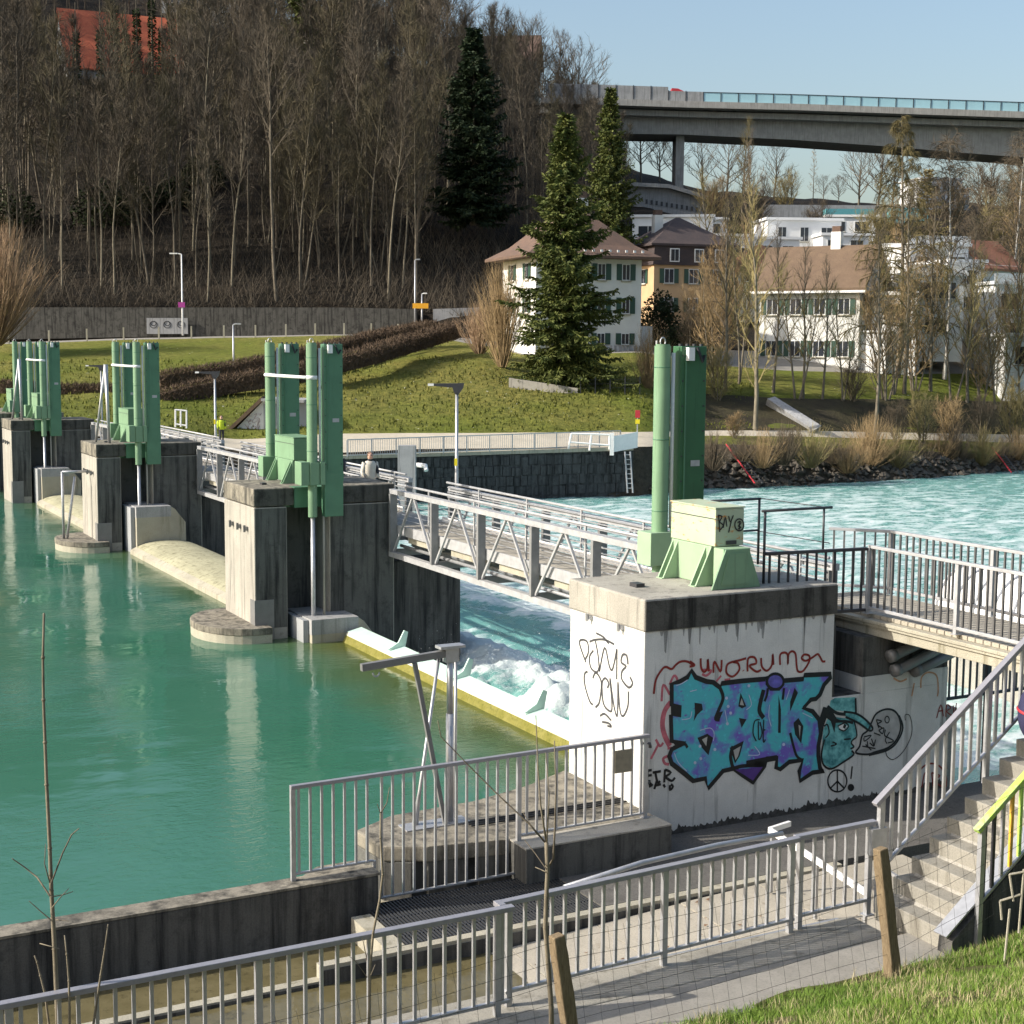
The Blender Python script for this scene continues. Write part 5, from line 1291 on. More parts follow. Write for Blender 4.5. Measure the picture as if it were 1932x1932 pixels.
def lamp(label, base, top_z, arm, arm_dir=-1, col='galv', head='galv', sign=None):
    t = thing('street_lamp', label, 'street lamp', base, False, 'street lamps')
    x, y, z = base
    k = MB(); k.tube([(x, y, z), (x, y, z + (top_z - z) * .25), (x, y, top_z)], [.10, .085, .06], 10); k.build('lamp_post', M[col], t, True)
    k = MB(); k.tube([(x, y, top_z), (x + arm_dir * arm * .4, y, top_z + .08), (x + arm_dir * arm, y, top_z + .06)], [.06, .05, .045], 8); k.box(*sorted((x + arm_dir * arm * .45, x + arm_dir * arm * 1.25)), y - .12, y + .12, top_z + .03, top_z + .14)
    k.build('lamp_head', M[head], t)
    if sign:
        k = MB(); m_, zs, w_, h_ = sign; k.box(x - w_, x + w_ * .7, y - .11, y - .07, zs, zs + h_); k.build('sign', M[m_], t)
    return t
def blamp(px, ytop, label, X=5.62):
    r = WX(px, ytop, X); p = G(X, r[1], 3.05)
    t = thing('path_lamp', label, 'street lamp', p, False, 'short lamps on the footbridge')
    k = MB(); k.tube([p, p + Vector((0, 0, .9)), Vector((p.x, p.y, r[2] - .25))], [.055, .05, .04], 10); k.build('lamp_post', M['galv'], t, True)
    k = MB(); x, y, z = p.x, p.y, r[2]; k.prism([(x - .62, z - .03), (x + .20, z - .01), (x + .16, z - .16), (x + .06, z - .30), (x - .06, z - .30), (x - .12, z - .13), (x - .62, z - .09)], y - .08, y + .08, 'y'); k.build('lamp_head', M['rail_dark'], t)
    k = MB(); k.box(x - .78, x - .622, y - .07, y + .07, z - .09, z - .03); k.build('lens', M['white_paint'], t)
    k = MB(); k.box(x - .06, x + .02, y - .06, y - .052, p.z + 1.55, p.z + 1.75); k.build('sticker', M['gold'], t)
blamp(862, 722, 'slim lamp with a flat dark head on the nearest footbridge span')
blamp(405, 700, 'slim lamp with a flat dark head in front of the white bunker')
blamp(190, 688, 'slim lamp partly behind the pale mast on the third pier')
lamp('tall white lamp with a round purple sign by the dark road wall at the left', D(345, 633, 144), D(345, 480, 144).z, .9, -1, 'white_paint', 'white_paint', ('purple_sign', D(345, 580, 144).z, .38, .5))
lamp('tall thin lamp post at the right end of the dark road wall', D(783, 608, 148), D(783, 491, 148).z, .4, 1)
lamp('lower lamp with a yellow arrow sign beside the tall thin post', D(796, 609, 146), D(796, 555, 146).z, .4, 1, 'galv', 'white_paint', ('yellow_sign', D(796, 582, 146).z, .9, .5))
lamp('short lamp on the left grass slope above the hedge', D(441, 700, 119), D(441, 613, 119).z, .5, 1)
sg = thing('sign_post', 'thin sign post with a small red and yellow sign on the far path', 'sign post', D(1202, 845, 99), False)
q = D(1202, 845, 99); k = MB(); k.tube([q, q + Vector((0, 0, 2.3))], .04, 6); k.build('post', M['galv'], sg)
k = MB(); k.box(q.x - .16, q.x + .16, q.y - .06, q.y - .03, q.z + 2.0, q.z + 2.5); k.build('sign', M['red'], sg); k = MB(); k.box(q.x - .14, q.x + .14, q.y - .06, q.y - .03, q.z + 1.6, q.z + 1.9); k.build('small_sign', M['gold'], sg)

# road wall, its panels, road posts
rw = thing('retaining_wall', 'long dark retaining wall behind the road at the foot of the wood', 'wall', atT(400, 150.5), False)
pts = [(-420, 582), (300, 583), (640, 583), (786, 586)]
for (p0, y0), (p1, y1) in zip(pts[:-1], pts[1:]):
    a, c = D(p0, y0, 148.9), D(p1, y1, 148.9); k = MB(); line_box(k, a, c, 1.8, 7.5, a.z + .15, 8.5, c.z + .15); k.build('wall_section', M['moss_and_shade'], rw)
k = MB(); a, c = D(817, 583, 150), D(905, 580, 150); line_box(k, a, c, .6, 8, a.z, 8, c.z); o = k.build('pale_wall', M['grey_wall'], None); tag(o, 'pale grey concrete wall between the lamp posts and the white house', 'wall')
for i in range(3):
    a, c = D(277 + i * 26, 630, 148.5), D(302 + i * 26, 600, 148.5)
    t = thing('wall_panel', ('leftmost of three pale painted panels on the road wall', 'middle of three pale painted panels on the road wall', 'rightmost of three pale painted panels, behind the tall white lamp')[i], 'panel', (a.x, a.y, a.z), False, 'painted panels on the road wall')
    k = MB(); k.box(a.x, c.x, a.y, a.y + .15, a.z, c.z); k.build('board', M['grey_wall'], t)
    k = MB()
    cx, cz = (a.x + c.x) / 2, (a.z + c.z) / 2
    for s, rr_ in ((.28, .34), (.5, .22)):
        ring = [(cx + rr_ * math.cos(q) * (1 + .3 * s), a.y - .012, cz + s * .5 + rr_ * math.sin(q)) for q in [j * math.pi / 5 for j in range(11)]]
        k.tube(ring, .03, 4)
    k.build('drawing', M['ink'], t)
for i, px in enumerate((20, 96, 167, 236, 302, 363, 424, 483, 540, 595, 649, 700, 750)):
    p = atT(px, 140.3); k = MB(); k.box(p.x - .07, p.x + .07, p.y - .07, p.y + .07, p.z - .3, p.z + 1.15)
    o = k.build('fence_post', M['conc_pale']); ORG[o] = (0, 0, 0)
    tag(o, '%s short concrete post from the left along the road above the grass slope' % ('first', 'second', 'third', 'fourth', 'fifth', 'sixth', 'seventh', 'eighth', 'ninth', 'tenth', 'eleventh', 'twelfth', 'thirteenth')[i], 'fence post', 'posts along the road')

# ------------------------------------------------------------------ motorway viaduct
vb = thing('viaduct', 'long pale concrete motorway viaduct across the sky, upper right', 'viaduct', D(1290, 355, 220), False)
VY = 220.0
def vp(px, py, y=VY): return D(px, py, y)
tops = [(1020, 198), (1140, 201), (1290, 206), (1500, 211), (1700, 218), (1932, 226), (2300, 236)]
bots = [(1020, 248), (1140, 248), (1290, 250), (1500, 260), (1700, 274), (1800, 283), (1932, 293), (2300, 345)]
for nm, prof_t, prof_b, y0, y1 in (('edge_beam', [(p, t - 12) for p, t in tops], tops, VY - 1.6, VY + 14), ('girder', [(p, t + .4) for p, t in tops], bots, VY + 2.0, VY + 10)):
    poly = [(vp(p, q).x, vp(p, q).z) for p, q in prof_t] + [(vp(p, q).x, vp(p, q).z) for p, q in reversed(prof_b)]
    k = MB(); k.prism(poly, y0, y1, 'y'); k.build(nm, M['viaduct'], vb)
k = MB(); poly = [(vp(p, t).x, vp(p, t + 3).z) for p, t in tops] + [(vp(p, t).x, vp(p, t + 14).z) for p, t in reversed(tops)]; k.prism(poly, VY + .3, VY + 2.0, 'y'); k.build('cantilever', M['viaduct'], vb)
q = vp(1290, 250); k = MB(); k.box(q.x - .7, q.x + .5, VY + 3.5, VY + 8.5, 24, q.z + .3); k.build('viaduct_pier', M['viaduct'], vb)
n = 0; px = 1030.0
while px < 2000:
    yt = float(np.interp(px, [p for p, _ in tops], [t - 12 for _, t in tops])); yt2 = float(np.interp(px + 33, [p for p, _ in tops], [t - 12 for _, t in tops]))
    solid = px < 1300
    h = 2.15 if solid else 1.5
    if 1240 < px < 1300: h = 1.6
    a, c = vp(px, yt, VY - 1.3), vp(px + 33, yt2, VY - 1.3)
    k = MB(); k.raw([(a.x + .05, VY - 1.3, a.z), (c.x - .05, VY - 1.3, c.z), (c.x - .05, VY - 1.22, c.z), (a.x + .05, VY - 1.22, a.z), (a.x + .05, VY - 1.3, a.z + h), (c.x - .05, VY - 1.3, c.z + h), (c.x - .05, VY - 1.22, c.z + h), (a.x + .05, VY - 1.22, a.z + h)],
                [(0, 3, 2, 1), (4, 5, 6, 7), (0, 1, 5, 4), (1, 2, 6, 5), (2, 3, 7, 6), (3, 0, 4, 7)])
    k.build('noise_panel' if solid else 'glass_panel', M['grey_wall'] if solid else M['skyglass'], vb)
    k = MB(); k.box(a.x - .07, a.x + .04, VY - 1.36, VY - 1.2, a.z, a.z + h + .08); k.build('barrier_post', M['rail_dark'], vb)
    if not solid:
        k = MB(); k.bar((a.x, VY - 1.3, a.z + h + .04), (c.x, VY - 1.3, c.z + h + .04), .12, .08); k.build('barrier_rail', M['rail_dark'], vb)
    px += 33
for i, pxv in enumerate((1250, 1276)):
    q = vp(pxv, 168, VY + 3); t = MB(); t.prism([(q.x - .7, q.z - 2.2), (q.x + 1.0, q.z - 2.2), (q.x + 1.0, q.z - .35), (q.x + .2, q.z), (q.x - .7, q.z + .05)], VY + 2.5, VY + 4.5, 'y')
    o = t.build('lorry_roof', M['red']); tag(o, ('red vehicle roof showing above the viaduct barrier, left one', 'red vehicle roof showing above the viaduct barrier, right one')[i], 'vehicle', 'red vehicles on the viaduct')

# ------------------------------------------------------------------ houses
def house(name, label, px, y, w, d, h, rot, wall, roof, rtype='hip', rh=3.0, over=.6, wins=(), base=None, sink=2.0, group='houses of the village', chim=None, shutters=False, flat_rail=False, side_wins=()):
    """local frame: x along the front, front face at -d/2"""
    p = atT(px, y) if base is None else Vector(base)
    t = thing(name, label, 'house', (p.x, p.y, p.z), False, group, rz=None)
    t.rotation_euler = (0, 0, rot); ORG[t] = (0, 0, 0)
    k = MB(); k.box(-w / 2, w / 2, -d / 2, d / 2, -sink, h); k.build('wall', M[wall], t)
    W, Dp = w / 2 + over, d / 2 + over
    if rtype == 'hip':
        rl = max(0.2, w / 2 - d / 2)
        k = MB(); e = h + .05
        m1 = .72; W2, D2 = W * m1, Dp * m1; z2 = e + rh * .22 if name == 'white_house' else e + rh * .28
        v = [(-W, -Dp, e), (W, -Dp, e), (W, Dp, e), (-W, Dp, e), (-W2, -D2, z2), (W2, -D2, z2), (W2, D2, z2), (-W2, D2, z2), (-rl, 0, e + rh), (rl, 0, e + rh), (-W, -Dp, e - .22), (W, -Dp, e - .22), (W, Dp, e - .22), (-W, Dp, e - .22)]
        k.raw(v, [(0, 1, 5, 4), (1, 2, 6, 5), (2, 3, 7, 6), (3, 0, 4, 7), (4, 5, 9, 8), (5, 6, 9), (6, 7, 8, 9), (7, 4, 8), (10, 13, 12, 11), (0, 10, 11, 1), (1, 11, 12, 2), (2, 12, 13, 3), (3, 13, 10, 0)])
        ro = k.build('roof', M[roof], t)
    elif rtype == 'gable':
        k = MB(); k.prism([(-Dp, h - .35), (0, h + rh), (Dp, h - .35), (Dp, h - .6), (0, h + rh - .28), (-Dp, h - .6)], -W, W, 'x'); ro = k.build('roof', M[roof], t)
        g = MB(); g.prism([(-d / 2, h), (0, h + rh - .3), (d / 2, h)], -w / 2 + .01, w / 2 - .01, 'x'); g.build('gable_wall', M[wall], t)
    else:
        k = MB(); k.box(-W, W, -Dp, Dp, h + .004, h + .3); ro = k.build('roof_slab', M['modern'] if roof is None else M[roof], t)
        if flat_rail:
            k = MB(); k.box(-W + .1, W - .1, -Dp + .1, -Dp + .16, h + .304, h + 1.0); k.build('parapet', M['modern'], t)
    if chim:
        cx, cz = chim; k = MB(); k.box(cx - .45, cx + .45, -.4, .4, h + .3, cz); k.build('chimney', M['plaster'], ro)
        k = MB(); k.box(cx - .38, cx + .38, -.33, .33, cz + .004, cz + .5); k.build('chimney_pot', M['tile_red'], ro)
    def win(x, z, ww, hh, face):
        m_ = MB(); g = MB(); sh = MB()
        if face == 'f':
            Y = -d / 2
            m_.box(x - ww / 2 - .07, x + ww / 2 + .07, Y - .04, Y + .02, z - .07, z + hh + .07); g.box(x - ww / 2, x - .03, Y - .055, Y - .042, z, z + hh); g.box(x + .03, x + ww / 2, Y - .055, Y - .042, z, z + hh)
            sl_ = MB(); sl_.box(x - ww / 2 - .15, x + ww / 2 + .15, Y - .16, Y + .01, z - .17, z - .075)
            sh.box(x - ww / 2 - .55, x - ww / 2 - .09, Y - .08, Y - .003, z - .05, z + hh + .05); sh.box(x + ww / 2 + .09, x + ww / 2 + .55, Y - .08, Y - .003, z - .05, z + hh + .05)
        else:
            X = -w / 2 if face == 'l' else w / 2; s = -1 if face == 'l' else 1
            m_.box(*sorted((X + s * .04, X - s * .02)), x - ww / 2 - .07, x + ww / 2 + .07, z - .07, z + hh + .07); g.box(*sorted((X + s * .055, X + s * .042)), x - ww / 2, x - .03, z, z + hh); g.box(*sorted((X + s * .055, X + s * .042)), x + .03, x + ww / 2, z, z + hh)
            sl_ = MB(); sl_.box(*sorted((X + s * .16, X - s * .01)), x - ww / 2 - .15, x + ww / 2 + .15, z - .17, z - .075)
            sh.box(*sorted((X + s * .08, X + s * .003)), x - ww / 2 - .55, x - ww / 2 - .09, z - .05, z + hh + .05); sh.box(*sorted((X + s * .08, X + s * .003)), x + ww / 2 + .09, x + ww / 2 + .55, z - .05, z + hh + .05)
        f_ = m_.build('window', M['frame_white'], t); g.build('pane', M['glass'], f_); sl_.build('sill', M['conc_pale'], f_)
        if shutters:
            s2 = MB(); s2.raw(sh.v[8:], [tuple(j - 8 for j in q) for q in sh.f[6:]]); sh.v, sh.f = sh.v[:8], sh.f[:6]
            sh.build('shutter', M['shutter'], f_); s2.build('shutter', M['shutter'], f_)
    for a in wins: win(*a, 'f')
    for a in side_wins: win(*a)
    return t
# the white house behind the big spruce
hb = D(1010, 662, 125.0)
hrot = R(20); hw, hd = 9.6, 8.2
hc_ = Vector((hb.x, hb.y, 0)) + Vector((math.cos(hrot), math.sin(hrot), 0)) * (hw / 2) + Vector((-math.sin(hrot), math.cos(hrot), 0)) * (hd / 2)
wn = [(x, z, .62, 1.25) for x in (-3.4, -.9, 1.1, 3.35) for z in (.75, 3.35, 6.15)]
wn = [(x, z, ww, (.85 if z < 1 else hh)) for x, z, ww, hh in wn]
house('white_house', 'tall white house with green shutters and a red hipped roof behind the spruce', 1080, 129, hw, hd, 8.0, hrot, 'plaster', 'tile_red', 'hip', 4.4, 1.25, wn, base=(hc_.x, hc_.y, 7.3), chim=(.9, 13.2), shutters=True, side_wins=[(-2, z, .7, 1.25, 'l') for z in (3.35, 6.15)] + [(1.6, z, .7, 1.25, 'l') for z in (3.35, 6.15)])
wh = bpy.data.objects['white_house']
k = MB(); k.box(hw / 2 + .01, hw / 2 + 2.0, -2.2, 1.6, -1, 2.3); k.build('porch', M['plaster'], wh)
k = MB()
for i in range(9): k.box(.8 + i * .45, 1.02 + i * .45, -hd / 2 - .55, -hd / 2 - .5, .06, .62)
k.build('plinth_lattice', M['grey_wall'], wh)
k = MB()
for i in range(10): k.box(-2.4 + i * .75, -2.2 + i * .75, -hd / 2 - .98, -hd / 2 - .9, 8.36, 8.55)
k.build('snow_guards', M['white_paint'], bpy.data.objects['white_house'])
house('orange_house', 'orange plastered house with a dark mansard roof right of the white house', 1275, 152, 8.4, 8, 7.3, R(18), 'plaster_orange', 'tile_dark', 'hip', 2.9, .5, [(x, z, .9, 1.3) for x in (-2.6, 0, 2.6) for z in (.8, 3.6)], shutters=True, base=tuple(D(1275, 605, 152)), side_wins=[(-1.5, 3.6, .9, 1.3, 'l'), (1.5, 3.6, .9, 1.3, 'l')], chim=(-2.2, 10.4))
k = MB(); k.prism([(-4.45, 5.3), (4.45, 5.3), (4.25, 7.34), (-4.25, 7.34)], -4.3, 4.2, 'y'); k.build('mansard', M['tile_dark'], bpy.data.objects['orange_house'])
for x_ in (-2.2, .4, 2.6):
    k = MB(); k.box(x_ - .5, x_ + .5, -4.42, -4.302, 5.6, 6.9); w_ = k.build('window', M['frame_white'], bpy.data.objects['orange_house']); k = MB(); k.box(x_ - .4, x_ - .03, -4.44, -4.422, 5.7, 6.8); k.box(x_ + .03, x_ + .4, -4.44, -4.422, 5.7, 6.8); k.build('pane', M['glass'], w_)
house('brown_roof_house', 'white house with a wide brown roof and a grey gable, right middle', 1548, 137, 9.2, 7.4, 7.2, R(-30), 'plaster', 'tile_brown', 'gable', 3.6, .7, [(x, z, .95, 1.3) for x in (-3.4, -1.2, 1.0, 3.2) for z in (.9, 4.6)], base=tuple(D(1548, 690, 137)), shutters=True, side_wins=[(-1.6, 4.7, 1.0, 1.4, 'r'), (1.6, 4.7, 1.0, 1.4, 'r')], chim=(1.2, 12.0))
k = MB(); k.box(-5.3, 5.3, -4.45, -4.33, 6.42, 6.62); k.build('white_eave', M['white_paint'], bpy.data.objects['brown_roof_house'])
k = MB(); k.box(4.604, 7.0, -3.2, 3.0, -1, 3.0); k.box(4.602, 7.2, -3.4, 3.2, 3.004, 3.15); k.build('veranda', M['modern'], bpy.data.objects['brown_roof_house'])
k = MB()
for i in range(5): k.box(7.002, 7.05, -2.9 + i * 1.15, -2.0 + i * 1.15, .4, 2.5)
k.build('veranda_glazing', M['glass'], bpy.data.objects['brown_roof_house'])
house('orange_roof_house', 'house with a bright orange hipped roof behind bare trees', 1430, 155, 6.4, 6, 3.9, R(10), 'plaster_cream', 'tile_orange', 'hip', 2.7, .5, [(x, 2.8, .9, 1.2) for x in (-2, 0, 2)], base=tuple(D(1430, 585, 155)))
house('small_orange_roof_house', 'small house with an orange gable roof at the right edge of the village', 1840, 150, 5.5, 6, 4.0, R(35), 'plaster', 'tile_orange', 'gable', 2.6, .4, [(0, 1.5, .9, 1.2)], base=tuple(D(1840, 580, 150)))
for i, (px, py, y, w_, d_, h_, rot, wn_, lab) in enumerate((
    (1270, 470, 178, 9.2, 7, 3.4, -8, [(-2.8, .8, 2.2, 1.6), (1.6, .8, 2.6, 1.6)], 'white flat-roofed block above the dark mansard roof'),
    (1500, 470, 176, 8.6, 7, 3.0, 6, [(-2.6, .7, .9, 1.5), (0, .7, .9, 1.5), (2.6, .7, 1.2, 1.5)], 'white flat-roofed block above the brown roof'),
    (1735, 560, 150, 6.0, 8, 4.7, 10, [(1.9, 2.4, 1.4, 1.3), (-1.6, 2.3, 1.2, 1.4)], 'white cubic house right of the tall larch'),
    (1737, 640, 138, 5.2, 7, 5.6, 4, [(.2, 3.6, 3.2, 1.4), (.2, .6, 2.2, 1.1)], 'white terrace house with a deep loggia below the cubic house'),
    (1690, 665, 134, 3.8, 5, 5.0, -20, [(0, 2.8, 1.8, 1.4)], 'white block half hidden by the larch trunk'),
    (1890, 655, 140, 5.6, 8, 5.6, 8, [(-1.4, 3.4, 1.6, 1.4), (1.4, 3.4, 1.6, 1.4), (0, .8, 2.6, 1.4)], 'white terrace house behind the birch at the right'),
    (1920, 712, 133, 4.2, 6, 3.6, 0, [(0, 1.2, 2.6, 1.5)], 'low white house at the right picture edge'),
    (1755, 378, 268, 7.8, 8, 3.2, 12, [(-1.8, 1.0, 2.4, 1.1), (1.8, 1.0, 1.4, 1.1)], 'far white modern block on the skyline ridge'),
    (1800, 378, 272, 3.6, 6, 1.6, 0, [(0, .5, 1.0, .7)], 'small far white cube right of the skyline block'),
    (1360, 520, 165, 6.0, 6, 4.0, 5, [(-1.4, 1.4, 1.2, 1.4), (1.4, 1.4, 1.2, 1.4)], 'grey white block behind the orange house'),
    (1320, 452, 190, 6.5, 6, 2.2, -6, [(-1.8, .6, 1.8, 1.1), (1.4, .6, 2.0, 1.1)], 'long white flat-roofed block behind the dark mansard roof'),
    (1450, 500, 168, 5.0, 6, 2.6, 8, [(-1.2, .7, 1.2, 1.2), (1.2, .7, 1.2, 1.2)], 'small white block between the orange roof and the brown roof'),
    (1580, 482, 172, 5.2, 6, 2.0, 4, [(-1.3, .5, 1.4, 1.0), (1.3, .5, 1.4, 1.0)], 'white terrace strip just above the brown roof ridge'),
    (1690, 545, 158, 3.4, 6, 4.2, -6, [(0, 1.8, 1.6, 1.3)], 'narrow white house beside the larch trunk'),
    (1790, 600, 142, 3.6, 6, 5.0, 12, [(0, 3.0, 1.8, 1.3), (0, .7, 1.8, 1.2)], 'white stepped house left of the birch stem'),
    (1862, 560, 160, 3.4, 6, 3.0, -10, [(0, 1.0, 1.8, 1.2)], 'small white house above the terraces at the right'),
    (1905, 590, 152, 4.4, 6, 3.4, 5, [(-.9, 1.2, 1.2, 1.3), (1.0, 1.2, 1.2, 1.3)], 'white flat house behind the right-hand birch'),
    (1600, 448, 200, 6.5, 6, 2.4, -4, [(-1.5, .6, 1.2, 1.2), (1.2, .6, 1.6, 1.2)], 'pale low block on the slope behind the larch'))):
    house('modern_house', lab, px, y, w_, d_, h_, R(rot), 'modern', None, 'flat', 0, .25, wn_, base=tuple(D(px, py, y)), flat_rail=i in (2, 3, 5), side_wins=[(0, wn_[0][1], 1.4, wn_[0][3], 'r')])
# hill top buildings
house('hilltop_house', 'house with a long reddish brown roof on the wooded hilltop', 925, 262, 16, 9, 5.0, R(-6), 'plaster_cream', 'tile_red', 'gable', 4.6, .6, [(x, 2.2, 1.1, 1.3) for x in (-5, -2, 1, 4)], base=tuple(D(925, 178, 258)))
house('hilltop_house', 'large building with a bright orange red roof seen through the trees at upper left', 222, 236, 17, 16, 2.0, R(24), 'grey_panel', 'tile_far', 'gable', 9.5, .3, [], base=tuple(D(224, 172, 233)), sink=5)
house('hilltop_house', 'grey facade building behind the hilltop trees at top left', 410, 262, 16, 10, 9, R(-5), 'grey_panel', None, 'flat', 0, .2, [(x, z, 1.4, 1.4) for x in (-6, -3, 0, 3, 6) for z in (2, 5.2)], base=tuple(D(410, 75, 262)))
house('hilltop_house', 'dark brown roofed house on the hilltop beside the tall ivy fir', 650, 255, 14, 9, 4, R(-10), 'plaster_cream', 'tile_brown', 'gable', 4.2, .6, [(x, 1.4, 1.1, 1.3) for x in (-3, 0, 3)], base=tuple(D(650, 112, 252)))
# retaining gallery under the viaduct
gl = thing('retaining_gallery', 'pale concrete retaining gallery with small square openings under the viaduct', 'retaining wall', D(1255, 400, 205), False)
poly = [(1150, 345), (1255, 350), (1335, 372), (1335, 425), (1150, 425)]
k = MB(); k.prism([(D(p, q_, 205).x, D(p, q_, 205).z) for p, q_ in poly], 205, 212, 'y'); k.build('gallery_wall', M['grey_wall'], gl)
k = MB(); k.bar(D(1150, 346, 204.5), D(1262, 352, 204.5), 1.2, .5); k.bar(D(1262, 352, 204.5), D(1337, 374, 204.5), 1.2, .5); k.build('gallery_coping', M['viaduct'], gl)
for i in range(11):
    q = D(1220 + i * 9.5, 379 + i * 1.5, 204.9); k = MB(); k.box(q.x - .14, q.x + .14, 204.85, 204.99, q.z - .35, q.z + .2); k.build('opening', M['rail_dark'], gl)
for i in range(7):
    q = D(1205 + i * 18, 408 + i * 1.5, 204.8); k = MB(); k.box(q.x - .12, q.x + .12, 204.6, 204.98, q.z - 1.3, q.z + .6); k.build('buttress', M['grey_wall'], gl)
lw_ = thing('hill_wall', 'long grey concrete wall across the slope under the viaduct', 'retaining wall', D(1550, 410, 215), False)
k = MB(); line_box(k, D(1440, 400, 214), D(1722, 396, 214), 1.0, D(1440, 418, 214).z, D(1440, 386, 214).z, D(1722, 412, 214).z, D(1722, 388, 214).z); k.build('wall', M['grey_wall'], lw_)
for i, (px, py, w_) in enumerate(((1600, 409, 3.3), (1712, 407, 2.6))):
    q = D(px, py, 211); k = MB(); k.box(q.x - w_, q.x + w_, 210, 212, q.z - .6, q.z + 1.0); k.box(q.x - w_ - .02, q.x + w_ + .02, 209.98, 212.02, q.z - 1.1, q.z - .604); o = k.build('teal_box', M['teal'])
    tag(o, ('teal glazed parapet block left of the larch', 'teal glazed parapet block right of the larch')[i], 'parapet', 'teal parapets on the slope')
# ------------------------------------------------------------------ trees
class Geo:
    """fast triangle and tube collector"""
    def __init__(s): s.v, s.f = [], []
    def tube(s, pts, rad, n=3):
        b = len(s.v); ref = Vector((.31, .87, .1))
        for i, p in enumerate(pts):
            d = (pts[min(i + 1, len(pts) - 1)] - pts[max(i - 1, 0)])
            d = d.normalized() if d.length > 1e-7 else Vector((0, 0, 1))
            a = d.cross(ref); a = a.normalized() if a.length > 1e-4 else d.orthogonal().normalized(); c = d.cross(a)
            for k in range(n):
                t = 2 * math.pi * k / n; q = p + (a * math.cos(t) + c * math.sin(t)) * rad[i]; s.v.append((q.x, q.y, q.z))
        for i in range(len(pts) - 1):
            for k in range(n):
                s.f.append((b + i * n + k, b + i * n + (k + 1) % n, b + (i + 1) * n + (k + 1) % n, b + (i + 1) * n + k))
    def spike(s, p, d, L, w, bend=None):
        a = d.orthogonal().normalized(); a.rotate(Matrix.Rotation(random.uniform(0, 6.28), 3, d)); a *= w / 2
        m = p + d * L * .5; e = p + d * L + (bend if bend else Vector((0, 0, 0)))
        b = len(s.v); s.v += [tuple(p + a), tuple(p - a), tuple(m + a * .6), tuple(m - a * .6), tuple(e)]
        s.f += [(b, b + 1, b + 3, b + 2), (b + 2, b + 3, b + 4)]
    def leaf(s, p, d, L, w, nrm):
        a = d.cross(nrm).normalized() * w / 2; b = len(s.v)
        s.v += [tuple(p), tuple(p + d * L * .5 + a), tuple(p + d * L), tuple(p + d * L * .5 - a)]; s.f.append((b, b + 1, b + 2, b + 3))
    def mesh(s, name, mat, smooth=False):
        me = bpy.data.meshes.new(name); me.from_pydata(s.v, [], s.f); me.materials.append(mat)
        if smooth: me.polygons.foreach_set('use_smooth', [True] * len(me.polygons))
        return me
def rdir(d, ang, up=0.0):
    o = d.orthogonal().normalized(); o.rotate(Matrix.Rotation(random.uniform(0, 6.283), 3, d))
    v = d * math.cos(ang) + o * math.sin(ang) + Vector((0, 0, up)); return v.normalized()
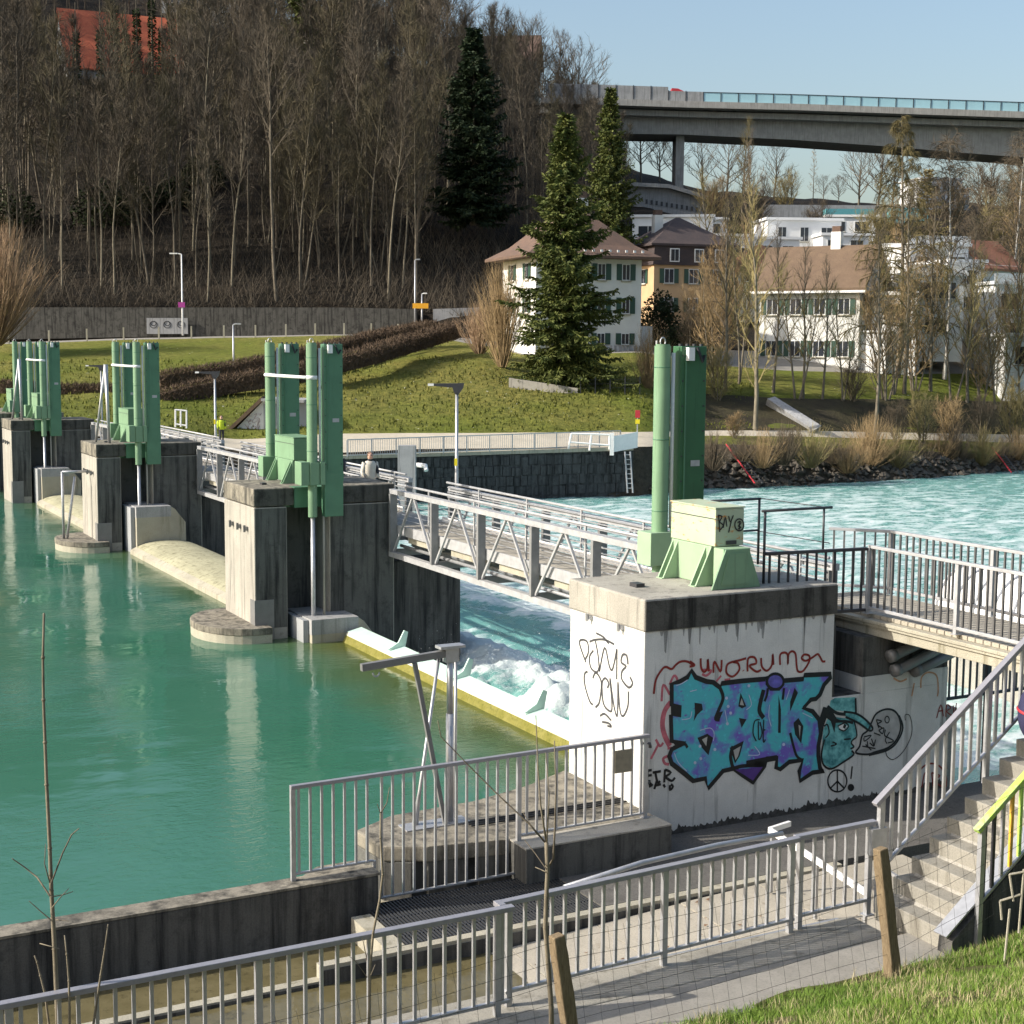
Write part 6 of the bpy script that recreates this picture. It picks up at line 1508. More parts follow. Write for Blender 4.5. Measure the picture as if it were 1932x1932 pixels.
def tree_mesh(H, r0, c0, spread, nb, elev, seed, twl=.9, tww=.022, nsub=6, ntw=6, lean=.02, droop=0.0, shape=None, fork=0, upc=.25, sub_l=.5):
    random.seed(seed); T, K = Geo(), Geo()
    def stem(p0, d0, H_, r_, c0_, nb_, spread_):
        n = 10; pts = [p0.copy()]; d = d0.copy()
        for i in range(n):
            d = (d + Vector((random.gauss(0, lean), random.gauss(0, lean), .06))).normalized(); pts.append(pts[-1] + d * H_ / n)
        rad = [r_ * (1 - i / n) ** .8 + .012 for i in range(n + 1)]; rad[0] *= 1.25
        T.tube(pts, rad, 6)
        az = random.uniform(0, 6.28)
        for b in range(nb_):
            t = c0_ + (1 - c0_) * ((b + random.random()) / nb_) ** .9 * .99
            fi = t * n; i = min(int(fi), n - 1); p = pts[i].lerp(pts[i + 1], fi - i); az += 2.4 + random.uniform(-.4, .4)
            q = (t - c0_) / (1 - c0_)
            sh = shape(q) if shape else (.35 + 1.0 * math.sin(math.pi * min(1, .18 + .75 * q)) ** 1.0) * (1 - .45 * q)
            L = spread_ * sh * random.uniform(.7, 1.15)
            e = elev + (.5 * q) + random.uniform(-.15, .15)
            bd = Vector((math.cos(az) * math.cos(e), math.sin(az) * math.cos(e), math.sin(e)))
            bp = [p]; m = 4
            for k in range(m):
                bd = (bd + Vector((random.gauss(0, .1), random.gauss(0, .1), upc * .35 - droop * .3 * (k + 1) / m + random.gauss(0, .06)))).normalized(); bp.append(bp[-1] + bd * L / m)
            br = max(.018, min(r_ * (1 - t) * .55 + .02, L * .02))
            K.tube(bp, [br * (1 - .8 * k / m) + .006 for k in range(m + 1)], 3)
            for s_ in range(nsub):
                ts = .25 + .75 * (s_ + random.random()) / nsub; k = min(int(ts * m), m - 1); sp = bp[k].lerp(bp[k + 1], ts * m - k)
                dd = rdir((bp[k + 1] - bp[k]).normalized(), random.uniform(.4, .95), upc * .6 - droop * .6)
                sl_ = L * sub_l * (1.15 - .7 * ts) * random.uniform(.6, 1.2)
                sq = [sp, sp + dd * sl_ * .5]; dd2 = (dd + Vector((0, 0, upc * .4 - droop * .7)) + Vector((random.gauss(0, .15), random.gauss(0, .15), 0))).normalized(); sq.append(sq[1] + dd2 * sl_ * .5)
                K.tube(sq, [br * .45 + .004, br * .3 + .004, .004], 3)
                for w_ in range(ntw):
                    tw = .15 + .85 * (w_ + random.random()) / ntw
                    tp = sq[0].lerp(sq[1], tw * 2) if tw < .5 else sq[1].lerp(sq[2], tw * 2 - 1)
                    td = rdir(dd2, random.uniform(.3, .9), upc * .7 - droop * .9)
                    K.spike(tp, td, twl * random.uniform(.5, 1.2), tww, Vector((0, 0, -droop * .3)))
    if fork:
        for i in range(fork):
            a = 6.28 * i / fork + random.uniform(-.4, .4); k = random.uniform(.10, .32)
            stem(Vector((math.cos(a) * .15, math.sin(a) * .15, -.3)), Vector((math.cos(a) * k, math.sin(a) * k, 1)).normalized(), H * random.uniform(.7, 1), r0 * random.uniform(.6, 1), c0, nb, spread)
    else: stem(Vector((0, 0, -.4)), Vector((random.gauss(0, .03), random.gauss(0, .03), 1)).normalized(), H, r0, c0, nb, spread)
    return T, K
TREE = {}
def tree_kind(key, bark, twig, **kw):
    T, K = tree_mesh(**kw); TREE[key] = (T.mesh('trunk', M[bark], True), K.mesh('crown', M[twig]))
def place_tree(key, name, label, p, rz=0.0, sc=1.0, group=None, cat='tree', crown='crown'):
    t = bpy.data.objects.new(name, None); t.empty_display_size = .5; C.objects.link(t); t.location = p; t.rotation_euler = (0, 0, rz); t.scale = (sc, sc, sc) if not hasattr(sc, '__len__') else sc
    tag(t, label, cat, group)
    a, b = TREE[key]
    inst('trunk', a, t, (0, 0, 0)); c = inst(crown, b, t, (0, 0, 0))
    return t
for i in range(6):
    tree_kind('wood%d' % i, 'bark_pale' if i % 3 == 0 else 'bark', ('twig_wood', 'twig_wood2', 'twig_wood')[i % 3], H=(25, 22, 27, 20, 24, 23)[i], r0=(.14, .12, .17, .11, .13, .14)[i], c0=(.45, .38, .5, .35, .42, .30)[i], spread=(4.2, 3.6, 4.6, 3.2, 3.8, 4.4)[i], nb=(26, 24, 28, 22, 24, 26)[i], elev=.80, seed=100 + i, twl=1.25, tww=.045, nsub=7, ntw=6, lean=.035, fork=2 if i in (1, 5) else 0)
for i in range(3):
    tree_kind('crown%d' % i, 'bark', 'twig', H=(15, 13, 17)[i], r0=.3, c0=.22, spread=(8, 7, 7.5)[i], nb=24, elev=.45, seed=140 + i, twl=1.1, tww=.035, nsub=9, ntw=7, lean=.03, upc=.35)
for i in range(4):
    tree_kind('bank%d' % i, 'bark_pale' if i == 0 else 'bark', ('twig_olive', 'twig_tan', 'twig_olive', 'twig')[i], H=(14, 11, 13, 16)[i], r0=(.13, .10, .12, .14)[i], c0=(.2, .12, .3, .25)[i], spread=(2.3, 2.8, 2.5, 2.6)[i], nb=(30, 20, 22, 28)[i], elev=.75, seed=160 + i, twl=.8, tww=.02, nsub=6, ntw=4, fork=(0, 4, 2, 0)[i], lean=.04)
for i in range(3):
    tree_kind('shrub%d' % i, 'bark', ('twig_olive', 'twig_tan', 'twig')[i], H=(6.5, 5.5, 6)[i], r0=.07, c0=.08, spread=(2.4, 2.2, 2.6)[i], nb=14, elev=.65, seed=180 + i, twl=.7, tww=.02, nsub=5, ntw=5, fork=6, lean=.05)
tree_kind('larch', 'bark', 'larch', H=27, r0=.26, c0=.18, spread=6.3, nb=84, elev=.05, seed=201, twl=.8, tww=.045, nsub=11, ntw=9, droop=.75, upc=.1, shape=lambda q: (1.0 - .90 * q) * (1.25 if q < .45 else 1.0))
tree_kind('birch', 'birch', 'twig', H=25, r0=.19, c0=.35, spread=5.2, nb=40, elev=.75, seed=205, twl=1.8, tww=.04, nsub=9, ntw=8, droop=.7, upc=.2)
tree_kind('tallthin', 'bark', 'twig_tan', H=14, r0=.12, c0=.15, spread=1.9, nb=34, elev=.3, seed=207, twl=.6, tww=.025, nsub=5, ntw=5, shape=lambda q: 1 - .8 * q)

def conifer(key, H, rad, seed, needle, levels, per, droop=.35, gap=0.0, leafw=.16, irregular=.25, fan=12, cluster=.5, base=.04):
    random.seed(seed); T, K = Geo(), Geo()
    n = 12; pts = [Vector((random.gauss(0, .05), random.gauss(0, .05), H * i / n)) for i in range(n + 1)]
    T.tube(pts, [.02 + .28 * (1 - i / n) * H / 20 for i in range(n + 1)], 7)
    for l in range(levels):
        q = (l + random.random() * .6) / levels; z = H * (base + (1 - base) * q)
        R_ = (rad * (1 - q) ** .82 * (.55 + .45 * min(1, q * 7 + .4)) + .18) * (1 + irregular * .9 * math.sin(l * 1.9 + seed) * math.sin(l * .53))
        for b in range(per):
            if random.random() < gap: continue
            az = random.uniform(0, 6.283); L = R_ * random.uniform(1 - irregular * 1.6, 1 + irregular) * (1 + irregular * .8 * math.sin(2 * az + l * .35))
            el = -.05 - droop * (1 - q) + .5 * q
            d = Vector((math.cos(az) * math.cos(el), math.sin(az) * math.cos(el), math.sin(el)))
            bp = [Vector((0, 0, z))]; m = 5
            for k in range(m):
                d = (d + Vector((random.gauss(0, .06), random.gauss(0, .06), .09 * (k - 1)))).normalized(); bp.append(bp[-1] + d * L / m)
            K.tube(bp, [.05 * (1 - k / (m + 1)) * (L / 3) + .008 for k in range(m + 1)], 3)
            nf = max(4, int(fan * L / 2))
            for j in range(nf):
                t = .12 + .88 * (j + random.random()) / nf; k = min(int(t * m), m - 1); p = bp[k].lerp(bp[k + 1], t * m - k); bd = (bp[k + 1] - bp[k]).normalized()
                side = bd.cross(Vector((0, 0, 1))); side = side.normalized() if side.length > .05 else Vector((1, 0, 0))
                for sgn in (-1, 1):
                    dd = (bd * random.uniform(.3, .8) + side * sgn * random.uniform(.4, 1.0) + Vector((0, 0, random.uniform(-.75, .1)))).normalized()
                    ln = cluster * random.uniform(.55, 1.25) * (1.1 - .45 * t)
                    for c in range(3):
                        d3 = (dd + Vector((random.gauss(0, .3), random.gauss(0, .3), random.gauss(-.12, .25)))).normalized()
                        K.leaf(p + dd * ln * .25 * c, d3, ln * .75, leafw * random.uniform(.6, 1.2), Vector((random.gauss(0, 1), random.gauss(0, 1), random.gauss(.6, .8))).normalized())
    TREE[key] = (T.mesh('trunk', M['bark'], True), K.mesh('crown', M[needle]))
conifer('spruce', 20.6, 4.2, 301, 'needle', 74, 9, .50, .18, .14, .36, 20, .64, .01)
conifer('fir', 23.5, 5.9, 302, 'needle_dark', 46, 9, .30, .04, .27, .2, 9, .9, .06)
conifer('pine', 18.0, 3.9, 303, 'needle', 46, 9, .0, .05, .22, .2, 9, .7, .05)
conifer('ivyfir', 20.0, 4.5, 304, 'needle', 30, 7, .15, .22, .26, .35, 9, .9, .12)
conifer('yellowfir', 7.0, 1.9, 305, 'twig_olive', 24, 7, .2, .15, .14, .25, 9, .4, .03)

place_tree('spruce', 'spruce_tree', 'large green drooping spruce in front of the white house', D(1062, 741, 112) + Vector((0, 0, -.3)), .6, 1.0, cat='tree')
place_tree('fir', 'fir_tree', 'tall very dark fir standing above the wood left of the white house', D(893, 425, 168), 1.0, (.92, .92, .90))
place_tree('pine', 'pine_tree', 'dense rounded conifer behind the white house, left of the viaduct pier', D(1148, 490, 150), 2.0, (.80, .80, .92))
place_tree('ivyfir', 'fir_tree', 'loose green fir at the top of the wood near the top edge of the picture', D(570, 190, 215), 0.3, 1.1)
place_tree('yellowfir', 'conifer', 'small yellowish conifer right of the tall larch', D(1746, 470, 160), 0, 1.2)
place_tree('larch', 'larch_tree', 'tall drooping bare larch rising in front of the viaduct, right', D(1694, 700, 130) + Vector((0, 0, -.4)), .4, .83)
place_tree('birch', 'birch_tree', 'white-stemmed birch with hanging twigs at the far right', D(1782, 700, 131) + Vector((0, 0, -.4)), 2.2, .80)
place_tree('birch', 'birch_tree', 'second slimmer birch at the right edge against the viaduct', D(1905, 640, 150), 4.0, .78)
place_tree('bank0', 'alder_tree', 'bare alder with a pale stem right of the near green hoist', D(1424, 822, 108) + Vector((0, 0, -.2)), .2, 1.28)
place_tree('bank3', 'alder_tree', 'pale straight-stemmed young tree on the far path edge below the village', D(1649, 838, 110) + Vector((0, 0, -.2)), 1.4, 1.0)
rb = random.Random(77)
bank_spots = [(1352, 760, 114, 'shrub0', .75), (1390, 720, 120, 'bank2', 1.0), (1345, 700, 122, 'bank1', .9), (1300, 690, 127, 'shrub2', .7), (1366, 740, 117, 'bank3', .9), (1455, 745, 118, 'bank3', .75), (1500, 750, 117, 'bank2', .8), (1512, 748, 117.5, 'bank3', .7), (1548, 745, 118, 'bank3', .65), (1586, 742, 119, 'bank2', .8), (1606, 742, 119.5, 'shrub2', .55),
              (1668, 748, 122, 'bank1', 1.1), (1681, 740, 124, 'bank2', 1.15), (1702, 742, 124.5, 'bank3', 1.05), (1722, 735, 126, 'bank1', 1.0), (1752, 752, 127, 'bank3', 1.0), (1795, 760, 126, 'bank2', 1.05), (1822, 770, 127, 'bank3', .9), (1848, 765, 128, 'bank1', .95), (1876, 775, 128, 'bank2', 1.1), (1903, 770, 130, 'bank3', 1.1), (1925, 780, 130, 'bank1', 1.2), (1385, 820, 105, 'shrub1', .4), (1690, 850, 112, 'shrub2', .6), (1740, 852, 113, 'shrub0', .6), (1790, 848, 116, 'shrub1', .6), (1850, 850, 118, 'shrub2', .7), (1910, 850, 121, 'shrub0', .8), (1500, 848, 104, 'shrub2', .35),
              (1320, 640, 138, 'shrub1', 1.2), (1365, 650, 140, 'bank1', 1.2), (1400, 640, 142, 'bank3', 1.1), (1345, 600, 155, 'bank2', 1.1), (1530, 500, 190, 'shrub2', 1.0), (1640, 480, 185, 'shrub0', 1.3), (1690, 470, 180, 'bank1', 1.0), (1820, 480, 190, 'shrub2', 1.2), (1870, 470, 190, 'shrub0', 1.4), (1920, 500, 185, 'bank1', 1.2), (1340, 450, 200, 'shrub1', 1.4), (1390, 430, 215, 'bank0', 1.0), (1420, 440, 210, 'shrub2', 1.3), (1470, 410, 240, 'shrub0', 1.3), (1780, 430, 230, 'shrub1', 1.6), (1840, 420, 240, 'shrub2', 1.6), (1900, 420, 240, 'shrub0', 1.6), (1960, 790, 128, 'bank2', 1.1)]
for px, py, y, key, s in bank_spots:
    kind_ = {'bank0': 'tall bare tree', 'bank1': 'bare several-stemmed small tree', 'bank2': 'bare forked young tree', 'bank3': 'slender straight bare tree', 'shrub0': 'olive many-stemmed shrub', 'shrub1': 'tan many-stemmed shrub', 'shrub2': 'brown many-stemmed shrub'}[key]
    where_ = 'beside the near green hoist' if px < 1375 else 'left of the brown-roofed house' if px < 1450 else 'in front of the brown-roofed house' if px < 1600 else 'left of the larch' if px < 1665 else 'around the larch' if px < 1730 else 'in front of the white terraces' if px < 1800 else 'below the birch' if px < 1860 else 'near the right edge'
    row_ = 'on the bank edge' if py > 805 else 'on the slope above the path' if y < 135 else 'among the houses' if y < 175 else 'high on the far slope'
    place_tree(key, 'bare_shrub', kind_ + ' ' + row_ + ', ' + where_, atT(px, y) + Vector((0, 0, -.15)), rb.uniform(0, 6), s * rb.uniform(.9, 1.1), 'bare shrubs of the far bank', 'shrub')
sky_trees = [(1235, 352, 262, 'crown1', .62), (1262, 350, 268, 'crown0', .6), (1318, 362, 262, 'crown2', .62), (1360, 365, 272, 'crown0', .72), (1392, 372, 280, 'crown1', .55), (1447, 375, 282, 'crown2', .60), (1520, 380, 285, 'tallthin', .75), (1568, 384, 285, 'crown1', .35), (1605, 384, 262, 'crown0', .72), (1640, 384, 262, 'crown2', .75), (1668, 384, 265, 'crown1', .7), (1540, 384, 285, 'crown0', .3), (1850, 390, 270, 'crown2', .62), (1900, 390, 262, 'crown0', .72), (1480, 384, 285, 'crown1', .35), (1720, 390, 280, 'crown1', .35), (1200, 345, 250, 'crown2', .7)]
for px, py, y, key, s in sky_trees:
    place_tree(key, 'skyline_tree', 'bare tree on the ridge under the viaduct, ' + ('left of the viaduct pier' if px < 1280 else 'just right of the viaduct pier' if px < 1375 else 'small one mid-gap' if s < .5 else 'standing alone mid-gap' if px < 1460 else 'thin and spire-like' if key == 'tallthin' else 'in the clump left of the larch' if px < 1700 else 'in the clump at the right edge'), atT(px, y) + Vector((0, 0, -.3)), rb.uniform(0, 6), s, 'bare trees on the ridge under the viaduct')
top_trees = [(690, 268, 'crown2', .85), (735, 262, 'crown0', .95), (770, 262, 'crown1', .95), (800, 262, 'crown2', .95), (840, 258, 'crown0', .9), (868, 255, 'crown1', .8), (935, 248, 'crown2', .8), (960, 246, 'crown1', .85), (1000, 246, 'crown0', .85), (1040, 244, 'crown2', .8), (1080, 240, 'crown0', .95), (1112, 236, 'crown1', .9), (1135, 232, 'crown2', .75), (640, 262, 'crown1', 1.0), (600, 260, 'crown0', 1.0), (1060, 225, 'crown1', .8), (1010, 222, 'crown2', .7), (1100, 215, 'crown0', .7), (1140, 205, 'crown2', .55)]
for px, y, key, s in top_trees:
    place_tree(key, 'hilltop_tree', 'wide-crowned bare tree on the hilltop ' + ('left of the topmost fir gap' if px < 680 else 'left of the dark fir, against the sky' if px < 850 else 'behind the dark fir' if px < 930 else 'beside the long-roofed hilltop house' if px < 1020 else 'at the left end of the viaduct'), atT(px, y) + Vector((0, 0, -.4)), rb.uniform(0, 6), s, 'bare trees along the hilltop')
# the wood: about 230 separate trees on the hillside
rw_ = random.Random(2024); cnt = 0; placed = []
while cnt < 298:
    px = rw_.uniform(-60, 1165); q = rw_.random() ** 1.25
    ky, kz = profile(px); y0, y1 = ky[7] + 1.5, ky[9] - 4
    if px > 905: y0 += 12 + (px - 905) * .08
    y = y0 + (y1 - y0) * q; x = (px - 966) / F * y
    if any((x - a) ** 2 + (y - b) ** 2 < 5.2 for a, b in placed): continue
    if 808 < px < 978 and y < 178: continue
    if 85 < px < 345 and y > 180 and rw_.random() < .93: continue
    placed.append((x, y)); sc = rw_.uniform(.72, 1.08) * (1.0 if px < 850 else .72 if px < 1000 else .58)
    ridge = 1 - .35 * max(0, (y - 215) / 50); sc *= ridge
    place_tree('wood%d' % rw_.randrange(6), 'wood_tree', 'tall slim bare tree among the crowd of the dark hillside wood', (x, y, terr(x, y) - .3), rw_.uniform(0, 6.28), (sc, sc, sc * rw_.uniform(.9, 1.1)), 'bare trees of the hillside wood')
    cnt += 1
# the trees behind those, merged: one far wood of several hundred more
T_, K_ = [], []
for i in range(4):
    a_, b_ = tree_mesh(H=(23, 20, 25, 21)[i], r0=.15, c0=.32, spread=(4.2, 3.8, 4.6, 4.0)[i], nb=16, elev=.8, seed=600 + i, twl=1.5, tww=.06, nsub=5, ntw=4, lean=.035)
    v_ = np.array(a_.v + b_.v); off_ = len(a_.v)
    T_.append((v_, [f for f in a_.f] + [tuple(j + off_ for j in f) for f in b_.f]))
VV, FF, nb_ = [], [], 0; n_far = 0
while n_far < 250:
    px = rw_.uniform(-90, 1150); ky, kz = profile(px); q = rw_.random() ** .8; y = ky[7] + 4 + (ky[9] - ky[7] - 2) * q
    if px > 905: y = max(y, ky[7] + 18)
    if 800 < px < 985: y = max(y, 182)
    if 85 < px < 345 and 178 < y < 236: continue
    x = (px - 966) / F * y
    v_, f_ = T_[rw_.randrange(4)]; a_ = rw_.uniform(0, 6.28); sc = rw_.uniform(.6, .95) * (1 if px < 850 else .7) * (1 - .35 * max(0, (y - 215) / 50)); ca, sa = math.cos(a_) * sc, math.sin(a_) * sc
    VV.append(np.stack([v_[:, 0] * ca - v_[:, 1] * sa + x, v_[:, 0] * sa + v_[:, 1] * ca + y, v_[:, 2] * sc + terr(x, y) - .3], -1)); FF.append((f_, nb_)); nb_ += len(v_); n_far += 1
fm = bpy.data.meshes.new('far_wood'); fm.from_pydata(np.concatenate(VV).tolist(), [], [tuple(j + o_ for j in f) for f_, o_ in FF for f in f_]); fm.materials.append(M['twig_wood'])
o = bpy.data.objects.new('far_wood', fm); C.objects.link(o); tag(o, 'dense brown wood filling the hillside behind the nearer trunks', 'wood', kind='stuff')
# ivy sleeves on some of the trunks near the orange roof
for i, (px, y, h_) in enumerate(((205, 206, 13), (232, 210, 15), (252, 208, 12), (272, 212, 14), (300, 214, 15), (318, 210, 12), (335, 208, 16), (365, 210, 9), (160, 208, 12), (590, 214, 10))):
    random.seed(400 + i); K = Geo(); p = atT(px, y)
    for _ in range(1400):
        z = random.uniform(0, h_); a = random.uniform(0, 6.28); r_ = random.uniform(.2, .75) * (1 - .5 * z / h_)
        K.leaf(Vector((math.cos(a) * r_, math.sin(a) * r_, z)), Vector((math.cos(a), math.sin(a), random.uniform(-1, .2))).normalized(), random.uniform(.2, .4), .25, Vector((random.gauss(0, 1), random.gauss(0, 1), 1)).normalized())
    T = Geo(); T.tube([Vector((0, 0, -.5)), Vector((0, 0, h_ * .6)), Vector((0, 0, h_ + 4))], [.25, .18, .04], 6)
    TREE['ivy%d' % i] = (T.mesh('trunk', M['bark'], True), K.mesh('ivy', M['ivy']))
    place_tree('ivy%d' % i, 'ivy_tree', 'dark ivy-covered trunk in the upper wood in front of the bright orange roof', p, 0, 1.0, 'ivy-covered trunks of the wood', crown='ivy')
# undergrowth
random.seed(55); K = Geo(); rr = random.Random(56)
for _ in range(42000):
    px = rr.uniform(-80, 1180); ky, kz = profile(px); y = ky[7] + (ky[9] - ky[7]) * rr.random() ** 1.7
    x = (px - 966) / F * y; z = terr(x, y)
    K.spike(Vector((x, y, z - .1)), Vector((rr.gauss(0, .5), rr.gauss(0, .5), 1)).normalized(), rr.choice((.7, 1.0, 1.4, 2.2, 4.2)) * rr.uniform(.7, 1.3), .045, Vector((rr.gauss(0, .3), 0, -.2)))
u_ = bpy.data.objects.new('undergrowth', K.mesh('undergrowth', M['twig_wood'])); C.objects.link(u_); tag(u_, 'tangled brown undergrowth on the floor of the wood', 'undergrowth', kind='stuff')
# dark green holly patches under the trees
for i, (px, y, r_) in enumerate(((205, 172, 3.6), (255, 176, 3.0), (30, 172, 3.2), (390, 185, 2.6), (330, 178, 2.4))):
    random.seed(70 + i); K = Geo(); p = atT(px, y)
    for _ in range(1500):
        a, b = random.uniform(0, 6.28), random.random(); rr_ = r_ * b ** .5; zz = random.uniform(0, r_ * 1.6 * (1 - b * .6))
        K.leaf(Vector((rr_ * math.cos(a), rr_ * math.sin(a), zz)), Vector((random.gauss(0, 1), random.gauss(0, 1), random.gauss(0, .6))).normalized(), .5, .28, Vector((random.gauss(0, 1), random.gauss(0, 1), 1)).normalized())
    o = bpy.data.objects.new('holly_bush', K.mesh('holly_bush', M['bush_dark'])); C.objects.link(o); o.location = p
    tag(o, 'dark evergreen bush in the shade of the wood', 'bush', 'evergreen bushes in the wood')
def shoot_bush(name, label, p, n, H, spread, mat, seed, r=.03, cat='bush', group=None, tw=3):
    random.seed(seed); K = Geo()
    for _ in range(n):
        a = random.uniform(0, 6.28); k = abs(random.gauss(0, .55)); d = Vector((math.cos(a) * k * spread, math.sin(a) * k * spread, 1)).normalized()
        L = H * random.uniform(.6, 1.1) * (1.1 - .25 * k); pts = [Vector((math.cos(a) * .3 * k, math.sin(a) * .3 * k, -.1))]
        for s in range(5):
            d = (d + Vector((random.gauss(0, .07), random.gauss(0, .07), .09))).normalized(); pts.append(pts[-1] + d * L / 5)
        K.tube(pts, [r, r * .8, r * .65, r * .5, r * .35, .004], 3)
        for _2 in range(tw * 2):
            i = random.randrange(2, 5); K.spike(pts[i], rdir((pts[i + 1] - pts[i]).normalized(), .45), L * .22, r * .8)
    o = bpy.data.objects.new(name, K.mesh(name, M[mat])); C.objects.link(o); o.location = p
    return tag(o, label, cat, group)
shoot_bush('willow_bush', 'big reddish bare willow bush at the left picture edge', D(-8, 650, 128), 420, 9.6, 1.15, 'twig_red', 501, .045)
shoot_bush('tan_bush', 'tan leafless bush left of the white house wall', D(948, 690, 117), 260, 7.4, .55, 'twig_tan', 502, .03)
shoot_bush('tan_bush', 'lower tan bush between the house bush and the brown hedge', D(905, 665, 122), 200, 3.8, .9, 'twig_red', 503, .03)
shoot_bush('tan_bush', 'small tan bush at the foot of the white house behind the near green hoist', D(1222, 735, 112), 150, 4.6, .7, 'twig_tan', 504, .022)
shoot_bush('bank_bush', 'brown bush on the stony bank beside the red ladder', D(1480, 875, 101), 220, 2.8, 1.1, 'twig', 505, .02)
shoot_bush('bank_bush', 'brown bush spreading over the stony bank under the pale straight tree', D(1640, 880, 107), 320, 3.6, 1.4, 'twig_tan', 506, .02)
shoot_bush('bank_bush', 'brown bush on the stony bank at the far right', D(1800, 880, 113), 260, 3.2, 1.3, 'twig', 507, .02)
for i_, (px_, py_, y_) in enumerate(((1400, 868, 101), (1440, 880, 100.5), (1530, 880, 102), (1572, 872, 104), (1600, 890, 104), (1690, 884, 108), (1735, 878, 111), (1770, 872, 112.5), (1850, 876, 114), (1890, 872, 116), (1920, 868, 117.5))):
    shoot_bush('bank_bush', '%s of the low brown scrub clumps along the stony far bank, from the left' % ('first', 'second', 'third', 'fourth', 'fifth', 'sixth', 'seventh', 'eighth', 'ninth', 'tenth', 'eleventh')[i_], D(px_, py_, y_), 170, 2.0 + .5 * (i_ % 3), 1.7, ('twig', 'twig_tan', 'twig_olive')[i_ % 3], 560 + i_, .018)
shoot_bush('bank_bush', 'low brown bush on the bank just right of the near green hoist', D(1345, 885, 99), 200, 2.4, 1.2, 'twig', 508, .02)
def leaf_bush(name, label, p, rx, rz_, mat, seed, n=2500, ls=.35, cat='bush'):
    random.seed(seed); K = Geo()
    for _ in range(n):
        v = Vector((random.gauss(0, 1), random.gauss(0, 1), random.gauss(0, 1))).normalized() * random.uniform(.55, 1.05)
        q = Vector((v.x * rx, v.y * rx, abs(v.z) * rz_ + .1)); K.leaf(q, Vector((v.x + random.gauss(0, .5), v.y + random.gauss(0, .5), random.gauss(.2, .6))).normalized(), ls, ls * .5, Vector((random.gauss(0, 1), random.gauss(0, 1), 1)).normalized())
    o = bpy.data.objects.new(name, K.mesh(name, M[mat])); C.objects.link(o); o.location = p
    return tag(o, label, cat)
leaf_bush('evergreen_bush', 'dark rounded evergreen between the white and the orange house', D(1245, 655, 134), 1.9, 4.8, 'bush_dark', 520)
leaf_bush('evergreen_bush', 'dark low evergreen in the garden right of the white house', D(1290, 680, 130), 2.4, 3.0, 'bush_dark', 521)
def hedge(label, pts, h, w_, mat='hedge', seed=1):
    t = thing('hedge', label, 'hedge', pts[0], False, 'clipped brown hedges'); random.seed(seed); K = Geo(); B = MB()
    for a, c in zip(pts[:-1], pts[1:]):
        a, c = Vector(a), Vector(c); L = (c - a).length; d = (c - a).normalized(); s_ = Vector((-d.y, d.x, 0)).normalized()
        B.bar(a + Vector((0, 0, h * .42)), c + Vector((0, 0, h * .42)), w_ * .5, h * .7)
        for _ in range(int(L * 700)):
            u1, v1, z1 = random.random(), random.uniform(-1, 1), random.uniform(.05, 1)
            p = a.lerp(c, u1) + s_ * v1 * w_ * .5 + Vector((0, 0, h * z1)) - Vector(ORG[t])
            K.spike(p, Vector((random.gauss(0, .6), random.gauss(0, .6), random.gauss(.7, .5))).normalized(), random.uniform(.15, .45), .05)
    B.build('hedge_core', M[mat], t); me = K.mesh('hedge_twigs', M[mat]); inst('hedge_twigs', me, t, (0, 0, 0))
hedge('long brown hedge along the upper edge of the ramp path, left of the middle hoist', [D(300, 735, 107.5), D(430, 716, 110), D(560, 690, 114), D(700, 655, 124), D(815, 632, 132)], 1.25, 1.3, seed=31)
hedge('long brown hedge along the lower edge of the ramp path, behind the middle hoist', [D(300, 775, 102.5), D(420, 748, 105), D(560, 725, 107), D(700, 690, 112), D(860, 640, 126)], 1.5, 1.5, seed=32)
hedge('short brown hedge piece on the left slope behind the small far hoist', [D(0, 745, 105), D(110, 752, 105), D(215, 752, 105)], 1.0, 1.2, seed=33)
# ramp path between the hedges
rp = MB(); A = [(250, 775), (420, 737), (560, 708), (700, 673), (840, 632)]; yy = [103.8, 107.4, 110.4, 117.5, 129]
L1 = [D(p, q_, y) for (p, q_), y in zip(A, yy)]; L2 = [p + Vector((.4, 1.6, .15)) for p in L1]
for i in range(4): rp.face([L1[i], L1[i + 1], L2[i + 1], L2[i]])
o = rp.build('ramp_path', M['gravel']); tag(o, kind='structure')
# grass verge between the far path and the bank
pv = [(p, pr_) for p, pr_ in zip(_pxs, _pr) if 1230 <= p]
V_ = []
for t_ in (0, .25, .5, .75, 1.0, 1.25, 1.5, 1.75):
    for p, (ky, kz) in pv:
        i_ = 2 + int(t_); q_ = t_ - int(t_); y = ky[i_] * (1 - q_) + ky[i_ + 1] * q_; V_.append(((p - 966) / F * y, y, kz[i_] * (1 - q_) + kz[i_ + 1] * q_ + .30 * min(1, (p - 1230) / 90) * (1 - abs(t_ - .9) / .95) + .03))
tag(grid_mesh('copse_floor', V_, 8, len(pv), M['litter_tan']), kind='structure')
V_ = []
for t_ in (.0, .2, .4, .6):
    for p, (ky, kz) in pv:
        y = ky[1] * (1 - t_) + ky[2] * t_; V_.append(((p - 966) / F * y, y, kz[1] * (1 - t_) + kz[2] * t_ + .05 * (1 if 0 < t_ < .6 else .2)))
tag(grid_mesh('grass_verge', V_, 4, len(pv), M['grass_far']), kind='structure')
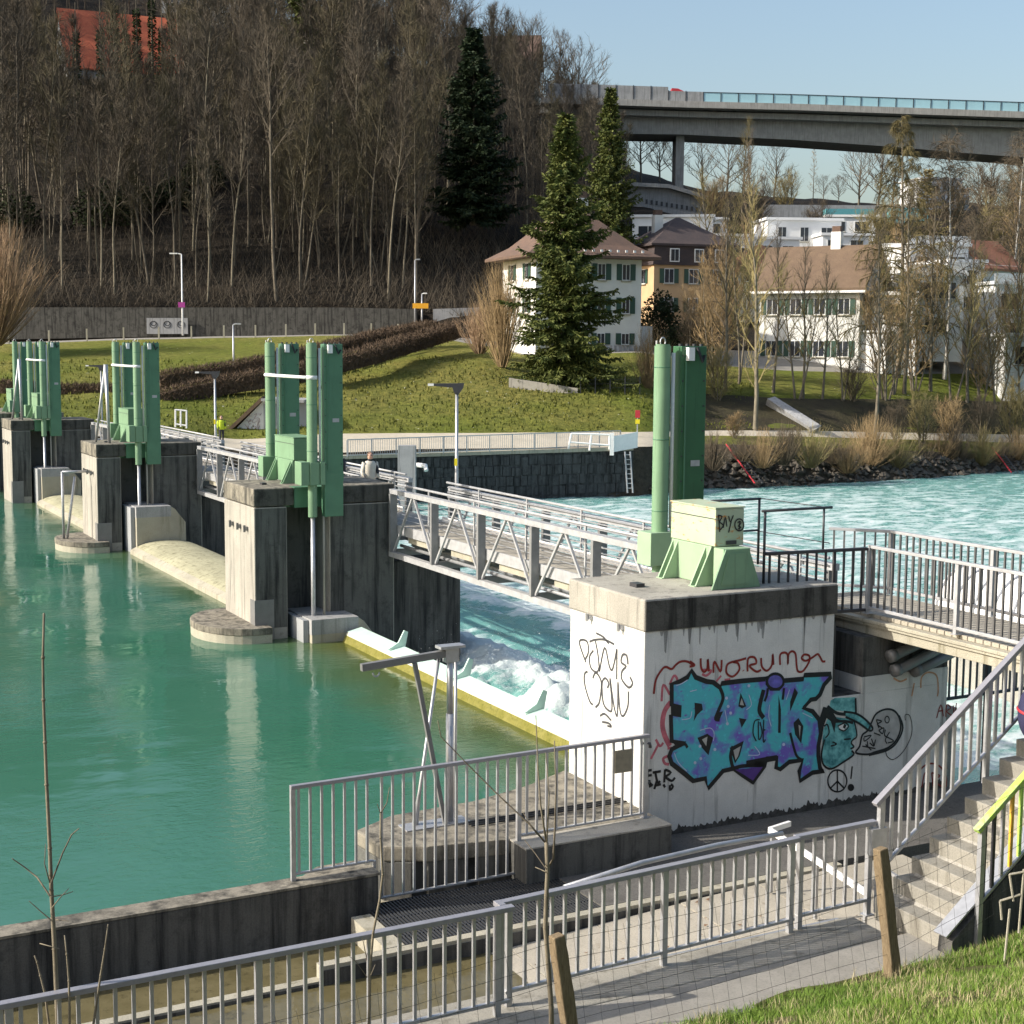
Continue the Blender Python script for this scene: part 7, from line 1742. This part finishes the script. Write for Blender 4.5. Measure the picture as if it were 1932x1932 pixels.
# garden fence in front of the white house
gf = thing('garden_fence', 'thin dark wire garden fence at the foot of the big spruce', 'fence', D(1150, 740, 109), False)
for i in range(5):
    q = D(1095 + i * 28, 738 - i * .5, 108.6); k = MB(); k.box(q.x - .035, q.x + .035, q.y - .035, q.y + .035, q.z - .3, q.z + 1.0); k.build('fence_post', M['rail_dark'], gf)
for z in (.2, .5, .8):
    k = MB(); k.tube([D(1095, 738, 108.6) + Vector((0, 0, z)), D(1207, 736, 108.6) + Vector((0, 0, z))], .012, 4); k.build('wire', M['rail_dark'], gf)
lw2 = MB(); a, c = D(960, 722, 109.8), D(1090, 742, 108.9); line_box(lw2, a, c, .5, a.z - .8, a.z + .35, c.z - .8, c.z + .35); o = lw2.build('garden_wall', M['conc']); tag(o, 'low crumbling garden wall left of the big spruce foot', 'wall')
# tufts on the meadow
random.seed(91); K = Geo()
for _ in range(9000):
    px = random.uniform(-60, 1420); ky, kz = profile(px); y = random.uniform(ky[2] + .2, ky[4] + 4)
    x = (px - 966) / F * y; K.spike(Vector((x, y, terr(x, y) + .02)), Vector((random.gauss(0, .35), random.gauss(0, .35), 1)).normalized(), random.uniform(.12, .32), .12)
o = bpy.data.objects.new('meadow_tufts', K.mesh('meadow_tufts', M['grass_far'])); C.objects.link(o); tag(o, 'rough grass tufts on the far meadow', 'grass', kind='stuff')
# stones of the far bank
random.seed(92); B = MB()
for _ in range(1100):
    px = random.uniform(1230, 2050); ky, kz = profile(px); t = random.random() ** 1.3 * .75; y = ky[0] + (ky[1] - ky[0]) * t + .3; x = (px - 966) / F * y; z = terr(x, y); s = random.uniform(.12, .42)
    vs = [Vector((random.uniform(-1, 1), random.uniform(-1, 1), random.uniform(-.7, .8))).normalized() * s for _ in range(6)]
    c = Vector((x, y, z + .1)); o6 = [c + Vector((s, 0, 0)) + vs[0] * .3, c - Vector((s, 0, 0)) + vs[1] * .3, c + Vector((0, s, 0)) + vs[2] * .3, c - Vector((0, s, 0)) + vs[3] * .3, c + Vector((0, 0, s * .7)) + vs[4] * .2, c - Vector((0, 0, s * .7))]
    B.raw(o6, [(0, 2, 4), (2, 1, 4), (1, 3, 4), (3, 0, 4), (2, 0, 5), (1, 2, 5), (3, 1, 5), (0, 3, 5)])
o = B.build('bank_stones', M['bank_stone']); tag(o, 'heap of dark stones along the foot of the far bank', 'stones', kind='stuff')

# ------------------------------------------------------------------ near grass bank, posts, wire, saplings
def bank_z(X, Y):
    d = np.maximum(0, -7.1 - Y)
    return 1.43 + .40 * d + .0022 * d * d + np.maximum(0, X + .9) * np.minimum(1, d * 1.2 + .15) * .30
xs = np.arange(-22, 10.1, .25); ys_ = np.concatenate([np.arange(-7.02, -12, -.12), np.arange(-12, -30, -.6)])
XX, YY = np.meshgrid(xs, ys_); XX, YY = XX.ravel(), YY.ravel()
edge = (fbm(XX * 1.1, YY * 1.1, 4, 61) - .5)
ZZ = bank_z(XX, YY) + edge * .16
YY2 = YY + np.where(YY > -7.1, edge * .25, 0)
ng = grid_mesh('grass_bank', np.stack([XX, YY2, ZZ], -1), len(ys_), len(xs), M['grass_soil']); weirobj(ng); tag(ng, kind='structure')
def blades(name, n, mat, lo, hi, wd, seed, label, clump):
    r = np.random.default_rng(seed)
    X = r.uniform(-7.5, 2.4, n * 3); Y = -7.02 - r.random(n * 3) ** 1.0 * 4.6
    keep = fbm(X * 1.6, Y * 1.6, 3, seed) > clump
    X, Y = X[keep][:n], Y[keep][:n]; n = len(X)
    Z = bank_z(X, Y) - .01
    h = r.uniform(lo, hi, n) * (.55 + .9 * fbm(X * 1.1, Y * 1.1, 3, seed + 9)); a = r.uniform(0, 6.283, n); l = r.uniform(0, .75, n) * h; b = r.uniform(0, 6.283, n)
    w2 = wd * r.uniform(.6, 1.3, n)
    P0 = np.stack([X, Y, Z], -1); S = np.stack([np.cos(a) * w2, np.sin(a) * w2, 0 * a], -1)
    Mid = P0 + np.stack([np.cos(b) * l * .35, np.sin(b) * l * .35, h * .6], -1); T = P0 + np.stack([np.cos(b) * l, np.sin(b) * l, h], -1)
    V = np.stack([P0 - S, P0 + S, Mid + S * .7, Mid - S * .7, T], 1).reshape(-1, 3)
    i = np.arange(n)[:, None] * 5
    quads = (i + np.array([0, 1, 2, 3])); tris = (i + np.array([3, 2, 4]))
    me = bpy.data.meshes.new(name); me.vertices.add(len(V)); me.vertices.foreach_set('co', V.ravel())
    li = np.concatenate([quads, tris], 1).ravel(); me.loops.add(len(li)); me.loops.foreach_set('vertex_index', li)
    st_ = (np.arange(n)[:, None] * 7 + np.array([0, 4])).ravel(); me.polygons.add(2 * n); me.polygons.foreach_set('loop_start', st_); me.polygons.foreach_set('loop_total', np.tile([4, 3], n))
    me.update(calc_edges=True); me.materials.append(M[mat]); o = bpy.data.objects.new(name, me); C.objects.link(o); weirobj(o); tag(o, label, 'grass', kind='stuff')
blades('grass', 120000, 'blade', .04, .13, .0042, 5, 'green grass of the near bank in the lower right corner', .36)
blades('dry_grass', 20000, 'blade_dry', .05, .16, .0034, 6, 'straw-coloured dry grass mixed into the near bank', .45)
def wpost(label, base_px, top_px, zb, w_):
    b = PZ(*base_px, zb); tpt = D(*top_px, b.y - .05)
    t = thing('fence_post', label, 'fence post', tuple(b), False, 'wooden posts of the wire fence')
    k = MB(); d = tpt - b
    rot = Matrix.Rotation(R(28), 3, 'Z')
    c4 = [rot @ Vector((sx * w_ / 2, sy * w_ / 2, 0)) for sx, sy in ((-1, -1), (1, -1), (1, 1), (-1, 1))]
    n = 7; vs = []
    for i in range(n + 1):
        s = i / n; p = b + d * s - Vector((0, 0, .25 if i == 0 else 0)); tw = 1 + .05 * math.sin(i * 2.1)
        vs += [p + c * tw * (.82 if i == n else 1) + Vector((0, 0, (c.x * .15) if i == n else 0)) for c in c4]
    f = [(i * 4 + j, i * 4 + (j + 1) % 4, (i + 1) * 4 + (j + 1) % 4, (i + 1) * 4 + j) for i in range(n) for j in range(4)] + [(n * 4, n * 4 + 1, n * 4 + 2, n * 4 + 3)]
    k.raw(vs, f); k.build('post_timber', M['wood'], t, bevel=.012)
    return b, tpt
pb1, pt1 = wpost('leaning wooden fence post at the grass edge below the steps', (1686, 1845), (1661, 1600), 1.52, .125)
pb2, pt2 = wpost('leaning wooden fence post at the bottom centre beside a thin sapling', (1085, 2010), (1050, 1764), 1.60, .125)
wf = thing('wire_fence', 'thin rusty wire mesh fence strung between the wooden posts', 'wire fence', tuple(pb1), False)
pts_ = [pb2 + (pb2 - pb1) * 1.2 + Vector((0, 0, -.05)), pb2, pb1, pb1 + Vector((2.4, 1.25, .75))]
tops = [pt2 + (pb2 - pb1) * 1.2 - Vector((0, 0, .1)), pt2, pt1, pt1 + Vector((2.4, 1.25, .70))]
rr = random.Random(12)
for h in range(7):
    s = .04 + .92 * h / 6; line = []
    for i in range(3):
        for j in range(10):
            t = j / 10; p = pts_[i].lerp(pts_[i + 1], t).lerp(tops[i].lerp(tops[i + 1], t), s); line.append(p + Vector((0, 0, -.10 * math.sin(math.pi * t) * s + rr.uniform(-.012, .012))))
    k = MB(); k.tube(line, .0022, 3, False); k.build('line_wire', M['rail_dark'], wf)
for i in range(3):
    m_ = int((pts_[i + 1] - pts_[i]).length / .17)
    for j in range(1, m_):
        t = j / m_; a = pts_[i].lerp(pts_[i + 1], t); c = tops[i].lerp(tops[i + 1], t) + Vector((0, 0, -.10 * math.sin(math.pi * t)))
        line = [a.lerp(c, q_ / 6) + Vector((rr.uniform(-.012, .012), rr.uniform(-.012, .012), 0)) for q_ in range(7)]
        k = MB(); k.tube(line, .0016, 3, False); k.build('stay_wire', M['rail_dark'], wf)
sf = thing('tube_frame', 'thin yellowish tube frame standing in the grass at the right edge under the painted railing', 'frame', tuple(PZ(1895, 1790, 1.9)), False)
q0 = PZ(1900, 1840, 1.75)
for a, c in (((1895, 1815), (1905, 1715)), ((1922, 1760), (1932, 1640)), ((1887, 1700), (1925, 1688)), ((1890, 1735), (1887, 1700)), ((1905, 1650), (1960, 1640)), ((1912, 1700), (1905, 1650))):
    k = MB(); k.tube([D(*a, q0.y), D(*c, q0.y)], .012, 6); k.build('tube', M['conc_pale'], sf)
def sapling(label, y, stems, group='leafless saplings on the near bank', col='bark_pale'):
    a = stems[0][0][0]; base = D(a[0], a[1], y)
    t = thing('sapling', label, 'sapling', tuple(base), False, group)
    for i, (pts, r0, r1) in enumerate(stems):
        q_ = [D(px, py, y + .12 * math.sin(px * .7 + i)) if i else D(px, py, y) for px, py in pts]
        k = MB(); n = len(q_); k.tube(q_, [r0 + (r1 - r0) * j / (n - 1) for j in range(n)], 6)
        if i == 0:
            for j in range(1, n - 1): k.tube([q_[j] - Vector((0, 0, .012)), q_[j], q_[j] + Vector((0, 0, .012))], [r0 * .7, r0 * 1.25 - (r0 - r1) * j / n, r0 * .6], 5)
        k.build('stem' if i == 0 else 'branch', M[col] if i % 2 == 0 else M['bark'], t, True)
sapling('tall straight sapling rising over the green pool at the left edge', 11.9, [([(112, 2010), (108, 1900), (103, 1790), (97, 1680), (94, 1600), (88, 1480), (85, 1400), (82, 1320), (81, 1240), (83, 1157)], .022, .009),
    ([(96, 1668), (118, 1610), (135, 1575), (149, 1563)], .008, .004), ([(94, 1690), (70, 1655), (45, 1635), (23, 1620)], .008, .004), ([(94, 1665), (84, 1630), (86, 1592)], .006, .003), ([(99, 1738), (75, 1718), (55, 1700)], .006, .003), ([(98, 1692), (120, 1688), (138, 1682)], .005, .003), ([(98, 1713), (115, 1692), (130, 1676)], .005, .003), ([(101, 1735), (130, 1738)], .005, .003), ([(75, 1780), (112, 1790)], .004, .004)])
sapling('thin knobbly shoot left of the tall sapling, against the dark wall', 11.9, [([(97, 2010), (92, 1930), (85, 1875), (76, 1840), (70, 1815), (65, 1803)], .012, .006)])
sapling('thin shoot right of the tall sapling, against the dark wall', 11.8, [([(132, 2010), (131, 1900), (130, 1850), (126, 1800), (122, 1765)], .012, .006)])
sapling('slanting shoot at the lower left, farthest right of the left group', 11.9, [([(165, 2010), (178, 1920), (190, 1840), (198, 1790), (204, 1744)], .012, .006)])
sapling('forked thin sapling in front of the railing above the channel', 13.0, [([(692, 2010), (697, 1900), (698, 1830), (704, 1760), (716, 1700), (722, 1650), (718, 1580), (718, 1535)], .014, .008), ([(718, 1535), (730, 1515), (735, 1485)], .006, .003), ([(718, 1535), (712, 1517)], .005, .003), ([(698, 1838), (690, 1800), (684, 1770)], .006, .003), ([(697, 1850), (672, 1815), (655, 1800)], .004, .002), ([(700, 1840), (708, 1820)], .006, .004)])
sapling('young tree with several upright shoots tied to the middle wooden post', 12.9, [([(1042, 2010), (1040, 1900), (1033, 1800), (1029, 1750), (1031, 1690), (1033, 1645), (1031, 1590)], .024, .018), ([(1032, 1640), (1044, 1620), (1047, 1560), (1049, 1480), (1046, 1398)], .012, .005), ([(1031, 1590), (1020, 1520), (1015, 1450), (1011, 1350)], .010, .004), ([(1031, 1592), (1000, 1556), (940, 1500), (880, 1440), (832, 1390), (826, 1360)], .010, .004), ([(1031, 1600), (1036, 1500), (1030, 1420)], .008, .004), ([(1031, 1640), (1010, 1610), (990, 1585)], .007, .004), ([(1030, 1645), (1010, 1636)], .006, .004), ([(1032, 1592), (1010, 1570), (985, 1530)], .006, .003)])

# ------------------------------------------------------------------ people
def person(label, p, h, face_rot, top, legs_m, hair='hair', pose='walk', lean=0.0, extra=None, sit=False):
    t = bpy.data.objects.new('person', None); C.objects.link(t); t.location = p; t.rotation_euler = (0, 0, face_rot); ORG[t] = (0, 0, 0); tag(t, label, 'person', 'people around the weir')
    s = h / 1.7
    me = bpy.data.meshes.new('body'); V, E, RD = [], [], []
    def add(x, y, z, r, par=None):
        V.append((x * s, (y + lean * z * .3) * s, z * s)); RD.append(r * s)
        if par is not None: E.append((par, len(V) - 1))
        return len(V) - 1
    pel = add(0, 0, .93, .13); wa = add(0, 0, 1.10, .125, pel); ch = add(0, 0, 1.30, .145, wa); nk = add(0, .01, 1.45, .065, ch); hd = add(0, .03, 1.54, .085, nk); add(0, .02, 1.63, .082, hd)
    for sd in (-1, 1):
        st_ = .14 * sd if pose == 'walk' else .03
        sh = add(.17 * sd, 0, 1.38, .065, ch); el = add(.23 * sd, -.05 * sd if pose == 'walk' else -.02, 1.12, .048, sh); wr = add(.21 * sd, .12 + .06 * sd, .95, .036, el); add(.20 * sd, .18 + .06 * sd, .90, .03, wr)
        hp = add(.09 * sd, 0, .86, .095, pel); kn = add(.10 * sd, st_ * .7 + .03, .48, .065, hp); an = add(.10 * sd, st_, .09, .045, kn); add(.11 * sd, st_ + .15, .04, .04, an)
    me.from_pydata(V, E, []); o = bpy.data.objects.new('body', me); C.objects.link(o); o.parent = t
    sk = o.modifiers.new('skin', 'SKIN'); ly = me.skin_vertices[0] if me.skin_vertices else None
    if ly is None:
        bm = bmesh.new(); bm.from_mesh(me); bm.verts.layers.skin.verify(); bm.to_mesh(me); bm.free(); ly = me.skin_vertices[0]
    for i, r_ in enumerate(RD): ly.data[i].radius = (r_, r_ * (.75 if 1 <= i <= 2 else 1)); ly.data[i].use_root = (i == 0)
    sb_ = o.modifiers.new('sub', 'SUBSURF'); sb_.levels = 1; sb_.render_levels = 1
    me.materials.append(M[legs_m])
    # clothing and head as children
    k = MB(); k.lathe((0, .0, 0), [(.155 * s, .88 * s), (.165 * s, 1.0 * s), (.16 * s, 1.15 * s), (.18 * s, 1.32 * s), (.14 * s, 1.43 * s), (.07 * s, 1.46 * s)], 12); j = k.build('jacket', M[top], t, True); j.scale = (1.12, .82, 1)
    for sd in (-1, 1):
        k = MB(); k.tube([Vector((.18 * sd, 0, 1.40)) * s, Vector((.235 * sd, -.03, 1.12)) * s, Vector((.212 * sd, .13, .96)) * s], [.078 * s, .062 * s, .05 * s], 8); k.build('sleeve', M[top], t, True)
    k = MB(); k.lathe((0, .03 * s, 1.44 * s), [(.05 * s, -.02 * s), (.055 * s, .05 * s), (.078 * s, .09 * s), (.088 * s, .15 * s), (.084 * s, .21 * s), (.05 * s, .26 * s)], 10); hdm = k.build('head', M['skin'], t, True)
    k = MB(); k.box(-.012 * s, .012 * s, .11 * s, .135 * s, 1.56 * s, 1.60 * s); k.build('nose', M['skin'], hdm)
    k = MB()
    for sd in (-1, 1): k.box(.025 * sd * s - .01 * s, .025 * sd * s + .01 * s, .105 * s, .118 * s, 1.605 * s, 1.62 * s)
    k.build('eyes', M['black'], hdm)
    k = MB(); k.lathe((0, .01 * s, 1.54 * s), [(.088 * s, .03 * s), (.098 * s, .08 * s), (.09 * s, .13 * s), (.05 * s, .175 * s), (.01 * s, .18 * s)], 10); k.build('hair', M[hair], hdm, True)
    return t
pw_ = G(*[WX(698, 868, 4.75)[0], WX(698, 868, 4.75)[1]], 3.05)
person('person in a cream cardigan and lilac top walking on the footbridge behind the middle hoist', pw_, 1.66, R(180 + 25), 'cloth_white', 'cloth_dark')
pp2 = G(4.5, 24.3, 3.05); person('person in dark clothing close behind the one in the cream cardigan', pp2, 1.62, R(200), 'cloth_dark', 'cloth_dark')
pp3 = G(5.1, 26.0, 3.05); person('person in dark clothes partly hidden by the middle green hoist', pp3, 1.55, R(170), 'cloth_dark', 'cloth_dark')
q = D(418, 832, 92); person('person in a yellow high visibility jacket beside the lamp and the white bunker', (q.x, q.y, q.z - .2), 1.75, R(200), 'hivis', 'cloth_dark')
q = D(288, 762, 99); person('person in dark clothes on the far path behind the third pier', (q.x, q.y, q.z - 1.0), 1.7, R(190), 'cloth_dark', 'cloth_dark')
q = D(1602, 203, 221); person('tiny person leaning on the glazed parapet of the viaduct', (q.x, q.y, q.z - .3), 1.75, R(90), 'grey_panel', 'cloth_dark')
# platform shed frame at the left path
for i, (px, py, y) in enumerate(((312, 800, 88), (340, 806, 86))):
    pass
gt = thing('wicket_gate', 'small white barred gate frame on the walkway left of the bunker', 'gate', D(340, 806, 88), False)
for a, c in (((331, 772), (331, 806)), ((352, 774), (352, 808)), ((331, 773), (352, 775)), ((331, 800), (352, 803)), ((341, 773), (341, 805))):
    k = MB(); k.tube([D(*a, 88), D(*c, 88)], .05, 6); k.build('gate_bar', M['white_paint'], gt)
